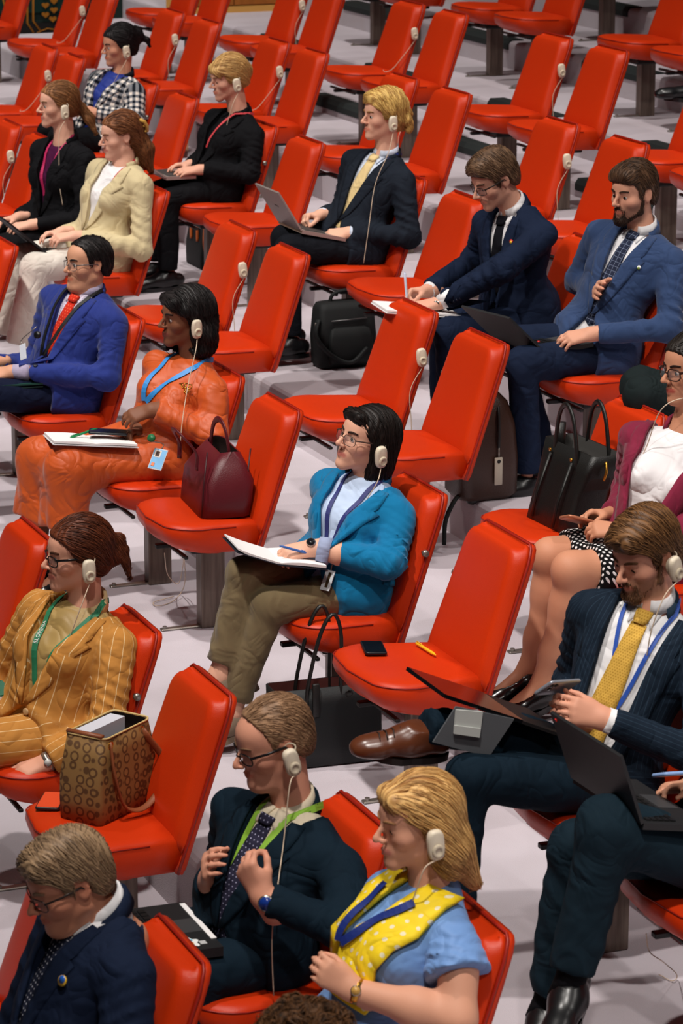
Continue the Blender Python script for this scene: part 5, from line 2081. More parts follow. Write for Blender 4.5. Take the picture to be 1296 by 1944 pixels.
def pin_man():
    t = -6.386
    s = Person(0, t, 'bowed grey-haired man with a blue and yellow lapel pin', dict(
        pelvis=seat_pt(0, t, 0.115, 0.085), neck=(203, 1752, 0.0), eL=(236, 2040, 0.27), wL=(60, 2120, 0.12), eR=(20, 1990, -0.28), wR=(-60, 2080, -0.12),
        kL=(-140, 2070, 0.14), aL=(-140, 2330, 0.12), kR=(-170, 2030, -0.14), aR=(-170, 2290, -0.12)), (206, 138, 108), width=0.2, fat=0.016, turn=4)
    s.gaze = (0.0, -0.4)
    s.haircol = srgb(150, 120, 92)
    s.head((160, 1690), yaw=6, pitch=-22, roll=2, fat=0.006, nose=1.1, eyes='down', blush=0.6)
    s.brows(brow_mat((140, 112, 88)))
    suit(s, NAVY, WHITEC, patterned('dotted_dark_tie', (30, 34, 52), 'dots', (206, 206, 216), 0.013, 0.16), dict(u0=0.1, w=(0.045, 0.09)),
         dict(u0=0.14, w1=0.064, low=0.08, h=0.0085, r=(0.072, 0.06, 0.05)), NAVY)
    s.hand('L', (-0.2, 0.95, -0.1), (0.5, 0, 0.85))
    s.hand('R', (0.2, 0.95, -0.1), (-0.3, 0, 0.9))
    short_hair(s, (176, 144, 110), (110, 88, 68), top=0.016, side=0.010, back=0.014, n=1500, ln=(0.025, 0.05), flow=f_part(0.035), rad=0.0009, jit=0.35, gdir=(0.4, 1, 0.2), quiff=0.004)
    s.glasses(mat('dark_metal_frame', (58, 48, 44), 0.3, metal=0.5), r=0.0016, label='dark metal eyeglasses of the bowed man with the pin')
    s.finish()
    # round enamel pin on the lapel
    Q, N = project(s.Fj, [s.tp(0.105, 0.36, 0.70)], -s.fwd)
    c = Q[0] + N[0] * 0.008
    p = s.add('lapel_pin', MB().tube([c, c + N[0] * 0.004], 0.0125, 20).mesh(), mat('pin_yellow', (226, 178, 44), 0.3))
    s.add('pin_dot', MB().tube([c + s.up * 0.003, c + s.up * 0.003 + N[0] * 0.005], 0.0092, 16).mesh(), mat('pin_blue', (34, 92, 178), 0.3), parent=p)
    return s


def curly_person():
    t = -5.10
    s = Person(0, t, 'person with curly dark brown hair at the bottom edge', dict(
        pelvis=seat_pt(0, t, 0.115, 0.085), neck=(600, 2160, 0.0), eL=(640, 2430, 0.27), wL=(440, 2450, 0.12), eR=(420, 2380, -0.28), wR=(400, 2430, -0.12)), (190, 136, 108), width=0.178)
    s.haircol = srgb(60, 40, 26)
    s.head((596, 2068), yaw=0, pitch=-8, eyes='down')
    s.jacket(fabric('slate_blue_wool', (52, 64, 92)), 'jacket', w1=0.0, hem=0, lapel=0)
    s.hand('L', (-0.2, 0.95, -0.1), (0.5, 0, 0.85))
    s.hand('R', (0.2, 0.95, -0.1), (-0.3, 0, 0.9))
    F = cap_hair(LINE_SHORT, 0.028, 0.022, 0.026, 0.012)
    F.post = lambda P: 0.006 * wob(P, 75.0)
    r3 = np.random.default_rng(5)
    cf = lambda P: np.stack([np.sin(160 * P[..., 1] + 40 * P[..., 2]), np.sin(150 * P[..., 2] + 60 * P[..., 0]), np.sin(155 * P[..., 0] + 50 * P[..., 1])], -1)
    hair(s, (112, 74, 44), F, cf, n=2200, ln=(0.02, 0.05), rgb2=(40, 26, 16), jit=0.9, rad=0.0012, lift=0.007)
    s.finish()
    return s


for _f in (teal_woman, orange_woman, blue_suit_man, tan_woman, lime_lanyard_man, scarf_woman, pin_man, curly_person):
    PEOPLE[_f.__name__] = _f()
    PEOPLE[_f.__name__].report()
def gold_tie_man():
    t = -7.08
    s = Person(2, t, 'man with a gold tie, blue lanyard and stubble looking at his phone', dict(
        pelvis=seat_pt(2, t, 0.14, 0.08), neck=(1240, 1162, 0.0), eL=(1330, 1440, 0.27), wL=(1150, 1366, 0.18), eR=(1085, 1300, -0.28), wR=(1104, 1368, 0.04),
        kL=(890, 1475, 0.14), aL=(865, 1720, 0.13), kR=(985, 1400, 0.02), aR=(800, 1378, 0.06)), (214, 152, 126), width=0.185, fat=0.006, turn=42)
    s.gaze = (0.0, -0.4)
    s.haircol = srgb(120, 84, 52)
    s.head((1266, 1062), yaw=20, pitch=-20, roll=4, nose=1.1, eyes='down', stubble=0.55)
    s.brows(brow_mat((96, 66, 42)))
    suit(s, patterned('navy_pinstripe', (20, 32, 46), 'stripes', (38, 54, 70), 0.012, 0.12), WHITEC, patterned('gold_tie', (212, 168, 76), 'dots', (180, 134, 48), 0.007, 0.26),
         dict(u0=0.08, swing=-0.03, w=(0.042, 0.085)), dict(u0=0.02, w1=0.088, low=0.02, wb=0.05, hem=0.24, h=0.0085), NAVYT, cuffr=0.033, tkw=dict(r0=(0.09, 0.07, 0.062, 0.052)))
    s.hand('L', (-0.3, 0.9, 0.3), (0.85, 0.2, 0.35), curl=(28, 40, 22), thumb=(28, 20, 12))
    s.hand('R', (0.1, 0.9, 0.45), (-0.75, 0.1, -0.3), curl=(28, 40, 25), thumb=(28, 20, 12))
    F = cap_hair(LINE_SHORT, 0.022, 0.012, 0.016, 0.008)
    F.ell((0.0, 0.035, 0.1), (0.062, 0.062, 0.03), k=0.03)
    F.cone((-0.05, 0.07, 0.07), (0.03, 0.085, 0.09), 0.018, 0.022, k=0.03)
    F.ell((0, -0.07, -0.03), (0.07, 0.045, 0.06), k=0.03)
    hair(s, (132, 92, 56), F, f_part(0.03), n=1500, ln=(0.04, 0.08), rgb2=(62, 40, 24), gdir=(0.3, 1, 0.3), gfreq=360, jit=0.4, rad=0.001)
    beard(s, (128, 90, 62), (86, 58, 40), th=0.0, n=600)
    s.lanyard(mat('cobalt_lanyard', (38, 78, 168), 0.5), s.Fs, u0=0.42, side=0.062, w=0.011, cx=0.02, off=0.004)
    s.shoe('R', (-0.1, -0.95, 0.1), mat('brown_leather', (92, 48, 28), 0.28, 0.5), name='brogue', L=0.235, solem=mat('dark_sole', (30, 20, 16), 0.5), wid=0.044, up=(0.25, 0.1, 0.95))
    s.shoe('L', (0, -1, 0), mat('brown_leather', (92, 48, 28), 0.28, 0.5), name='brogue', L=0.30, solem=mat('dark_sole', (30, 20, 16), 0.5))
    s.finish()
    worn(s, [on(1262, 1130, 'x', s.xc + 0.13), on(1238, 1190, 'x', s.xc + 0.12), on(1226, 1250, 'x', s.xc + 0.1)], 'cream earpiece on the ear of the man with the gold tie', f=-0.01)
    return s


def edge_person():
    t = -6.42
    s = Person(2, t, 'person cut by the right edge, dark trousers crossed under a laptop', dict(
        pelvis=seat_pt(2, t, 0.12, 0.08), neck=(1520, 1330, 0.0), eL=(1580, 1600, 0.25), wL=(1420, 1560, 0.12), eR=(1380, 1500, -0.25), wR=(1318, 1492, -0.10),
        kL=(1150, 1572, 0.08), aL=(1083, 1858, 0.06), kR=(1098, 1610, -0.05), aR=(1040, 1900, -0.10)), (206, 148, 120), width=0.178, turn=20)
    s.haircol = srgb(50, 36, 28)
    s.head((1550, 1225), yaw=5, pitch=-10, eyes='down')
    s.shirt(WHITEC)
    s.jacket(NAVYT, w1=0.07)
    s.trousers(fabric('petrol_trouser', (20, 36, 46), rgb2=(14, 27, 35)), r0=(0.092, 0.084, 0.078, 0.062), end=0.93, A=0.010)
    s.hand('R', (0.1, 0.95, 0.1), (-0.4, 0.1, 0.8), curl=(30, 45, 20))
    s.hand('L', (-0.2, 0.95, 0), (0.4, 0.1, 0.8))
    short_hair(s, (60, 44, 34), n=300)
    SK = fabric('black_sock', (14, 14, 18))
    for q in 'LR':
        K, A_ = s.P['k' + q], s.P['a' + q]
        s.add('sock', MB().tube([lerp(K, A_, 0.82), lerp(K, A_, 1.0), A_ + np.array([0, -0.02, -0.05])], [0.042, 0.038, 0.04], 14).mesh(), SK)
        s.shoe(q, (0.7, -0.6, -0.2), mat('black_leather', (18, 18, 20), 0.3, 0.5), L=0.25)
    s.finish(h=0.008, legs='LR')
    return s


def maroon_woman():
    t = -8.46
    s = Person(3, t, 'woman in a maroon blazer and dotted skirt holding a phone', dict(
        pelvis=seat_pt(3, t, 0.13, 0.07), neck=(1300, 828, 0.0), eL=(1400, 1000, 0.24), wL=(1180, 1010, 0.10), eR=(1195, 930, -0.24), wR=(1158, 978, -0.08),
        kL=(1085, 1082, 0.09), aL=(1030, 1290, 0.02), kR=(1046, 1056, -0.06), aR=(1005, 1262, -0.10)), (196, 136, 106), female=True, width=0.165, bust=0.02, turn=38)
    s.haircol = srgb(30, 24, 22)
    s.gaze = (-0.1, -0.05)
    s.head((1342, 708), yaw=8, pitch=-3, sc=1.0, lips=1.25, lipc=(160, 62, 56))
    s.brows(brow_mat((44, 30, 26)))
    s.shirt(fabric('white_ruffle_blouse', (236, 232, 234), 0.7, 700, 0.08), 'blouse', collar=False, wr=0.007)
    s.jacket(fabric('maroon_wool', (128, 30, 58), rgb2=(110, 24, 50)), 'blazer', u0=0.0, w1=0.10, low=0.03, wb=0.05, hem=0.16, h=0.0085)
    DOT = patterned('dotted_skirt', (14, 13, 15), 'dots', (232, 228, 228), 0.014, 0.28)
    F = Field()
    F.ell(s.tp(0, 0, 0.0), (0.155, 0.12, 0.10), s.ax, k=0.05)
    for q in 'LR':
        F.cone(s.P['h' + q], lerp(s.P['h' + q], s.P['k' + q], 0.80), 0.086, 0.078, k=0.07, cutb=True)
    V, Fc = F.mesh(0.008)
    me = mesh_from(V, Fc)
    cl = np.stack([(V @ np.array([0.9, 0.25, -0.35])), V @ np.array([-0.2, 0.75, 0.63]), 0 * V[:, 0]], 1).astype(np.float32)
    me.attributes.new('cloth', 'FLOAT_VECTOR', 'POINT').data.foreach_set('vector', cl.ravel())
    s.add('skirt', me, DOT)
    s.bare_leg('L', thigh=0.45, r=(0.070, 0.054, 0.054, 0.032), foot=(0, -1, -0.35))
    s.bare_leg('R', thigh=0.45, r=(0.070, 0.054, 0.054, 0.032), foot=(0, -1, -0.35))
    s.hand('R', (0.05, 0.9, 0.1), (-0.5, 0.2, 0.7), curl=(25, 40, 25), thumb=(30, 30, 20))
    s.hand('L', (-0.45, 0.8, 0.1), (0.5, 0.1, 0.75), curl=(35, 45, 25), thumb=(25, 30, 20))
    PU = mat('black_patent', (12, 11, 12), 0.2, 0.6)
    s.shoe('L', (0, -1, -0.3), PU, name='court_shoe', L=0.25, heel=0.05, pump=True)
    s.shoe('R', (0, -1, -0.3), PU, name='court_shoe', L=0.25, heel=0.05, pump=True)
    F = cap_hair([(-0.14, -0.075), (-0.05, -0.07), (-0.02, -0.045), (0.0, -0.01), (0.026, 0.0), (0.045, 0.03), (0.065, 0.056), (0.085, 0.076), (0.12, 0.085)], 0.014, 0.012, 0.014, 0.006, ears=False)
    F.ell((0, -0.13, -0.02), (0.05, 0.04, 0.05), k=0.02)
    hair(s, (40, 32, 28), F, f_back, n=500, ln=(0.05, 0.1), gdir=(1, 0.1, 0.6))
    s.glasses(mat('tortoise_frame', (52, 28, 20), 0.3), w=0.052, h=0.040, r=0.0024, label='tortoiseshell eyeglasses of the woman in maroon')
    s.finish(legs='LR')
    worn(s, [on(1262, 770, 'x', s.xc + 0.1), on(1226, 850, 'x', s.xc + 0.0), on(1190, 930, 'x', s.xc + 0.0), on(1172, 975, 'x', s.xc - 0.02)], 'cream earpiece cord running down the maroon blazer')
    return s


def knee_person():
    t = -9.27
    s = Person(4, t, 'person past the right edge whose dark knee shows behind the maroon blazer', dict(
        pelvis=seat_pt(4, t, 0.12, 0.08), neck=(1500, 520, 0.0), eL=(1530, 700, 0.25), wL=(1400, 700, 0.12), eR=(1400, 680, -0.25), wR=(1370, 690, -0.10),
        kL=(1222, 752, 0.10), aL=(1225, 950, 0.1), kR=(1215, 735, -0.12), aR=(1225, 930, -0.12)), (206, 150, 120), width=0.175, turn=20)
    s.haircol = srgb(50, 36, 28)
    s.head((1505, 450), yaw=0, pitch=-5)
    s.jacket(fabric('charcoal_green_wool', (27, 35, 36)), w1=0.0, lapel=0)
    s.trousers(fabric('charcoal_green_wool', (27, 35, 36)), r0=(0.09, 0.078, 0.066, 0.055))
    s.hand('R', (0.1, 0.95, 0.0), (-0.4, 0.1, 0.8))
    s.hand('L', (-0.1, 0.95, 0.0), (0.4, 0.1, 0.8))
    short_hair(s, (60, 44, 34), n=200)
    s.finish(h=0.008)
    return s


def bearded_man():
    t = -10.55
    s = Person(4, t, 'bearded man in a blue blazer with one arm folded, laptop on his knee', dict(
        pelvis=seat_pt(4, t, 0.12, 0.09), neck=(1218, 448, 0.0), eL=(1268, 625, 0.25), wL=(1124, 634, 0.17), eR=(1098, 535, -0.26), wR=(1136, 552, 0.02),
        kL=(992, 690, 0.13), aL=(1000, 905, 0.13), kR=(975, 650, -0.10), aR=(1030, 870, -0.12)), (214, 156, 130), width=0.185, turn=34)
    s.haircol = srgb(58, 38, 28)
    s.gaze = (0.1, -0.1)
    s.head((1231, 372), yaw=20, pitch=-6, roll=2, nose=1.0, stubble=0.5)
    s.brows(brow_mat((60, 40, 30)), th=0.0036)
    DN = fabric('denim_blue_wool', (46, 66, 104), rgb2=(34, 52, 86))
    suit(s, DN, WHITEC, patterned('grid_navy_tie', (36, 42, 62), 'grid', (120, 130, 156), 0.018, 0.08), dict(u0=0.2, w=(0.036, 0.07)), dict(u0=0.24, w1=0.062, low=0.07, hem=0.26, h=0.0085, hemlow=0.08), NAVY, cuff=False, tkw=dict(r0=(0.088, 0.070, 0.064, 0.058)))
    s.hand('L', (-0.25, 0.95, -0.15), (0.4, 0.15, 0.85), curl=(22, 30, 18), thumb=(30, 25, 15))
    s.hand('R', (0.75, 0.45, 0.2), (0.0, 0.85, 0.35), curl=(12, 18, 12))
    short_hair(s, (96, 68, 48), (44, 30, 22), top=0.022, side=0.008, back=0.010, front=0.008, quiff=0.006, n=1300, ln=(0.02, 0.05), flow=lambda P: np.stack([P[..., 0] * 0.3, -0.2 - 6 * np.maximum(0, 0.06 - P[..., 2]), 0.5 * (P[..., 1] > 0.04) - 0.4 - 9 * np.maximum(0, 0.06 - P[..., 2])], -1))
    s.haircol = srgb(58, 38, 28)
    beard(s, (66, 44, 32), (34, 22, 16), th=0.004, n=900)
    SH = mat('black_leather', (18, 18, 20), 0.3, 0.5)
    s.shoe('L', (-0.05, -1, 0), SH, name='oxford_shoe', L=0.30)
    s.shoe('R', (0.1, -1, 0), SH, name='oxford_shoe', L=0.30)
    s.finish(legs='LR')
    return s


def writing_man():
    t = -11.20
    s = Person(4, t, 'bespectacled man in a navy suit leaning forward to write', dict(
        pelvis=seat_pt(4, t, 0.14, 0.09), neck=(978, 408, 0.0), eL=(955, 512, 0.24), wL=(836, 574, 0.08), eR=(905, 490, -0.26), wR=(812, 552, -0.12),
        kL=(850, 630, 0.13), aL=(852, 800, 0.13), kR=(835, 612, -0.13), aR=(840, 780, -0.13)), (214, 158, 134), width=0.185, turn=18)
    s.gaze = (0.0, -0.4)
    s.haircol = srgb(96, 70, 52)
    s.head((960, 344), yaw=8, pitch=-26, roll=2, eyes='down', nose=1.2)
    s.brows(brow_mat((84, 60, 46)))
    suit(s, NAVY, WHITEC, fabric('black_silk_tie', (20, 20, 26)), dict(u0=0.3), dict(u0=0.2, w1=0.056, low=0.05, hem=0.24, h=0.0085, hemlow=0.08, A=0.012), NAVY)
    s.hand('L', (-0.1, 0.96, -0.15), (0.3, 0.1, 0.9), curl=(18, 25, 15), thumb=(25, 20, 15))
    s.hand('R', (0.1, 0.9, -0.05), (-0.6, 0.1, 0.75), curl=(45, 50, 25), thumb=(25, 40, 25))
    short_hair(s, (122, 92, 68), (66, 48, 36), top=0.020, side=0.010, back=0.014, front=0.006, n=1300, ln=(0.025, 0.05), flow=f_part(0.03), quiff=0.004)
    s.glasses(mat('dark_metal_frame', (58, 48, 44), 0.3, metal=0.5), r=0.0016, label='thin dark eyeglasses of the man writing')
    s.finish()
    Q, N = project(s.Fj, [s.tp(0.085, 0.36, 0.80)], -s.fwd)
    c = Q[0] + N[0] * 0.007
    p = s.add('lapel_pin', MB().tube([c, c + N[0] * 0.004], 0.008, 14).mesh(), mat('pin_red', (190, 40, 36), 0.3))
    s.add('pin_dot', MB().tube([c - s.up * 0.004, c - s.up * 0.004 + N[0] * 0.005], 0.006, 12).mesh(), mat('pin_yellow', (226, 178, 44), 0.3), parent=p)
    return s


def blond_man():
    t = -13.07
    s = Person(4, t, 'young blond man in a dark suit with a pale yellow tie', dict(
        pelvis=seat_pt(4, t, 0.12, 0.085), neck=(730, 304, 0.0), eL=(775, 448, 0.23), wL=(664, 442, 0.12), eR=(650, 405, -0.24), wR=(610, 408, -0.06),
        kL=(548, 470, 0.12), aL=(552, 640, 0.12), kR=(538, 452, -0.12), aR=(545, 620, -0.12)), (230, 176, 150), width=0.172, turn=28)
    s.haircol = srgb(200, 160, 90)
    s.gaze = (0.0, -0.1)
    s.head((744, 224), yaw=4, pitch=-1, roll=2, nose=0.9, blush=0.5)
    s.brows(brow_mat((150, 112, 66)))
    suit(s, fabric('charcoal_navy', (30, 36, 46), rgb2=(22, 27, 36)), fabric('pale_blue_shirt', (204, 214, 232), 0.8, 700, 0.08), fabric('pale_gold_tie', (222, 196, 140), 0.6, 600, 0.05), dict(u0=0.15, w=(0.04, 0.075)),
         dict(u0=0.2, w1=0.060, low=0.06, hem=0.26, h=0.0085, hemlow=0.06), fabric('black_trouser', (20, 22, 28)))
    s.hand('L', (-0.25, 0.95, -0.1), (0.55, 0.1, 0.8), curl=(40, 45, 25), thumb=(25, 30, 20))
    s.hand('R', (0.2, 0.92, 0.0), (-0.3, 0.1, 0.9), curl=(55, 60, 30), thumb=(25, 40, 25))
    F = cap_hair([(-0.14, -0.085), (-0.05, -0.075), (-0.028, -0.03), (0.0, -0.005), (0.03, -0.006), (0.045, 0.035), (0.062, 0.05), (0.085, 0.066), (0.12, 0.074)], 0.022, 0.014, 0.022, 0.010, ears=False)
    F.ell((0.0, 0.04, 0.098), (0.062, 0.062, 0.026), k=0.03)
    F.cone((0.055, 0.055, 0.062), (0.085, 0.0, 0.03), 0.016, 0.014, k=0.02)
    for a, b, c in ((0.05, -0.115, -0.06), (0.02, -0.13, -0.05), (0.06, -0.1, -0.02), (-0.03, -0.12, -0.06), (0.0, -0.135, 0.0)):
        F.ell((a, b, c), (0.024, 0.02, 0.03), k=0.012)
    F.post = lambda P: 0.004 * wob(P, 60.0) * (P[..., 1] < -0.03)
    hair(s, (236, 200, 120), F, f_part(0.035), n=1500, ln=(0.04, 0.09), rgb2=(156, 106, 48), gdir=(0.3, 1, 0.35), gfreq=380, jit=0.5, rad=0.001)
    s.lanyard(mat('navy_ribbon', (22, 42, 116), 0.5), s.Fs, u0=0.32, side=0.05, w=0.010, cx=0.02, sides=(1,))
    s.shoe('L', (0, -1, 0), mat('black_leather', (18, 18, 20), 0.3, 0.5), L=0.28)
    s.shoe('R', (0, -1, 0), mat('black_leather', (18, 18, 20), 0.3, 0.5), L=0.28)
    s.finish()
    worn(s, [on(737, 290, 'x', s.xc + 0.12), on(712, 350, 'x', s.xc + 0.14), on(700, 430, 'x', s.xc + 0.2), on(690, 500, 'x', s.xc + 0.2)], 'cream earpiece on the ear of the young blond man')
    return s


def fair_woman():
    t = -14.99
    s = Person(4, t, 'fair-haired woman in a black jacket typing on her lap', dict(
        pelvis=seat_pt(4, t, 0.12, 0.085), neck=(453, 226, 0.0), eL=(474, 332, 0.21), wL=(380, 322, 0.12), eR=(400, 310, -0.23), wR=(362, 312, -0.03),
        kL=(320, 378, 0.11), aL=(318, 515, 0.11), kR=(300, 366, -0.10), aR=(300, 500, -0.10)), (222, 166, 142), female=True, width=0.162, bust=0.012, turn=26)
    s.gaze = (0.0, -0.4)
    s.haircol = srgb(190, 150, 96)
    s.head((447, 152), yaw=2, pitch=-11, roll=3, eyes='down', nose=0.8)
    s.brows(brow_mat((150, 112, 76)))
    s.shirt(BLACKF, 'top', collar=True)
    s.jacket(BLACKF, 'jacket', u0=0.15, w1=0.06, low=0.05, hem=0.28, end=0.93, hemlow=0.10)
    s.trousers(BLACKF, r0=(0.085, 0.066, 0.062, 0.056))
    s.hand('L', (-0.2, 0.95, -0.05), (0.35, 0.05, 0.9), curl=(15, 22, 15))
    s.hand('R', (0.1, 0.95, 0.0), (-0.2, 0.05, 0.95), curl=(15, 22, 15))
    ln = [(-0.14, -0.05), (-0.05, -0.06), (-0.02, -0.045), (0.0, -0.02), (0.03, -0.012), (0.05, 0.035), (0.07, 0.048), (0.085, 0.052), (0.13, 0.055)]

    def ex(F):
        F.cone((-0.04, 0.080, 0.072), (0.05, 0.068, 0.066), 0.011, 0.010, k=0.03)
        F.cone((0.03, 0.09, 0.065), (0.058, 0.072, 0.03), 0.010, 0.004, k=0.02)
        F.ell((0, -0.115, 0.02), (0.035, 0.028, 0.04), k=0.02)
    short_hair(s, (226, 184, 118), (160, 116, 66), ln, top=0.018, side=0.014, back=0.016, front=0.008, n=1100, ln=(0.05, 0.1), flow=f_back, ears=False, gdir=(1, 0.1, 0.6), extra=ex, jit=0.35)
    s.lanyard(mat('coral_lanyard', (200, 62, 70), 0.6), s.Fj, u0=0.45, side=0.03, w=0.012, cx=0.0, sides=(1,))
    for q in 'LR':
        s.shoe(q, (0, -1, 0), mat('black_leather', (18, 18, 20), 0.3, 0.5), name='boot', L=0.27)
    s.finish()
    worn(s, [on(441, 200, 'x', s.xc + 0.11), on(428, 250, 'x', s.xc + 0.1), on(422, 305, 'x', s.xc + 0.12)], 'cream earpiece on the ear of the fair-haired woman in black')
    return s


def checked_woman():
    t = -16.90
    s = Person(4, t, 'woman in a black and white checked jacket with folded arms', dict(
        pelvis=seat_pt(4, t, 0.12, 0.085), neck=(230, 148, 0.0), eL=(256, 226, 0.22), wL=(180, 214, 0.10), eR=(168, 214, -0.24), wR=(202, 206, 0.04),
        kL=(110, 262, 0.11), aL=(105, 390, 0.11), kR=(90, 250, -0.10), aR=(85, 370, -0.10)), (208, 148, 120), female=True, width=0.16, bust=0.012, turn=30)
    s.gaze = (0.0, -0.25)
    s.haircol = srgb(20, 17, 18)
    s.head((238, 90), yaw=4, pitch=-7, roll=2, nose=0.95)
    s.brows(brow_mat((28, 20, 20)))
    s.shirt(fabric('cobalt_satin', (32, 52, 138), 0.5, 500, 0.05), 'blouse', collar=False)
    CHK = patterned('houndstooth', (232, 222, 212), 'checks', (22, 26, 36), 0.034, rgb3=(122, 124, 130))
    s.jacket(CHK, 'jacket', u0=0.2, w1=0.075, low=0.05, hem=0.22, A=0.006)
    s.trousers(BLACKF)
    s.hand('L', (-0.6, 0.7, 0.1), (0.3, 0.6, 0.6), curl=(20, 25, 15))
    s.hand('R', (0.8, 0.3, -0.1), (0.1, 0.8, 0.4), curl=(15, 22, 15), bare=0.35)

    def ex(F):
        F.ell((0, -0.122, 0.045), (0.052, 0.04, 0.052), k=0.02)
        F.cone((0.0, -0.14, 0.03), (0.02, -0.18, 0.01), 0.02, 0.012, k=0.02)
        F.cone((0.02, -0.18, 0.01), (0.02, -0.19, -0.03), 0.012, 0.006, k=0.02)
    ln = [(-0.14, -0.07), (-0.05, -0.065), (-0.02, -0.045), (0.0, -0.01), (0.026, 0.0), (0.045, 0.035), (0.065, 0.058), (0.085, 0.072), (0.12, 0.08)]
    short_hair(s, (34, 28, 30), (10, 9, 11), ln, top=0.020, side=0.014, back=0.018, front=0.006, n=900, ln=(0.04, 0.09), flow=f_back, ears=False, gdir=(1, 0.1, 0.6), extra=ex, jit=0.4)
    s.finish()
    worn(s, [on(230, 132, 'x', s.xc + 0.11), on(214, 160, 'x', s.xc + 0.08), on(206, 178, 'x', s.xc + 0.06)], 'cream earpiece on the ear of the woman in checks')
    return s


def ponytail_woman():
    t = -14.90
    s = Person(3, t, 'ponytailed woman in a black blazer at a black laptop', dict(
        pelvis=seat_pt(3, t, 0.13, 0.085), neck=(122, 274, 0.0), eL=(162, 415, 0.22), wL=(62, 426, 0.13), eR=(80, 390, -0.24), wR=(36, 412, -0.03),
        kL=(-10, 470, 0.11), aL=(-12, 620, 0.11), kR=(-30, 455, -0.10), aR=(-32, 600, -0.10)), (226, 172, 148), female=True, width=0.165, bust=0.012, turn=26)
    s.gaze = (0.0, -0.2)
    s.haircol = srgb(128, 88, 56)
    s.head((122, 203), yaw=2, pitch=-3, roll=2, nose=0.9, lipc=(190, 108, 98))
    s.brows(brow_mat((120, 84, 58)))
    s.shirt(fabric('plum_top', (70, 20, 56)), 'top', collar=False)
    s.jacket(BLACKF, 'blazer', u0=0.2, w1=0.06, low=0.05, hem=0.26, hemlow=0.08)
    s.trousers(BLACKF)
    s.hand('L', (-0.15, 0.97, -0.1), (0.3, 0.1, 0.9), curl=(20, 28, 18))
    s.hand('R', (0.1, 0.97, -0.1), (-0.2, 0.1, 0.95), curl=(20, 28, 18))

    def ex(F):
        F.ell((0, -0.118, -0.022), (0.024, 0.022, 0.024), k=0.02)
        F.cone((0.004, -0.13, -0.03), (0.02, -0.165, -0.09), 0.026, 0.026, k=0.02)
        F.cone((0.02, -0.165, -0.09), (0.045, -0.19, -0.17), 0.026, 0.008, k=0.02)
    ln = [(-0.14, -0.07), (-0.05, -0.065), (-0.02, -0.045), (0.0, -0.01), (0.026, 0.0), (0.045, 0.035), (0.065, 0.058), (0.085, 0.074), (0.12, 0.084)]
    short_hair(s, (164, 112, 70), (96, 62, 38), ln, top=0.012, side=0.010, back=0.014, front=0.004, n=1000, ln=(0.06, 0.12), flow=f_back, ears=False, gdir=(1, 0.1, 0.6), extra=ex, jit=0.25)
    s.lanyard(mat('magenta_lanyard', (186, 36, 92), 0.6), s.Fs, u0=0.42, side=0.045, w=0.016, cx=0.0)
    s.finish()
    worn(s, [on(113, 250, 'x', s.xc + 0.11), on(112, 300, 'x', s.xc + 0.12), on(113, 350, 'x', s.xc + 0.14), on(119, 390, 'x', s.xc + 0.16)], 'cream earpiece on the ear of the ponytailed woman')
    return s


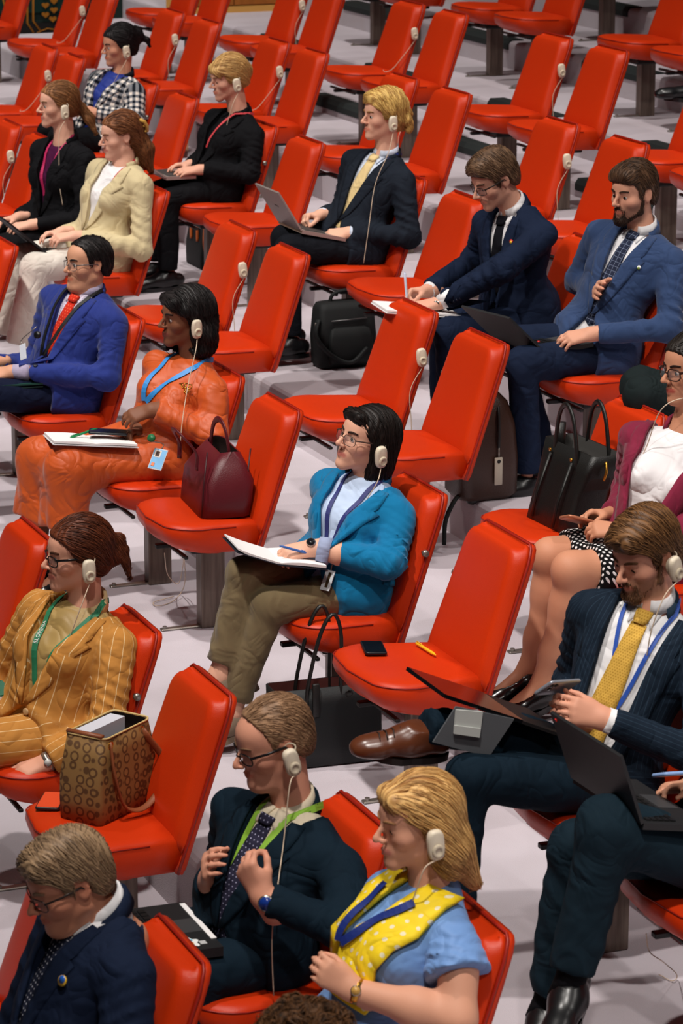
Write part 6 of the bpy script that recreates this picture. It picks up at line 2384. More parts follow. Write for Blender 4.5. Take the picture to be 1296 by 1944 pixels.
def cream_woman():
    t = -14.27
    s = Person(3, t, 'woman in a cream blazer with a gold hair claw typing', dict(
        pelvis=seat_pt(3, t, 0.12, 0.085), neck=(235, 318, 0.0), eL=(268, 472, 0.22), wL=(142, 448, 0.12), eR=(170, 440, -0.24), wR=(118, 440, -0.02),
        kL=(66, 508, 0.12), aL=(40, 660, 0.12), kR=(30, 492, -0.08), aR=(12, 640, -0.08)), (228, 174, 150), female=True, width=0.165, bust=0.012, turn=26)
    s.gaze = (0.0, -0.35)
    s.haircol = srgb(110, 68, 42)
    s.head((241, 262), yaw=2, pitch=-8, roll=2, nose=0.9, eyes='down', lipc=(190, 108, 98))
    s.brows(brow_mat((120, 80, 56)))
    CR = fabric('cream_wool', (206, 190, 150), rgb2=(194, 176, 136))
    s.shirt(WHITEC, 'top', collar=False)
    s.jacket(CR, 'blazer', u0=0.2, w1=0.07, low=0.05, hem=0.28, hemlow=0.14)
    s.trousers(fabric('white_denim', (222, 214, 204), rgb2=(206, 196, 184)), r0=(0.088, 0.074, 0.074, 0.082), end=0.95)
    s.hand('L', (-0.15, 0.97, -0.05), (0.3, 0.1, 0.9), curl=(30, 35, 20))
    s.hand('R', (0.1, 0.97, -0.05), (-0.2, 0.1, 0.95), curl=(25, 30, 20))
    F = cap_hair([(-0.2, -0.25), (-0.05, -0.25), (-0.025, -0.06), (-0.018, 0.01), (0.015, 0.028), (0.035, 0.02), (0.047, 0.04), (0.065, 0.06), (0.085, 0.076), (0.12, 0.084)], 0.014, 0.012, 0.018, 0.004, ears=True)
    F2 = Field()
    F2.ops = F.ops
    F2.ell((0.0, -0.10, -0.09), (0.062, 0.045, 0.10), k=0.04)
    F2.cone((0.02, -0.115, -0.1), (0.03, -0.13, -0.2), 0.05, 0.02, k=0.03)
    F2.cone((-0.03, -0.11, -0.1), (-0.03, -0.12, -0.19), 0.045, 0.02, k=0.03)
    F2.post = lambda P: 0.004 * wob(P, 45.0) * (P[..., 2] < 0.0)
    hair(s, (146, 92, 56), F2, lambda P: np.stack([P[..., 0] * 1.5, -0.7 * (P[..., 1] > -0.09) + 0 * P[..., 0], -0.3 - 5 * np.maximum(0, 0.02 - P[..., 1])], -1), n=1400, ln=(0.06, 0.13), rgb2=(76, 42, 24), gdir=(0.8, 0.3, 0.6), jit=0.45)
    cl = MB()
    for a in (-0.008, 0.018):
        cl.tube([(a + 0.038, -0.10, 0.075), (a + 0.035, -0.125, 0.06), (a + 0.03, -0.14, 0.03), (a + 0.02, -0.14, 0.0)], 0.006, 6, flat=1.6)
    for u in (0.07, 0.035, 0.005):
        cl.tube([(0.02, -0.118 - 0.02 * (0.07 - u) * 10, u), (0.05, -0.112 - 0.02 * (0.07 - u) * 10, u)], 0.005, 6)
    s.add('hair_claw', mesh_from(s.HO + s.hsc * (np.array(cl.V) @ s.HA.T), cl.F), mat('gold_claw', (212, 166, 78), 0.3, 0.5))
    s.lanyard(mat('red_lanyard', (186, 40, 56), 0.6), s.Fs, u0=0.36, side=0.05, w=0.015, cx=0.02, sides=(1,))
    s.finish()
    return s


def shoe_person():
    t = -13.80
    s = Person(7, t, 'person past the right edge whose black shoe hangs near the top', dict(
        pelvis=seat_pt(7, t, 0.12, 0.08), neck=seat_pt(7, t, 0.02, 0.5), eL=seat_pt(7, t, 0.1, 0.25, 0.25), wL=seat_pt(7, t, 0.3, 0.2, 0.1), eR=seat_pt(7, t, 0.1, 0.25, -0.25), wR=seat_pt(7, t, 0.3, 0.2, -0.1),
        kR=seat_pt(7, t, 0.5, 0.16, 0.02), aR=(1326, 158, 0.02), kL=seat_pt(7, t, 0.52, 0.05, 0.12), aL=seat_pt(7, t, 0.5, -0.33, 0.12)), (200, 150, 120), width=0.175)
    s.haircol = srgb(40, 30, 26)
    p = s.P['neck']
    v = p + np.array([0.078, 0.0, 0.16]) - CAM
    d = v @ C_D
    s.head((648 + FPX * (v @ C_R) / d, 972 - FPX * (v @ C_U) / d))
    s.jacket(BLACKF, w1=0.0, lapel=0)
    s.trousers(BLACKF)
    s.hand('R', (0.1, 0.95, 0.0), (-0.4, 0.1, 0.8))
    s.hand('L', (-0.1, 0.95, 0.0), (0.4, 0.1, 0.8))
    short_hair(s, (50, 38, 30), n=100)
    SH = mat('black_leather', (18, 18, 20), 0.3, 0.5)
    s.shoe('R', (-0.1, -0.95, 0.1), SH, L=0.28)
    s.shoe('L', (0, -1, 0), SH, L=0.28)
    s.finish()
    return s


for _f in (gold_tie_man, edge_person, maroon_woman, knee_person, bearded_man, writing_man, blond_man, fair_woman, checked_woman, ponytail_woman, cream_woman, shoe_person):
    PEOPLE[_f.__name__] = _f()
    PEOPLE[_f.__name__].report()
# ------------------------------------------------------------------ things people brought
def thing_at(name, origin, label, cat, group=None):
    o = empty(name, tuple(origin), label, cat, group)
    return o


def put(o, name, mb, m, parent=None, smooth=True):
    """part given in world coordinates, stored relative to its thing"""
    c = obj(name, mesh_from(np.asarray(mb.V) - np.array(o.location), mb.F), m, parent=parent or o, smooth=smooth)
    return c


def slab(P, n, th):
    """flat board from corner points P, thickness th along n"""
    P = [np.asarray(p, float) for p in P]
    n = unit(n)
    k = len(P)
    V = P + [p + n * th for p in P]
    F = [tuple(range(k)), tuple(reversed(range(k, 2 * k)))] + [(i, i + k, (i + 1) % k + k, (i + 1) % k) for i in range(k)]
    return MB().put(V, F)


def rring(c, u, v, a, b, r, z, n=5):
    """rounded rectangle ring, half sizes a, b"""
    out = []
    for (sx, sy, a0) in ((1, 1, 0), (-1, 1, 90), (-1, -1, 180), (1, -1, 270)):
        for k in range(n):
            t = math.radians(a0 + 90 * k / (n - 1))
            out.append(c + u * (sx * (a - r) + r * math.cos(t)) + v * (sy * (b - r) + r * math.sin(t)) + np.array([0, 0, z]))
    return out


def openloft(rings):
    """walls and bottom, open on top"""
    mb = MB().loft(rings, cap=False)
    mb.F.append(tuple(reversed(range(len(rings[0])))))
    return mb


def tote(label, corner, u, v, L, D, H, m, inner, top=(1.0, 0.8), rd=0.02, sag=0.0, lean=(0, 0, 0), trim=None, name='tote_bag', group=None):
    """open bag: corner = one lower corner, u / v unit directions of its long and short side"""
    u, v = unit(u), unit(v)
    c0 = np.asarray(corner, float) + u * L / 2 + v * D / 2
    o = thing_at(name, c0, label, 'handbag', group)
    rings = []
    prof = [(0.0, 0.96, 0.96), (0.012, 1.0, 1.0), (0.25, 1.01, 1.02), (0.5, 1.0, 1.0), (0.75, 0.5 + 0.5 * top[0], 0.5 + 0.5 * top[1]), (1.0, top[0], top[1])]
    ln = np.asarray(lean, float)
    for t, a, b in prof:
        rr = rring(c0 + ln * t, u, v, L / 2 * a, D / 2 * b, min(rd, D * 0.4), t * H)
        if sag and t > 0.6:
            rr = [p - np.array([0, 0, sag * (t - 0.6) * 2.5 * (1 - (2 * abs((p - c0) @ u) / L) ** 2)]) for p in rr]
        rings.append(rr)
    ins = []
    for t, q in ((1.0, 0.006), (0.9, 0.008), (0.55, 0.01)):
        a = top[0] * t + (1 - t)
        b = top[1] * t + (1 - t)
        rr = rring(c0 + ln * t, u, v, L / 2 * a - q, D / 2 * b - q, min(rd, D * 0.4) * 0.8, t * H)
        if sag and t > 0.6:
            rr = [p - np.array([0, 0, sag * (t - 0.6) * 2.5 * (1 - (2 * abs((p - c0) @ u) / L) ** 2)]) for p in rr]
        ins.append(rr)
    body = put(o, 'bag_body', openloft(rings + ins[:1]), m)
    put(o, 'lining', openloft(ins[::-1]), inner)
    return o, c0, rings


def handle(o, a, b, hgt, m, r=0.006, lean=(0, 0, 0), flat=1.6, up=None, name='handle'):
    a, b = np.asarray(a, float), np.asarray(b, float)
    mid = (a + b) / 2 + np.array([0, 0, hgt]) + np.asarray(lean, float)
    q = 0.72
    pts = spline([a - np.array([0, 0, 0.06]), a, a * 0.82 + b * 0.18 + (mid - (a + b) / 2) * q, mid, a * 0.18 + b * 0.82 + (mid - (a + b) / 2) * q, b, b - np.array([0, 0, 0.06])], 26)
    return put(o, name, MB().tube(pts, r, 8, flat=flat), m)


def laptop(label, N, T, B, x, w, m, keym, scr=None, lat=(1, 0, 0), th=0.016, lid=True, dot=None):
    """N hinge, T top of the lid, B user edge (pixels at the near side, on plane x); w = width away from it"""
    n_, t_, b_ = on(N[0], N[1], 'x', x), on(T[0], T[1], 'x', x) if T else None, on(B[0], B[1], 'x', x)
    l = -unit(lat) * w
    o = thing_at('laptop', (n_ + b_ + l) / 2, label, 'laptop')
    d = unit(b_ - n_)
    up = unit(np.cross(d, l))
    if up[2] < 0:
        up = -up
    base = put(o, 'base', slab([n_, b_, b_ + l, n_ + l], up, -th), m, smooth=False)
    D = np.linalg.norm(b_ - n_)
    # keys, joined per row is avoided: every key is its own small block inside one keyboard part
    kb = MB()
    for r in range(5):
        for c in range(12):
            p = n_ + d * (D * (0.10 + 0.095 * r)) + l * (0.06 + 0.073 * c)
            kb.put(*_blk(p + up * 0.0005, d * D * 0.075, l * 0.060, up * 0.003))
    k = put(o, 'keyboard', kb, keym, smooth=False)
    k['kind'] = 'stuff'
    if dot:
        p = n_ + d * (D * 0.36) + l * 0.5
        put(o, 'pointing_stick', MB().tube([p, p + up * 0.006], 0.005, 8), dot)
    put(o, 'touchpad', slab([n_ + d * D * 0.64 + l * 0.36, n_ + d * D * 0.94 + l * 0.36, n_ + d * D * 0.94 + l * 0.64, n_ + d * D * 0.64 + l * 0.64], up, 0.0012), mat('touchpad_grey', (60, 60, 62), 0.4), smooth=False)
    if lid:
        q = t_ - n_
        nn = unit(np.cross(q, l))
        if nn @ d < 0:
            nn = -nn
        s_ = put(o, 'lid', slab([n_, t_, t_ + l, n_ + l], nn, -0.008), m, smooth=False)
        put(o, 'screen', slab([n_ + q * 0.08 + l * 0.03, n_ + q * 0.95 + l * 0.03, n_ + q * 0.95 + l * 0.97, n_ + q * 0.08 + l * 0.97], nn, 0.001), scr or mat('dark_screen', (20, 22, 26), 0.15, 0.6), smooth=False)
        o['lidn'] = list(nn)
        return o, n_, t_, b_, l, nn, up, d
    return o, n_, None, b_, l, None, up, d


def _blk(p, a, b, c):
    V = [p, p + a, p + a + b, p + b, p + c, p + a + c, p + a + b + c, p + b + c]
    return V, [(0, 3, 2, 1), (4, 5, 6, 7), (0, 1, 5, 4), (1, 2, 6, 5), (2, 3, 7, 6), (3, 0, 4, 7)]


def pen(label, a, b, m, r=0.004, tip=None):
    a, b = np.asarray(a, float), np.asarray(b, float)
    o = thing_at('pen', (a + b) / 2, label, 'pen')
    put(o, 'barrel', MB().tube([a, lerp(a, b, 0.02), lerp(a, b, 0.86), lerp(a, b, 0.97), b], [r * 0.7, r, r, r * 0.5, r * 0.2], 10), m)
    put(o, 'clip', MB().tube([lerp(a, b, 0.02) + np.array([0, 0, r * 1.4]), lerp(a, b, 0.3) + np.array([0, 0, r * 1.3])], r * 0.3, 6), tip or m)
    return o


def phone(label, c, a, b, n, m, glass, L=0.145, W=0.07, th=0.009, cam=False):
    """c centre, a long axis, b short axis"""
    a, b = unit(a), unit(b)
    n = unit(np.cross(a, b)) if n is None else unit(n)
    o = thing_at('phone', c, label, 'phone')
    rings = []
    for z, q in ((-th / 2, 0.002), (-th / 2 + 0.002, 0.0), (th / 2 - 0.002, 0.0), (th / 2, 0.002)):
        ring = []
        for (sx, sy, a0) in ((1, 1, 0), (-1, 1, 90), (-1, -1, 180), (1, -1, 270)):
            for k in range(5):
                t = math.radians(a0 + 22.5 * k)
                r = 0.010
                ring.append(c + a * (sx * (L / 2 - q - r) + r * math.cos(t)) + b * (sy * (W / 2 - q - r) + r * math.sin(t)) + n * z)
        rings.append(ring)
    put(o, 'case', MB().loft(rings), m)
    p = [c + a * (sx * (L / 2 - 0.005)) + b * (sy * (W / 2 - 0.004)) + n * (th / 2) for sx, sy in ((1, 1), (-1, 1), (-1, -1), (1, -1))]
    put(o, 'screen', slab(p, n, 0.0008), glass, smooth=False)
    if cam:
        q = c + a * (L / 2 - 0.024) + b * (W / 2 - 0.022) - n * th / 2
        for da, db in ((0.009, 0.008), (-0.009, 0.008), (0.0, -0.009)):
            w = q + a * da + b * db
            put(o, 'camera_lens', MB().tube([w, w - n * 0.003], 0.0065, 12), mat('lens_black', (14, 14, 18), 0.1, 0.6))
    return o


def notebook(label, spine, e1, e2, n, W, H, cover, page, sag=0.012, curl=0.0, name='notebook'):
    """open notebook: spine centre, e1 across (left page at -e1), e2 along the spine, n up"""
    e1, e2, n = unit(e1), unit(e2), unit(n)
    o = thing_at(name, spine, label, 'notebook')
    for sg, nm in ((-1, 'page_block'), (1, 'page_block')):
        ring = []
        for h in (-0.5, 0.5):
            top, bot = [], []
            for i in range(9):
                t = i / 8
                z = sag * math.sin(min(1, t * 1.6) * math.pi * 0.5) * (1 - 0.5 * t) + (curl * t * t if sg < 0 else 0)
                top.append(spine + e1 * (sg * W * t) + e2 * (h * H) + n * (0.004 + z))
                bot.append(spine + e1 * (sg * W * t) + e2 * (h * H) + n * (0.0 + z * 0.2 + (curl * t * t * 0.9 if sg < 0 else 0)))
            ring.append(top + bot[::-1])
        mb = MB().loft(ring if sg > 0 else ring[::-1])
        put(o, nm, mb, page, smooth=False)
    cv = 0.004
    for sg in (-1, 1):
        z1 = curl if sg < 0 else 0
        put(o, 'cover', slab([spine - e2 * (H / 2 + cv) - n * 0.002, spine + e1 * sg * (W + cv) - e2 * (H / 2 + cv) + n * (z1 - 0.002), spine + e1 * sg * (W + cv) + e2 * (H / 2 + cv) + n * (z1 - 0.002), spine + e2 * (H / 2 + cv) - n * 0.002], n, -0.003), cover, smooth=False)
    return o


LEATHB = mat('burgundy_leather', (92, 18, 28), 0.42, 0.45, bump=(260, 0.12), vary=(6, 0.4, (74, 12, 22)))
LINED = mat('dark_lining', (34, 24, 22), 0.9, 0.1)
BLKL = mat('black_grain_leather', (20, 19, 18), 0.42, 0.45, bump=(300, 0.15))
GOLD = mat('gold_metal', (206, 150, 60), 0.25, 0.5, metal=0.9)
PAPER = mat('white_paper', (236, 232, 232), 0.85, 0.2)
NAVYC = mat('navy_cover', (26, 30, 44), 0.6)
SEAT2 = ROWZ[2] + SEATH
SCR = mat('dark_screen', (20, 22, 26), 0.15, 0.6)

# burgundy tote on the empty seat beside the woman in orange
_c = on(381, 988, 'z', SEAT2 + 0.016)
_o, _c0, _r = tote('burgundy leather tote bag slumped on the chair beside the woman in orange', _c, (-1, 0.1, 0), (0.1, 1, 0), 0.36, 0.185, 0.25, LEATHB, LINED, top=(0.72, 0.42), rd=0.04, sag=0.045, lean=(0.0, 0.035, 0))
for _k, (_y, _l) in enumerate(((-0.01, (0.05, -0.06, -0.04)), (0.11, (0.03, -0.01, -0.02)))):
    handle(_o, _c + np.array([-0.07, _y + 0.02, 0.225]), _c + np.array([-0.26, _y + 0.02, 0.225]), 0.12, LEATHB, 0.0046, _l, 2.6)
for _q in (_c + np.array([-0.002, 0.003, 0]), _c + np.array([-0.006, 0.165, 0])):
    put(_o, 'seam', MB().tube([_q + np.array([0.002, 0, 0.01]), _q + np.array([0.003, 0.008, 0.12]), _q + np.array([-0.03, 0.035, 0.235])], 0.003, 6), mat('burgundy_edge', (56, 10, 18), 0.5))

# brown monogram-style tote with a paper bag inside
_pat = mat('brown_print_canvas', (120, 84, 46), 0.6, 0.3)
_nt = _pat.node_tree
_b = _nt.nodes['Principled BSDF']
_tc = _nt.nodes.new('ShaderNodeTexCoord')
_vo = _nt.nodes.new('ShaderNodeTexVoronoi')
_vo.inputs['Scale'].default_value = 33
_vo.inputs['Randomness'].default_value = 0.35
_nt.links.new(_tc.outputs['Object'], _vo.inputs['Vector'])
_rm = _nt.nodes.new('ShaderNodeValToRGB')
_e = _rm.color_ramp.elements
_e[0].position, _e[0].color = 0.28, srgb(140, 106, 62) + (1,)
_e[1].position, _e[1].color = 0.34, srgb(86, 58, 34) + (1,)
_x = _e.new(0.46)
_x.color = srgb(86, 58, 34) + (1,)
_x = _e.new(0.52)
_x.color = srgb(134, 100, 58) + (1,)
_nt.links.new(_vo.outputs['Distance'], _rm.inputs['Fac'])
_nt.links.new(_rm.outputs['Color'], _b.inputs['Base Color'])
_c = on(190, 1572, 'z', ROWZ[1] + SEATH + 0.018)
_u, _v = unit((-0.62, 0.78, 0)), unit((-0.80, -0.60, 0))
TANL = mat('tan_leather_trim', (134, 74, 44), 0.45)
_o, _c0, _r = tote('brown patterned canvas tote bag with tan straps, open, white paper inside', _c, _u, _v, 0.30, 0.145, 0.25, _pat, LINED, top=(0.78, 0.92), rd=0.02, sag=0.012)
put(_o, 'zip_edge', MB().tube(_r[-1] + _r[-1][:1], 0.003, 6, cap=False), mat('cream_zip', (206, 178, 118), 0.6))
_t0 = _c0 + np.array([0, 0, 0.25])
put(_o, 'paper_insert', slab([_t0 - _u * 0.09 + np.array([0, 0, -0.10]), _t0 + _u * 0.08 + np.array([0, 0, -0.10]), _t0 + _u * 0.085 + np.array([0, 0, -0.004]), _t0 - _u * 0.095 + np.array([0, 0, -0.002])], _v, 0.05), mat('pale_paper_bag', (206, 206, 216), 0.6), smooth=False)
for _s in (1,):
    _a = _t0 - _v * 0.066 - _u * 0.085 + np.array([0, 0, -0.05])
    _bq = _t0 - _v * 0.066 + _u * 0.075 + np.array([0, 0, -0.05])
    put(_o, 'strap', MB().tube(spline([_a + np.array([0, 0, 0.03]), _a - _v * 0.012 + np.array([0.01, 0, -0.07]), _a - _v * 0.03 - _u * -0.03 + np.array([0.0, 0, -0.165]), _a - _v * 0.05 + _u * 0.11 + np.array([0.0, 0, -0.178]), _bq - _v * 0.05 + _u * 0.05 + np.array([0.0, 0, -0.10]), _bq + np.array([0, 0, 0.02])], 28), 0.0042, 8, flat=2.6), TANL)
for _q in (_t0 - _v * 0.068 - _u * 0.085, _t0 - _v * 0.066 + _u * 0.07):
    put(_o, 'ring', MB().tube([_q + np.array([0, 0, -0.03]) + 0.011 * (_u * math.cos(k * 0.785) + np.array([0, 0, 1]) * math.sin(k * 0.785)) for k in range(9)], 0.0022, 6, cap=False), GOLD)
put(_o, 'trim', MB().tube([_t0 + _v * 0.06 - _u * 0.11, _t0 - _v * 0.06 - _u * 0.112 + np.array([0, 0, 0.002])], 0.009, 8, flat=0.7), TANL)
# phone in an orange case beside the brown bag
_p = on(98, 1521, 'z', ROWZ[1] + SEATH + 0.028)
phone('phone in an orange case lying by the brown patterned tote', _p, (-0.95, 0.5, 0), (0.5, 0.95, 0), (0, 0, 1), mat('dark_phone_case', (42, 30, 30), 0.4), mat('orange_sleeve', (222, 72, 34), 0.5), L=0.135)

# black tote on the chair beside the woman in maroon
_c = on(1072, 1018, 'z', ROWZ[3] + SEATH + 0.018)
_o, _c0, _r = tote('tall black leather tote bag standing on the chair beside the maroon blazer', _c, (-1, -0.06, 0), (-0.06, 1, 0), 0.28, 0.13, 0.26, BLKL, mat('grey_lining', (52, 50, 48), 0.8), top=(1.22, 0.9), rd=0.02, lean=(0.0, 0.075, 0))
handle(_o, _c0 + np.array([0.08, 0.01, 0.26]), _c0 + np.array([-0.08, 0.01, 0.26]), 0.14, BLKL, 0.006)
handle(_o, _c0 + np.array([0.08, 0.125, 0.25]), _c0 + np.array([-0.08, 0.125, 0.25]), 0.15, BLKL, 0.006)
for _q in (0.08, -0.08):
    _w = _c0 + np.array([_q, -0.006, 0.235])
    put(_o, 'rivet', MB().tube([_w, _w + np.array([0, -0.006, 0])], 0.006, 10), GOLD)
    put(_o, 'strap_seam', MB().tube([_w + np.array([0, -0.002, -0.01]), _w + np.array([0, -0.05, -0.14]), _w + np.array([0, -0.066, -0.22])], 0.0045, 6, flat=2), BLKL)
put(_o, 'chain_clip', MB().tube(spline([_c0 + np.array([0.165, 0.075, 0.24]), _c0 + np.array([0.178, 0.07, 0.21]), _c0 + np.array([0.17, 0.065, 0.18])], 10), 0.005, 6), GOLD)
put(_o, 'umbrella_handle', MB().tube([_c0 + np.array([-0.13, 0.05, 0.2]), _c0 + np.array([-0.135, 0.055, 0.31])], 0.017, 12), BLKL)

# large black tote on the floor in front of the empty chair
_c = on(530, 1464, 'z', 0.004)
_o, _c0, _r = tote('large black tote bag on the carpet at the feet of the woman in teal', _c, (0.05, 1, 0), (-1, 0.05, 0), 0.34, 0.14, 0.25, mat('black_saffiano', (17, 20, 22), 0.45, 0.4, bump=(420, 0.15)), mat('red_print_lining', (70, 24, 20), 0.8), top=(1.05, 0.75), rd=0.015)
for _q in (0.05, -0.05):
    handle(_o, _c0 + np.array([-_q, -0.075, 0.25]), _c0 + np.array([-_q, 0.035, 0.25]), 0.235, BLKL, 0.006, (0.0, 0.03, 0.0), 1.4)
put(_o, 'keeper_strap', MB().box((-0.006, -0.012, -0.08), (0.006, 0.012, 0.03), 0.004).xf(frame(_c0 + np.array([0.06, -0.05, 0.24]), (1, 0, 0), (0, 1, 0), (0, 0, 1))), BLKL)
put(_o, 'ring', MB().tube([_c0 + np.array([0.058, 0.06 + 0.011 * math.cos(k * 0.785), 0.225 + 0.011 * math.sin(k * 0.785)]) for k in range(9)], 0.003, 6, cap=False), BLKL)

# black soft briefcase on the step between the rows
_c = on(612, 702, 'z', ROWZ[4] + 0.004)
NYL = mat('black_nylon', (16, 19, 20), 0.7, 0.3, bump=(500, 0.2))
_o = thing_at('briefcase', _c + np.array([-0.07, 0.12, 0]), 'black nylon briefcase on the step behind the empty chairs', 'bag')
_rg = []
for _zq, _a, _d in ((0.0, 0.125, 0.06), (0.015, 0.135, 0.068), (0.14, 0.137, 0.075), (0.26, 0.13, 0.062), (0.285, 0.12, 0.05), (0.292, 0.10, 0.03)):
    _rg.append(rring(_c + np.array([-0.07, 0.125, 0]), np.array([0, 1.0, 0]), np.array([-1.0, 0, 0]), _a, _d, 0.028, _zq))
_bo = put(_o, 'bag_body', MB().loft(_rg), NYL)
_pk = []
for _zq, _a, _d in ((0.02, 0.09, 0.02), (0.04, 0.10, 0.03), (0.14, 0.10, 0.032), (0.175, 0.09, 0.022), (0.185, 0.07, 0.01)):
    _pk.append(rring(_c + np.array([-0.005, 0.13, 0]), np.array([0, 1.0, 0]), np.array([-1.0, 0, 0]), _a, _d, 0.01, _zq))
put(_o, 'front_pocket', MB().loft(_pk), NYL)
put(_o, 'zip', MB().tube([_c + np.array([0.006, 0.04, 0.215]), _c + np.array([0.004, 0.21, 0.22])], 0.003, 6), mat('steel_zip', (120, 120, 120), 0.3, metal=0.8))
put(_o, 'handle', MB().tube(spline([_c + np.array([-0.07, 0.06, 0.285]), _c + np.array([-0.065, 0.08, 0.325]), _c + np.array([-0.065, 0.16, 0.335]), _c + np.array([-0.07, 0.19, 0.285])], 16), 0.009, 8), NYL)
put(_o, 'shoulder_strap', MB().tube(spline([_c + np.array([-0.02, -0.012, 0.22]), _c + np.array([0.0, -0.03, 0.15]), _c + np.array([0.02, 0.03, 0.07]), _c + np.array([0.035, 0.12, 0.03]), _c + np.array([0.03, 0.2, 0.09])], 22), 0.009, 8, flat=2.0), NYL)
put(_o, 'buckle', MB().box((-0.004, -0.01, -0.01), (0.004, 0.01, 0.01), 0.002).xf(frame(_c + np.array([-0.015, -0.02, 0.2]), (1, 0, 0), (0, 1, 0), (0, 0, 1))), STEEL)

# brown leather backpack with a tag
_c = on(905, 952, 'z', ROWZ[4] + 0.004)
BRL = mat('dark_brown_leather', (60, 36, 26), 0.4, 0.45, bump=(160, 0.15), vary=(5, 0.5, (44, 25, 18)))
_cc = _c + np.array([-0.09, 0.055, 0])
_o = thing_at('backpack', _cc, 'dark brown leather backpack with a pale tag, beside the bearded man', 'backpack')
_rg = []
for _zq, _a, _d in ((0.0, 0.105, 0.085), (0.02, 0.12, 0.10), (0.15, 0.122, 0.10), (0.28, 0.112, 0.09), (0.36, 0.09, 0.07), (0.395, 0.06, 0.045), (0.402, 0.03, 0.02)):
    _rg.append(rring(_cc, np.array([0, 1.0, 0]), np.array([-1.0, 0, 0]), _a, _d, 0.05, _zq))
put(_o, 'bag_body', MB().loft(_rg), BRL)
put(_o, 'zip', MB().tube(spline([_cc + np.array([0.0, 0.06, 0.385]), _cc + np.array([0.085, 0.03, 0.33]), _cc + np.array([0.103, 0.025, 0.25]), _cc + np.array([0.104, 0.024, 0.20])], 18), 0.006, 6), mat('black_zip', (20, 18, 18), 0.5))
put(_o, 'key_chain', MB().tube([_cc + np.array([0.106, 0.024, 0.20]), _cc + np.array([0.107, 0.024, 0.165])], 0.0035, 6), STEEL)
put(_o, 'tag', MB().box((-0.003, -0.016, -0.105), (0.003, 0.016, 0.0), 0.003).xf(frame(_cc + np.array([0.109, 0.022, 0.165]), (1, 0, 0), (0, 1, 0), (0, 0, 1))), mat('beige_tag', (186, 176, 160), 0.6))
put(_o, 'tag_eyelet', MB().tube([_cc + np.array([0.111, 0.022, 0.15]), _cc + np.array([0.1135, 0.022, 0.15])], 0.007, 12), BLACKM)
put(_o, 'strap', MB().tube(spline([_cc + np.array([0.05, -0.11, 0.02]), _cc + np.array([0.09, -0.15, 0.005]), _cc + np.array([0.10, -0.185, -0.06]), _cc + np.array([0.10, -0.19, -0.15])], 14), 0.010, 8, flat=0.5), NYL)

# small brown bag on the chair behind the cream blazer
_c = on(318, 302, 'z', ROWZ[4] + SEATH + 0.03)
_o, _c0, _r = tote('small chestnut leather bag on the chair behind the cream blazer', _c, (-1, 0, 0), (0, 1, 0), 0.20, 0.12, 0.20, mat('chestnut_leather', (92, 34, 24), 0.4, 0.4), LINED, top=(0.9, 0.7), rd=0.02)
handle(_o, _c0 + np.array([0.1, -0.02, 0.12]), _c0 + np.array([0.1, 0.05, 0.10]), -0.06, mat('pale_strap', (190, 150, 116), 0.5), 0.006, (0.03, 0.0, 0.0))
# bag with orange straps under the fair-haired woman's seat
_c = on(382, 512, 'z', ROWZ[4] + 0.004)
_o, _c0, _r = tote('black cloth bag with orange straps under the seat of the fair-haired woman', _c, (-1, 0, 0), (0, 1, 0), 0.26, 0.14, 0.24, NYL, LINED, top=(0.9, 0.7), rd=0.02)
ORS = mat('orange_strap', (176, 84, 26), 0.6)
handle(_o, _c0 + np.array([0.07, -0.07, 0.2]), _c0 + np.array([-0.03, -0.07, 0.2]), 0.10, ORS, 0.007)
put(_o, 'strap', MB().tube(spline([_c0 + np.array([0.13, -0.05, 0.24]), _c0 + np.array([0.15, -0.06, 0.12]), _c0 + np.array([0.14, -0.02, 0.03]), _c0 + np.array([0.13, 0.05, 0.2])], 18), 0.006, 6), ORS)

# ------------------------------------------------------------------ books, laptops, phones, pens in laps
DRK = mat('black_laptop', (28, 28, 30), 0.5, 0.4)
KEY = mat('black_keys', (14, 14, 15), 0.5, 0.4)
SIL = mat('silver_laptop', (176, 164, 158), 0.35, 0.5, metal=0.5)
SILK = mat('grey_keys', (70, 68, 68), 0.5)
REDD_ = mat('red_dot', (200, 30, 24), 0.4)

_xc = -13.07 + 10
_l = laptop('silver laptop open on the knees of the young blond man', (574, 437), (530, 365), (657, 452), _xc + 0.15, 0.30, SIL, SILK)
_m = _l[1] + (_l[2] - _l[1]) * 0.55 + _l[4] * 0.5 - _l[5] * 0.009
put(_l[0], 'lid_emblem', slab([_m + unit(_l[4]) * a + unit(_l[2] - _l[1]) * b for a, b in ((-0.02, -0.006), (0.02, 0.0), (0.02, 0.006), (-0.02, 0.0))], -_l[5], 0.0006), mat('emblem_grey', (110, 100, 98), 0.4), smooth=False)
_xc = -10.55 + 10
laptop('black laptop open on the knee of the bearded man', (1036, 669), (968, 602), (1126, 650), _xc + 0.15, 0.29, DRK, KEY, lat=(0.97, 0.24, 0), dot=REDD_)
_xc = -6.42 + 10
_l = laptop('black laptop with a red dot on its lid at the right edge', (1222, 1563), (1182, 1434), (1345, 1568), _xc + 0.17, 0.36, DRK, KEY, lat=(1, 0.03, 0), dot=REDD_)
_m = _l[1] + (_l[2] - _l[1]) * 0.93 + _l[4] * 0.93 - _l[5] * 0.0085
put(_l[0], 'lid_light', MB().tube([_m, _m - _l[5] * 0.002], 0.005, 8), REDD_)
_xc = -6.85 + 10
_l = laptop('black laptop with a sticker, folded flat on the lap of the lime lanyard man', (240, 1822), None, (424, 1797), _xc + 0.16, 0.31, DRK, KEY, lid=False, th=0.024)
_u_, _d_, _ll = _l[6], _l[7], _l[4]
_q = _l[3] - _d_ * 0.065 + _ll * 0.16
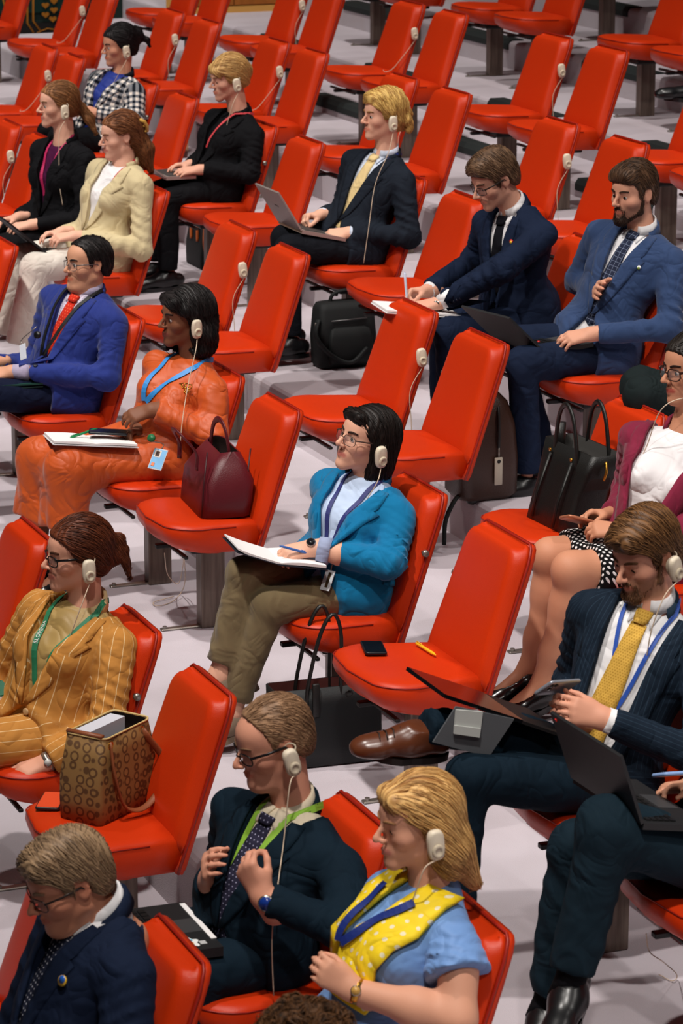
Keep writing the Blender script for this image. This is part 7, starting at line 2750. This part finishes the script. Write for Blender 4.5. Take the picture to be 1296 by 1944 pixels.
_st = put(_l[0], 'sticker', MB().put([_q + unit(_ll) * 0.028 * math.cos(a) * (1 + 0.25 * math.cos(5 * a)) + _d_ * 0.018 * math.sin(a) * (1 + 0.25 * math.cos(5 * a)) + _u_ * 0.0012 for a in [i * 0.2618 for i in range(24)]], [tuple(range(24))]), mat('white_sticker', (238, 238, 236), 0.5), smooth=False)
for _a, _bb, _cl in ((-0.008, 0.0, (232, 170, 40)), (0.012, 0.003, (66, 166, 200)), (0.0, -0.005, (110, 176, 90))):
    _w = _q + unit(_ll) * _a + _d_ * _bb + _u_ * 0.0016
    put(_l[0], 'sticker_print', MB().put([_w + unit(_ll) * 0.007 * math.cos(i * 0.785) + _d_ * 0.005 * math.sin(i * 0.785) for i in range(8)], [tuple(range(8))]), mat('sticker_%d' % _cl[0], _cl, 0.5), parent=_st, smooth=False)
_q = _l[3] - _d_ * 0.03 + _ll * 0.10
put(_l[0], 'spec_label', slab([_q, _q - _d_ * 0.016, _q - _d_ * 0.016 + unit(_ll) * 0.02, _q + unit(_ll) * 0.02], _u_, 0.0012), mat('grey_label', (190, 190, 190), 0.5), smooth=False)
_q = _l[3] + _ll * 0.18 + _d_ * 0.002
put(_l[0], 'paper_strip', slab([_q, _q - _d_ * 0.014, _q - _d_ * 0.014 + _ll * 0.78, _q + _ll * 0.78], _u_, 0.002), PAPER, smooth=False)
_V, _F = TXT_TP
put(_l[0], 'maker_lettering', MB().put([_l[3] - _d_ * 0.085 + _ll * 0.80 - unit(_ll) * v[0] - _d_ * (v[1] - 0.0) * -1.0 + _u_ * (0.001 + v[2]) for v in _V], _F), mat('grey_lettering', (150, 148, 140), 0.4), smooth=False)
_xc = -14.90 + 10
laptop('black laptop under the hands of the ponytailed woman', (-48, 470), (-110, 400), (42, 463), _xc + 0.15, 0.30, DRK, KEY)
_xc = -14.27 + 10
laptop('thin black laptop open on the white trousers of the woman in cream', (92, 481), (10, 416), (150, 482), _xc + 0.13, 0.28, DRK, KEY)
_xc = -14.99 + 10
laptop('slim silver laptop under the hands of the fair-haired woman', (316, 336), (262, 300), (372, 333), _xc + 0.12, 0.26, SIL, SILK)

# tablet with its stand on the lap of the man with the gold tie
_xc = -7.08 + 10
GRY = mat('slate_grey_cover', (84, 86, 90), 0.6)
_o = thing_at('tablet', on(940, 1380, 'x', _xc + 0.12), 'dark tablet with a grey hinged stand on the lap of the gold tie man', 'tablet')
_n, _t, _b2 = on(990, 1374, 'x', _xc + 0.13), on(842, 1325, 'x', _xc + 0.13), on(1078, 1404, 'x', _xc + 0.13)
_lw = np.array([-0.25, 0, 0])
_q = unit(np.cross(_t - _n, _lw))
_q = _q if _q[2] > 0 else -_q
put(_o, 'screen_panel', slab([_n, _t, _t + _lw, _n + _lw], _q, 0.010), mat('black_glass', (14, 15, 18), 0.12, 0.6), smooth=False)
put(_o, 'keyboard_cover', slab([_n, _b2, _b2 + _lw, _n + _lw], _q, 0.008), KEY, smooth=False)
_f = [on(px, py, 'x', _xc + 0.135) for px, py in ((864, 1340), (974, 1364), (926, 1436), (820, 1408))]
put(_o, 'stand_flap', slab(_f, (1, 0, 0), 0.006), GRY, smooth=False)
_g = [on(px, py, 'x', _xc + 0.142) for px, py in ((864, 1346), (914, 1350), (908, 1399), (860, 1390))]
put(_o, 'hinge_plate', slab(_g, (1, 0, 0), 0.008), mat('light_grey_hinge', (186, 188, 184), 0.4), smooth=False)
_g = [on(px, py, 'x', _xc + 0.150) for px, py in ((861, 1376), (911, 1382), (908, 1399), (860, 1392))]
put(_o, 'hinge_lip', slab(_g, (1, 0, 0), 0.006), mat('light_grey_hinge', (186, 188, 184), 0.4), smooth=False)

# phones
_p = on(709, 1230, 'z', SEAT2 + 0.030)
phone('black phone lying on the red seat beside a yellow pen', _p, (-1, 0.25, -0.0), (0.25, 1, -0.05), (0, 0, 1), mat('black_phone', (18, 20, 26), 0.35), mat('black_glass', (14, 15, 18), 0.12, 0.6), L=0.125, W=0.068)
pen('yellow ballpoint pen lying on the red seat beside a black phone', on(790, 1221, 'z', SEAT2 + 0.022), on(827, 1244, 'z', SEAT2 + 0.022), mat('yellow_plastic', (236, 178, 30), 0.4), 0.0052)
_xc = -7.08 + 10
phone('silver phone in the hands of the man with the gold tie', on(1058, 1304, 'x', _xc + 0.06), (0.5, -0.8, 0.2), (0.6, 0.45, 0.6), None, mat('silver_phone', (160, 164, 176), 0.3, metal=0.5), mat('black_glass', (14, 15, 18), 0.12, 0.6), cam=True)
_xc = -8.46 + 10
phone('phone in a rose gold case held by the woman in maroon', on(1108, 990, 'x', _xc - 0.02), (0.0, -0.92, 0.3), (0.9, 0.1, 0.3), None, mat('rose_gold_case', (190, 120, 90), 0.35, metal=0.4), mat('black_glass', (14, 15, 18), 0.12, 0.6))
_xc = -6.42 + 10
phone('pale blue phone in a hand at the right edge', on(1296, 1468, 'x', _xc - 0.02), (0.1, -0.95, 0.1), (0.9, 0.1, 0.35), None, mat('pale_blue_phone', (140, 170, 220), 0.3), mat('black_glass', (14, 15, 18), 0.12, 0.6))

# notebooks
_xc = -9.04 + 10
_sp = on(520, 1064, 'x', _xc + 0.06) + np.array([0, 0, 0.012])
notebook('open hardback notebook on the knee of the woman in teal', _sp, (0.12, 1, -0.16), (1, -0.12, 0.02), (0.1, 0.15, 1), 0.145, 0.20, NAVYC, PAPER, 0.010, 0.03)
pen('blue ballpoint pen in the hand of the woman in teal', on(590, 1052, 'x', _xc + 0.12), on(530, 1036, 'x', _xc + 0.12), mat('blue_pen', (62, 104, 176), 0.4), 0.004)
_xc = -10.94 + 10
_sp = on(150, 845, 'x', _xc + 0.0)
notebook('open white notebook on the lap of the woman in orange', on(172, 846, 'x', _xc + 0.05) + np.array([0, 0, 0.02]), (0.1, 1, -0.10), (1, -0.1, 0.05), (-0.05, 0.1, 1), 0.155, 0.20, mat('white_cover', (224, 222, 224), 0.6), PAPER, 0.008)
pen('green pen on the open notebook of the woman in orange', on(134, 848, 'x', _xc + 0.06) + np.array([0, 0, 0.034]), on(186, 830, 'x', _xc + 0.0) + np.array([0, 0, 0.034]), mat('green_pen', (24, 128, 74), 0.4), 0.0045)
_pp = on(206, 838, 'x', _xc + 0.04) + np.array([0, 0, 0.036])
phone('black phone with gold corners on the notebook of the woman in orange', _pp, (0.35, 0.95, -0.05), (0.95, -0.35, 0.0), (0, 0.1, 1), mat('black_phone', (18, 20, 26), 0.35), mat('black_glass', (14, 15, 18), 0.12, 0.6))
_xc = -11.20 + 10
_sp = on(790, 588, 'x', _xc + 0.02)
notebook('open notebook the man writes in, laid over a chair back', _sp, (0.1, 1, -0.12), (1, -0.1, 0.0), (0.0, 0.12, 1), 0.15, 0.21, PAPER, PAPER, 0.006)
pen('blue and white pen upright in the hand of the man writing', on(768, 518, 'x', _xc - 0.06), on(772, 566, 'x', _xc - 0.06), mat('white_pen', (210, 216, 236), 0.4), 0.005, mat('blue_pen', (62, 104, 176), 0.4))
_xc = -12.137 + 10
_o = thing_at('folder', on(30, 735, 'x', _xc + 0.1), 'dark green folder under the hands of the man in royal blue', 'folder')
put(_o, 'front_cover', slab([on(82, 730, 'x', _xc + 0.16), on(-60, 738, 'x', _xc + 0.16), on(-60, 738, 'x', _xc + 0.16) + np.array([-0.3, 0, 0.0]), on(82, 730, 'x', _xc + 0.16) + np.array([-0.3, 0, 0.0])], (0, 0, 1), 0.006), mat('dark_green_card', (18, 60, 52), 0.5), smooth=False)
put(_o, 'back_cover', slab([on(82, 735, 'x', _xc + 0.16), on(-60, 744, 'x', _xc + 0.16), on(-60, 744, 'x', _xc + 0.16) + np.array([-0.3, 0, 0.0]), on(82, 735, 'x', _xc + 0.16) + np.array([-0.3, 0, 0.0])], (0, 0, 1), 0.004), mat('dark_green_card2', (14, 44, 40), 0.5), smooth=False)
_xc = -8.66 + 10
_o = thing_at('book', on(0, 1312, 'x', _xc), 'green hardback book held by the woman in tan', 'book')
_k = [on(28, 1318, 'x', _xc - 0.02), on(4, 1294, 'x', _xc - 0.06), on(-60, 1296, 'x', _xc - 0.06), on(-60, 1332, 'x', _xc - 0.02)]
put(_o, 'cover', slab(_k, (0, 0, 1), 0.004), mat('green_board', (0, 92, 62), 0.5), smooth=False)
put(_o, 'page_block', slab([p * 1.0 + np.array([0, 0, -0.018]) for p in _k], (0, 0, 1), 0.016), PAPER, smooth=False)
put(_o, 'back_cover', slab([p * 1.0 + np.array([0, 0, -0.023]) for p in _k], (0, 0, 1), 0.004), mat('green_board', (0, 92, 62), 0.5), smooth=False)
put(_o, 'ribbon_marker', MB().tube([_k[0] + np.array([0, 0.0, -0.005]), _k[0] + np.array([0.006, 0.012, 0.01]), _k[0] + np.array([0.008, 0.012, 0.03])], 0.003, 5, flat=2), mat('green_board', (0, 92, 62), 0.5))

# ------------------------------------------------------------------ earpieces on the empty chairs
for _row, _t2, _lab in ((3, -13.046, 'behind the head of the woman in orange'), (3, -11.03, 'under the open notebook of the man writing'), (3, -16.80, 'at the left edge'),
                        (4, -18.87, 'above the ponytailed woman'), (5, -20.876, 'in front of the tapestry, top left'), (5, -18.90, 'right of the black bun of the woman in checks'),
                        (5, -17.03, 'right of the fair-haired woman in black'), (5, -15.15, 'right behind the hair of the young blond man'), (5, -13.24, 'between the man writing and the bearded man'),
                        (6, -18.845, 'at the top edge right of the wooden panel'), (6, -17.02, 'on the chair straight above the young blond man'), (6, -15.05, 'on the upper right chair above the man writing')):
    _cd2 = None
    if (_row, _t2) in ((6, -17.02), (5, -17.03), (5, -20.876), (4, -18.87)):
        _cd2 = [(0.225, 0.03, 0.10), (0.215, -0.03, 0.03), (0.20, -0.07, 0.012), (0.12, -0.05, 0.014)]
    hung(_row, _t2, 'cream earpiece hung on a chair ' + _lab, _cd2)
# loose cord on the carpet below the burgundy bag
_cp = [on(312, 1050, 'z', 0.30), on(318, 1090, 'z', 0.12), on(338, 1108, 'z', 0.05), on(347, 1075, 'z', 0.2), on(349, 1052, 'z', 0.3), on(350, 1110, 'z', 0.06), on(330, 1140, 'z', 0.006), on(300, 1150, 'z', 0.006), on(292, 1143, 'z', 0.006), on(330, 1132, 'z', 0.006)]
_co2 = thing_at('cord', _cp[0], 'thin cream cord looping to the carpet under the burgundy bag chair', 'cord')
put(_co2, 'wire', MB().tube(spline(_cp, 60), 0.0016, 5), CORDM)

_cp = [on(1226, 1772, 'x', 3.5), on(1232, 1806, 'x', 3.5), on(1258, 1826, 'x', 3.55), on(1284, 1850, 'z', 0.03), on(1276, 1862, 'z', 0.006), on(1250, 1850, 'z', 0.006)]
_co2 = thing_at('cord', _cp[0], 'thin cream cord dangling to the carpet in the lower right corner', 'cord')
put(_co2, 'wire', MB().tube(spline(_cp, 40), 0.0014, 5), CORDM)
# ------------------------------------------------------------------ small things people wear
def wristwatch(s, q, strap, face, dirv, at=0.0, r=0.026, fr=0.017):
    E, W = s.P['e' + q], s.P['w' + q]
    ax = unit(W - E)
    c = W + ax * at
    d = np.array([dirv[0], -dirv[1], dirv[2]], float)
    d = unit(d - ax * (d @ ax))
    e = np.cross(ax, d)
    ring = [c + r * (d * math.cos(k * math.pi / 10) + e * 1.1 * math.sin(k * math.pi / 10)) for k in range(21)]
    w = s.add('wristwatch', MB().tube(ring, 0.0035, 6, cap=False, flat=1.0).put(*_band(c, ax, d, e, r)).mesh(), strap)
    f = c + d * (r + 0.001)
    s.add('watch_case', MB().tube([f, f + d * 0.007], fr, 20).mesh(), mat('watch_steel', (190, 184, 172), 0.25, metal=0.9), parent=w)
    s.add('watch_dial', MB().tube([f + d * 0.006, f + d * 0.0085], fr * 0.84, 20).mesh(), face, parent=w)


def _band(c, ax, d, e, r):
    V, F = [], []
    n = 20
    for k in range(n):
        a = 2 * math.pi * k / n
        p = c + r * (d * math.cos(a) + e * 1.1 * math.sin(a))
        o = d * math.cos(a) + e * math.sin(a)
        V += [p - ax * 0.008, p + ax * 0.008, p + ax * 0.008 + o * 0.003, p - ax * 0.008 + o * 0.003]
    for k in range(n):
        a, b = 4 * k, 4 * ((k + 1) % n)
        for i in range(4):
            F.append((a + i, a + (i + 1) % 4, b + (i + 1) % 4, b + i))
    return V, F


def badge(s, px, py, l, W, H, cols, tilt=(0.45, -0.75, 0.5), roll=0.0, name='badge', string=None):
    c = on(px, py, 'x', s.xc + l)
    n = unit(tilt)
    up = np.array([0.0, 0.0, 1.0])
    up = unit(up - n * (up @ n))
    sd = np.cross(up, n)
    up, sd = up * math.cos(roll) + sd * math.sin(roll), sd * math.cos(roll) - up * math.sin(roll)

    def q(x0, x1, y0, y1, z):
        return [c + sd * (x * W) + up * (y * H) + n * z for x, y in ((x0, y0), (x1, y0), (x1, y1), (x0, y1))]
    o = s.add(name, slab(q(-0.5, 0.5, -0.5, 0.5, 0.0), n, 0.002).mesh(), mat('clear_badge_sleeve', (206, 210, 214), 0.25, 0.5), smooth=False)
    for i, (x0, x1, y0, y1, rgb) in enumerate(cols):
        s.add('badge_print', slab(q(x0, x1, y0, y1, 0.002 + 0.0006 * i), n, 0.0006).mesh(), mat('print_%d_%d_%d' % rgb, rgb, 0.5), parent=o, smooth=False)
    if string is not None:
        s.add('badge_clip', MB().tube(spline([c + up * H * 0.5, c + up * (H * 0.5 + 0.02) + n * 0.004, on(string[0], string[1], 'x', s.xc + string[2])], 8), 0.002, 6).mesh(), STEEL, parent=o)
    return o


def button(s, l, u, m, r=0.010, F=None):
    Q, N = project(F or s.Fj, [s.tp(l, 0.36, u)], -s.fwd)
    s.add('button', MB().tube([Q[0] - N[0] * 0.002, Q[0] + N[0] * 0.003, Q[0] + N[0] * 0.004], [r, r, r * 0.7], 14).mesh(), m)


def pocket(s, px, py, l0, w, m, nrm=None):
    """welt pocket on the near side of a jacket, at a pixel"""
    c = on(px, py, 'x', s.xc + l0)
    d = unit(c - CAM)
    P = [c - d * 0.25 + s.fwd * (w * (t - 0.5)) for t in (0, 0.25, 0.5, 0.75, 1)]
    Q, N = project(s.Fj, P, d, far=0.5)
    s.add('pocket_welt', ribbon(Q + N * 0.001, N, 0.016, 0.003).mesh(), m, parent=s.jo)


T = PEOPLE['teal_woman']
wristwatch(T, 'L', mat('tan_strap', (120, 72, 46), 0.5), mat('dark_dial', (24, 24, 28), 0.2), (0.7, 0.0, 0.7), 0.004, 0.024, 0.015)
HB = mat('horn_button', (86, 58, 34), 0.35)
button(T, 0.055, 0.24, HB)
button(T, 0.062, 0.04, HB)
pocket(T, 745, 1108, 0.12, 0.11, MATS['teal_blazer'])
badge(T, 622, 1102, 0.14, 0.036, 0.066, [(-0.1, 0.2, -0.35, 0.4, (60, 44, 24))], string=(640, 1050, 0.13))

T = PEOPLE['orange_woman']
badge(T, 300, 872, 0.22, 0.055, 0.082, [(-0.46, 0.46, -0.46, 0.46, (120, 178, 224)), (-0.38, 0.1, 0.08, 0.42, (226, 214, 204)), (-0.28, 0.0, 0.12, 0.36, (70, 44, 36)), (-0.34, -0.12, -0.36, -0.2, (224, 130, 90))], tilt=(0.6, -0.55, 0.6), roll=0.1, string=(288, 838, 0.2))
_g = on(288, 832, 'x', T.xc + 0.20)
T.add('badge_reel', MB().tube([_g, _g + unit((0.6, -0.6, 0.4)) * 0.008], 0.015, 16).mesh(), mat('green_reel', (30, 104, 60), 0.4))

T = PEOPLE['blue_suit_man']
badge(T, 44, 668, 0.06, 0.03, 0.07, [(-0.4, 0.4, -0.45, 0.45, (190, 194, 206))], roll=-0.5, string=(70, 620, 0.06))
_g = on(72, 636, 'x', T.xc + 0.08)
T.add('badge_reel', MB().tube([_g, _g + unit((0.6, -0.7, 0.3)) * 0.008], 0.015, 16).mesh(), mat('black_reel', (16, 16, 18), 0.4))
button(T, 0.03, 0.22, mat('navy_button', (20, 24, 48), 0.4))

T = PEOPLE['tan_woman']
badge(T, 91, 1370, 0.06, 0.034, 0.062, [(-0.46, 0.46, -0.46, 0.46, (58, 122, 172)), (-0.2, 0.3, -0.3, -0.02, (226, 206, 60))], roll=0.05)
_g = on(94, 1302, 'x', T.xc + 0.05)
T.add('badge_reel', MB().tube([_g, _g + unit((0.6, -0.7, 0.3)) * 0.008], 0.014, 16).mesh(), mat('white_reel', (226, 224, 220), 0.4))
button(T, 0.02, 0.12, mat('beige_button', (196, 158, 112), 0.4), 0.011)
wristwatch(T, 'L', mat('silver_links', (170, 166, 160), 0.3, metal=0.8), mat('silver_dial', (196, 194, 190), 0.3), (0.9, 0.0, 0.4), 0.0, 0.026, 0.012)
# lettering along the green lanyard
_pts = []
for _i in range(9):
    _u = 0.90 - 0.32 * _i / 8
    _tt = (1.03 - _u) / (1.03 - 0.34)
    _pts.append(T.tp(0.01 * _tt - (0.065 * (1 - _tt) ** 0.8 + 0.004), 0.36, _u))
_Q, _N = project(T.Fs, _pts, -T.fwd, far=0.6)
_Q = _Q[::-1]
_N = _N[::-1]
_L = np.concatenate([[0], np.cumsum(np.linalg.norm(np.diff(_Q, axis=0), axis=1))])
_V, _F = TXT_SLO
_out = []
for _v in _V:
    _x = _v[0] + 0.03
    _p = np.array([np.interp(_x, _L, _Q[:, k]) for k in range(3)])
    _n = unit([np.interp(_x, _L, _N[:, k]) for k in range(3)])
    _k = min(np.searchsorted(_L, _x), len(_Q) - 1)
    _t3 = unit(_Q[max(_k, 1)] - _Q[max(_k, 1) - 1])
    _s3 = np.cross(_n, _t3)
    _out.append(_p + _s3 * (_v[1] - 0.006) + _n * (0.0062 + _v[2]))
T.add('lanyard_lettering', mesh_from(np.array(_out), _F), mat('white_print', (226, 228, 222), 0.6), smooth=False)

T = PEOPLE['lime_lanyard_man']
wristwatch(T, 'L', mat('black_strap', (20, 20, 22), 0.5), mat('blue_dial', (22, 52, 132), 0.2), (0.8, 0.35, 0.1), -0.012, 0.027, 0.020)
T = PEOPLE['scarf_woman']
wristwatch(T, 'L', GOLD, mat('gold_dial', (196, 150, 76), 0.3), (0.9, 0.1, 0.3), -0.006, 0.025, 0.012)
T = PEOPLE['writing_man']
wristwatch(T, 'L', mat('black_strap', (20, 20, 22), 0.5), mat('dark_dial', (24, 24, 28), 0.2), (0.9, 0.2, 0.3), 0.008, 0.026, 0.014)
for _k in range(4):
    _g = lerp(T.P['eL'], T.P['wL'], 0.72 + 0.05 * _k) + np.array([0.037, -0.008, -0.012])
    T.add('sleeve_button', MB().tube([_g, _g + np.array([0.006, 0, 0])], 0.006, 10).mesh(), mat('navy_button', (20, 24, 48), 0.4))
T = PEOPLE['fair_woman']
badge(T, 405, 359, 0.13, 0.042, 0.034, [(-0.4, 0.4, -0.4, 0.4, (236, 234, 232))])
T = PEOPLE['bearded_man']
_Q, _N = project(T.Fj, [T.tp(0.10, 0.36, 0.74)], -T.fwd)
_g = _Q[0] + _N[0] * 0.006
_pp = T.add('lapel_pin', MB().tube([_g, _g + _N[0] * 0.004], 0.007, 12).mesh(), mat('white_sticker', (238, 238, 236), 0.5))
T.add('pin_dot', MB().tube([_g - T.up * 0.004, _g - T.up * 0.004 + _N[0] * 0.005], 0.005, 10).mesh(), mat('pin_green', (120, 140, 60), 0.3), parent=_pp)
T = PEOPLE['gold_tie_man']
# laces on the near brogue
for _k in range(4):
    _d3 = unit((-0.1, -0.95, 0.1))
    _u3 = unit(np.array((0.25, 0.1, 0.95)) - _d3 * (np.array((0.25, 0.1, 0.95)) @ _d3))
    _s3 = np.cross(_d3, _u3)
    _g = T.P['aR'] - _u3 * 0.075 + _d3 * (0.055 + 0.018 * _k) + _u3 * (0.070 - 0.006 * _k)
    T.add('lace', MB().tube([_g - _s3 * 0.024 - _u3 * 0.012, _g, _g + _s3 * 0.024 - _u3 * 0.012], 0.0022, 6).mesh(), mat('dark_lace', (44, 24, 16), 0.6))
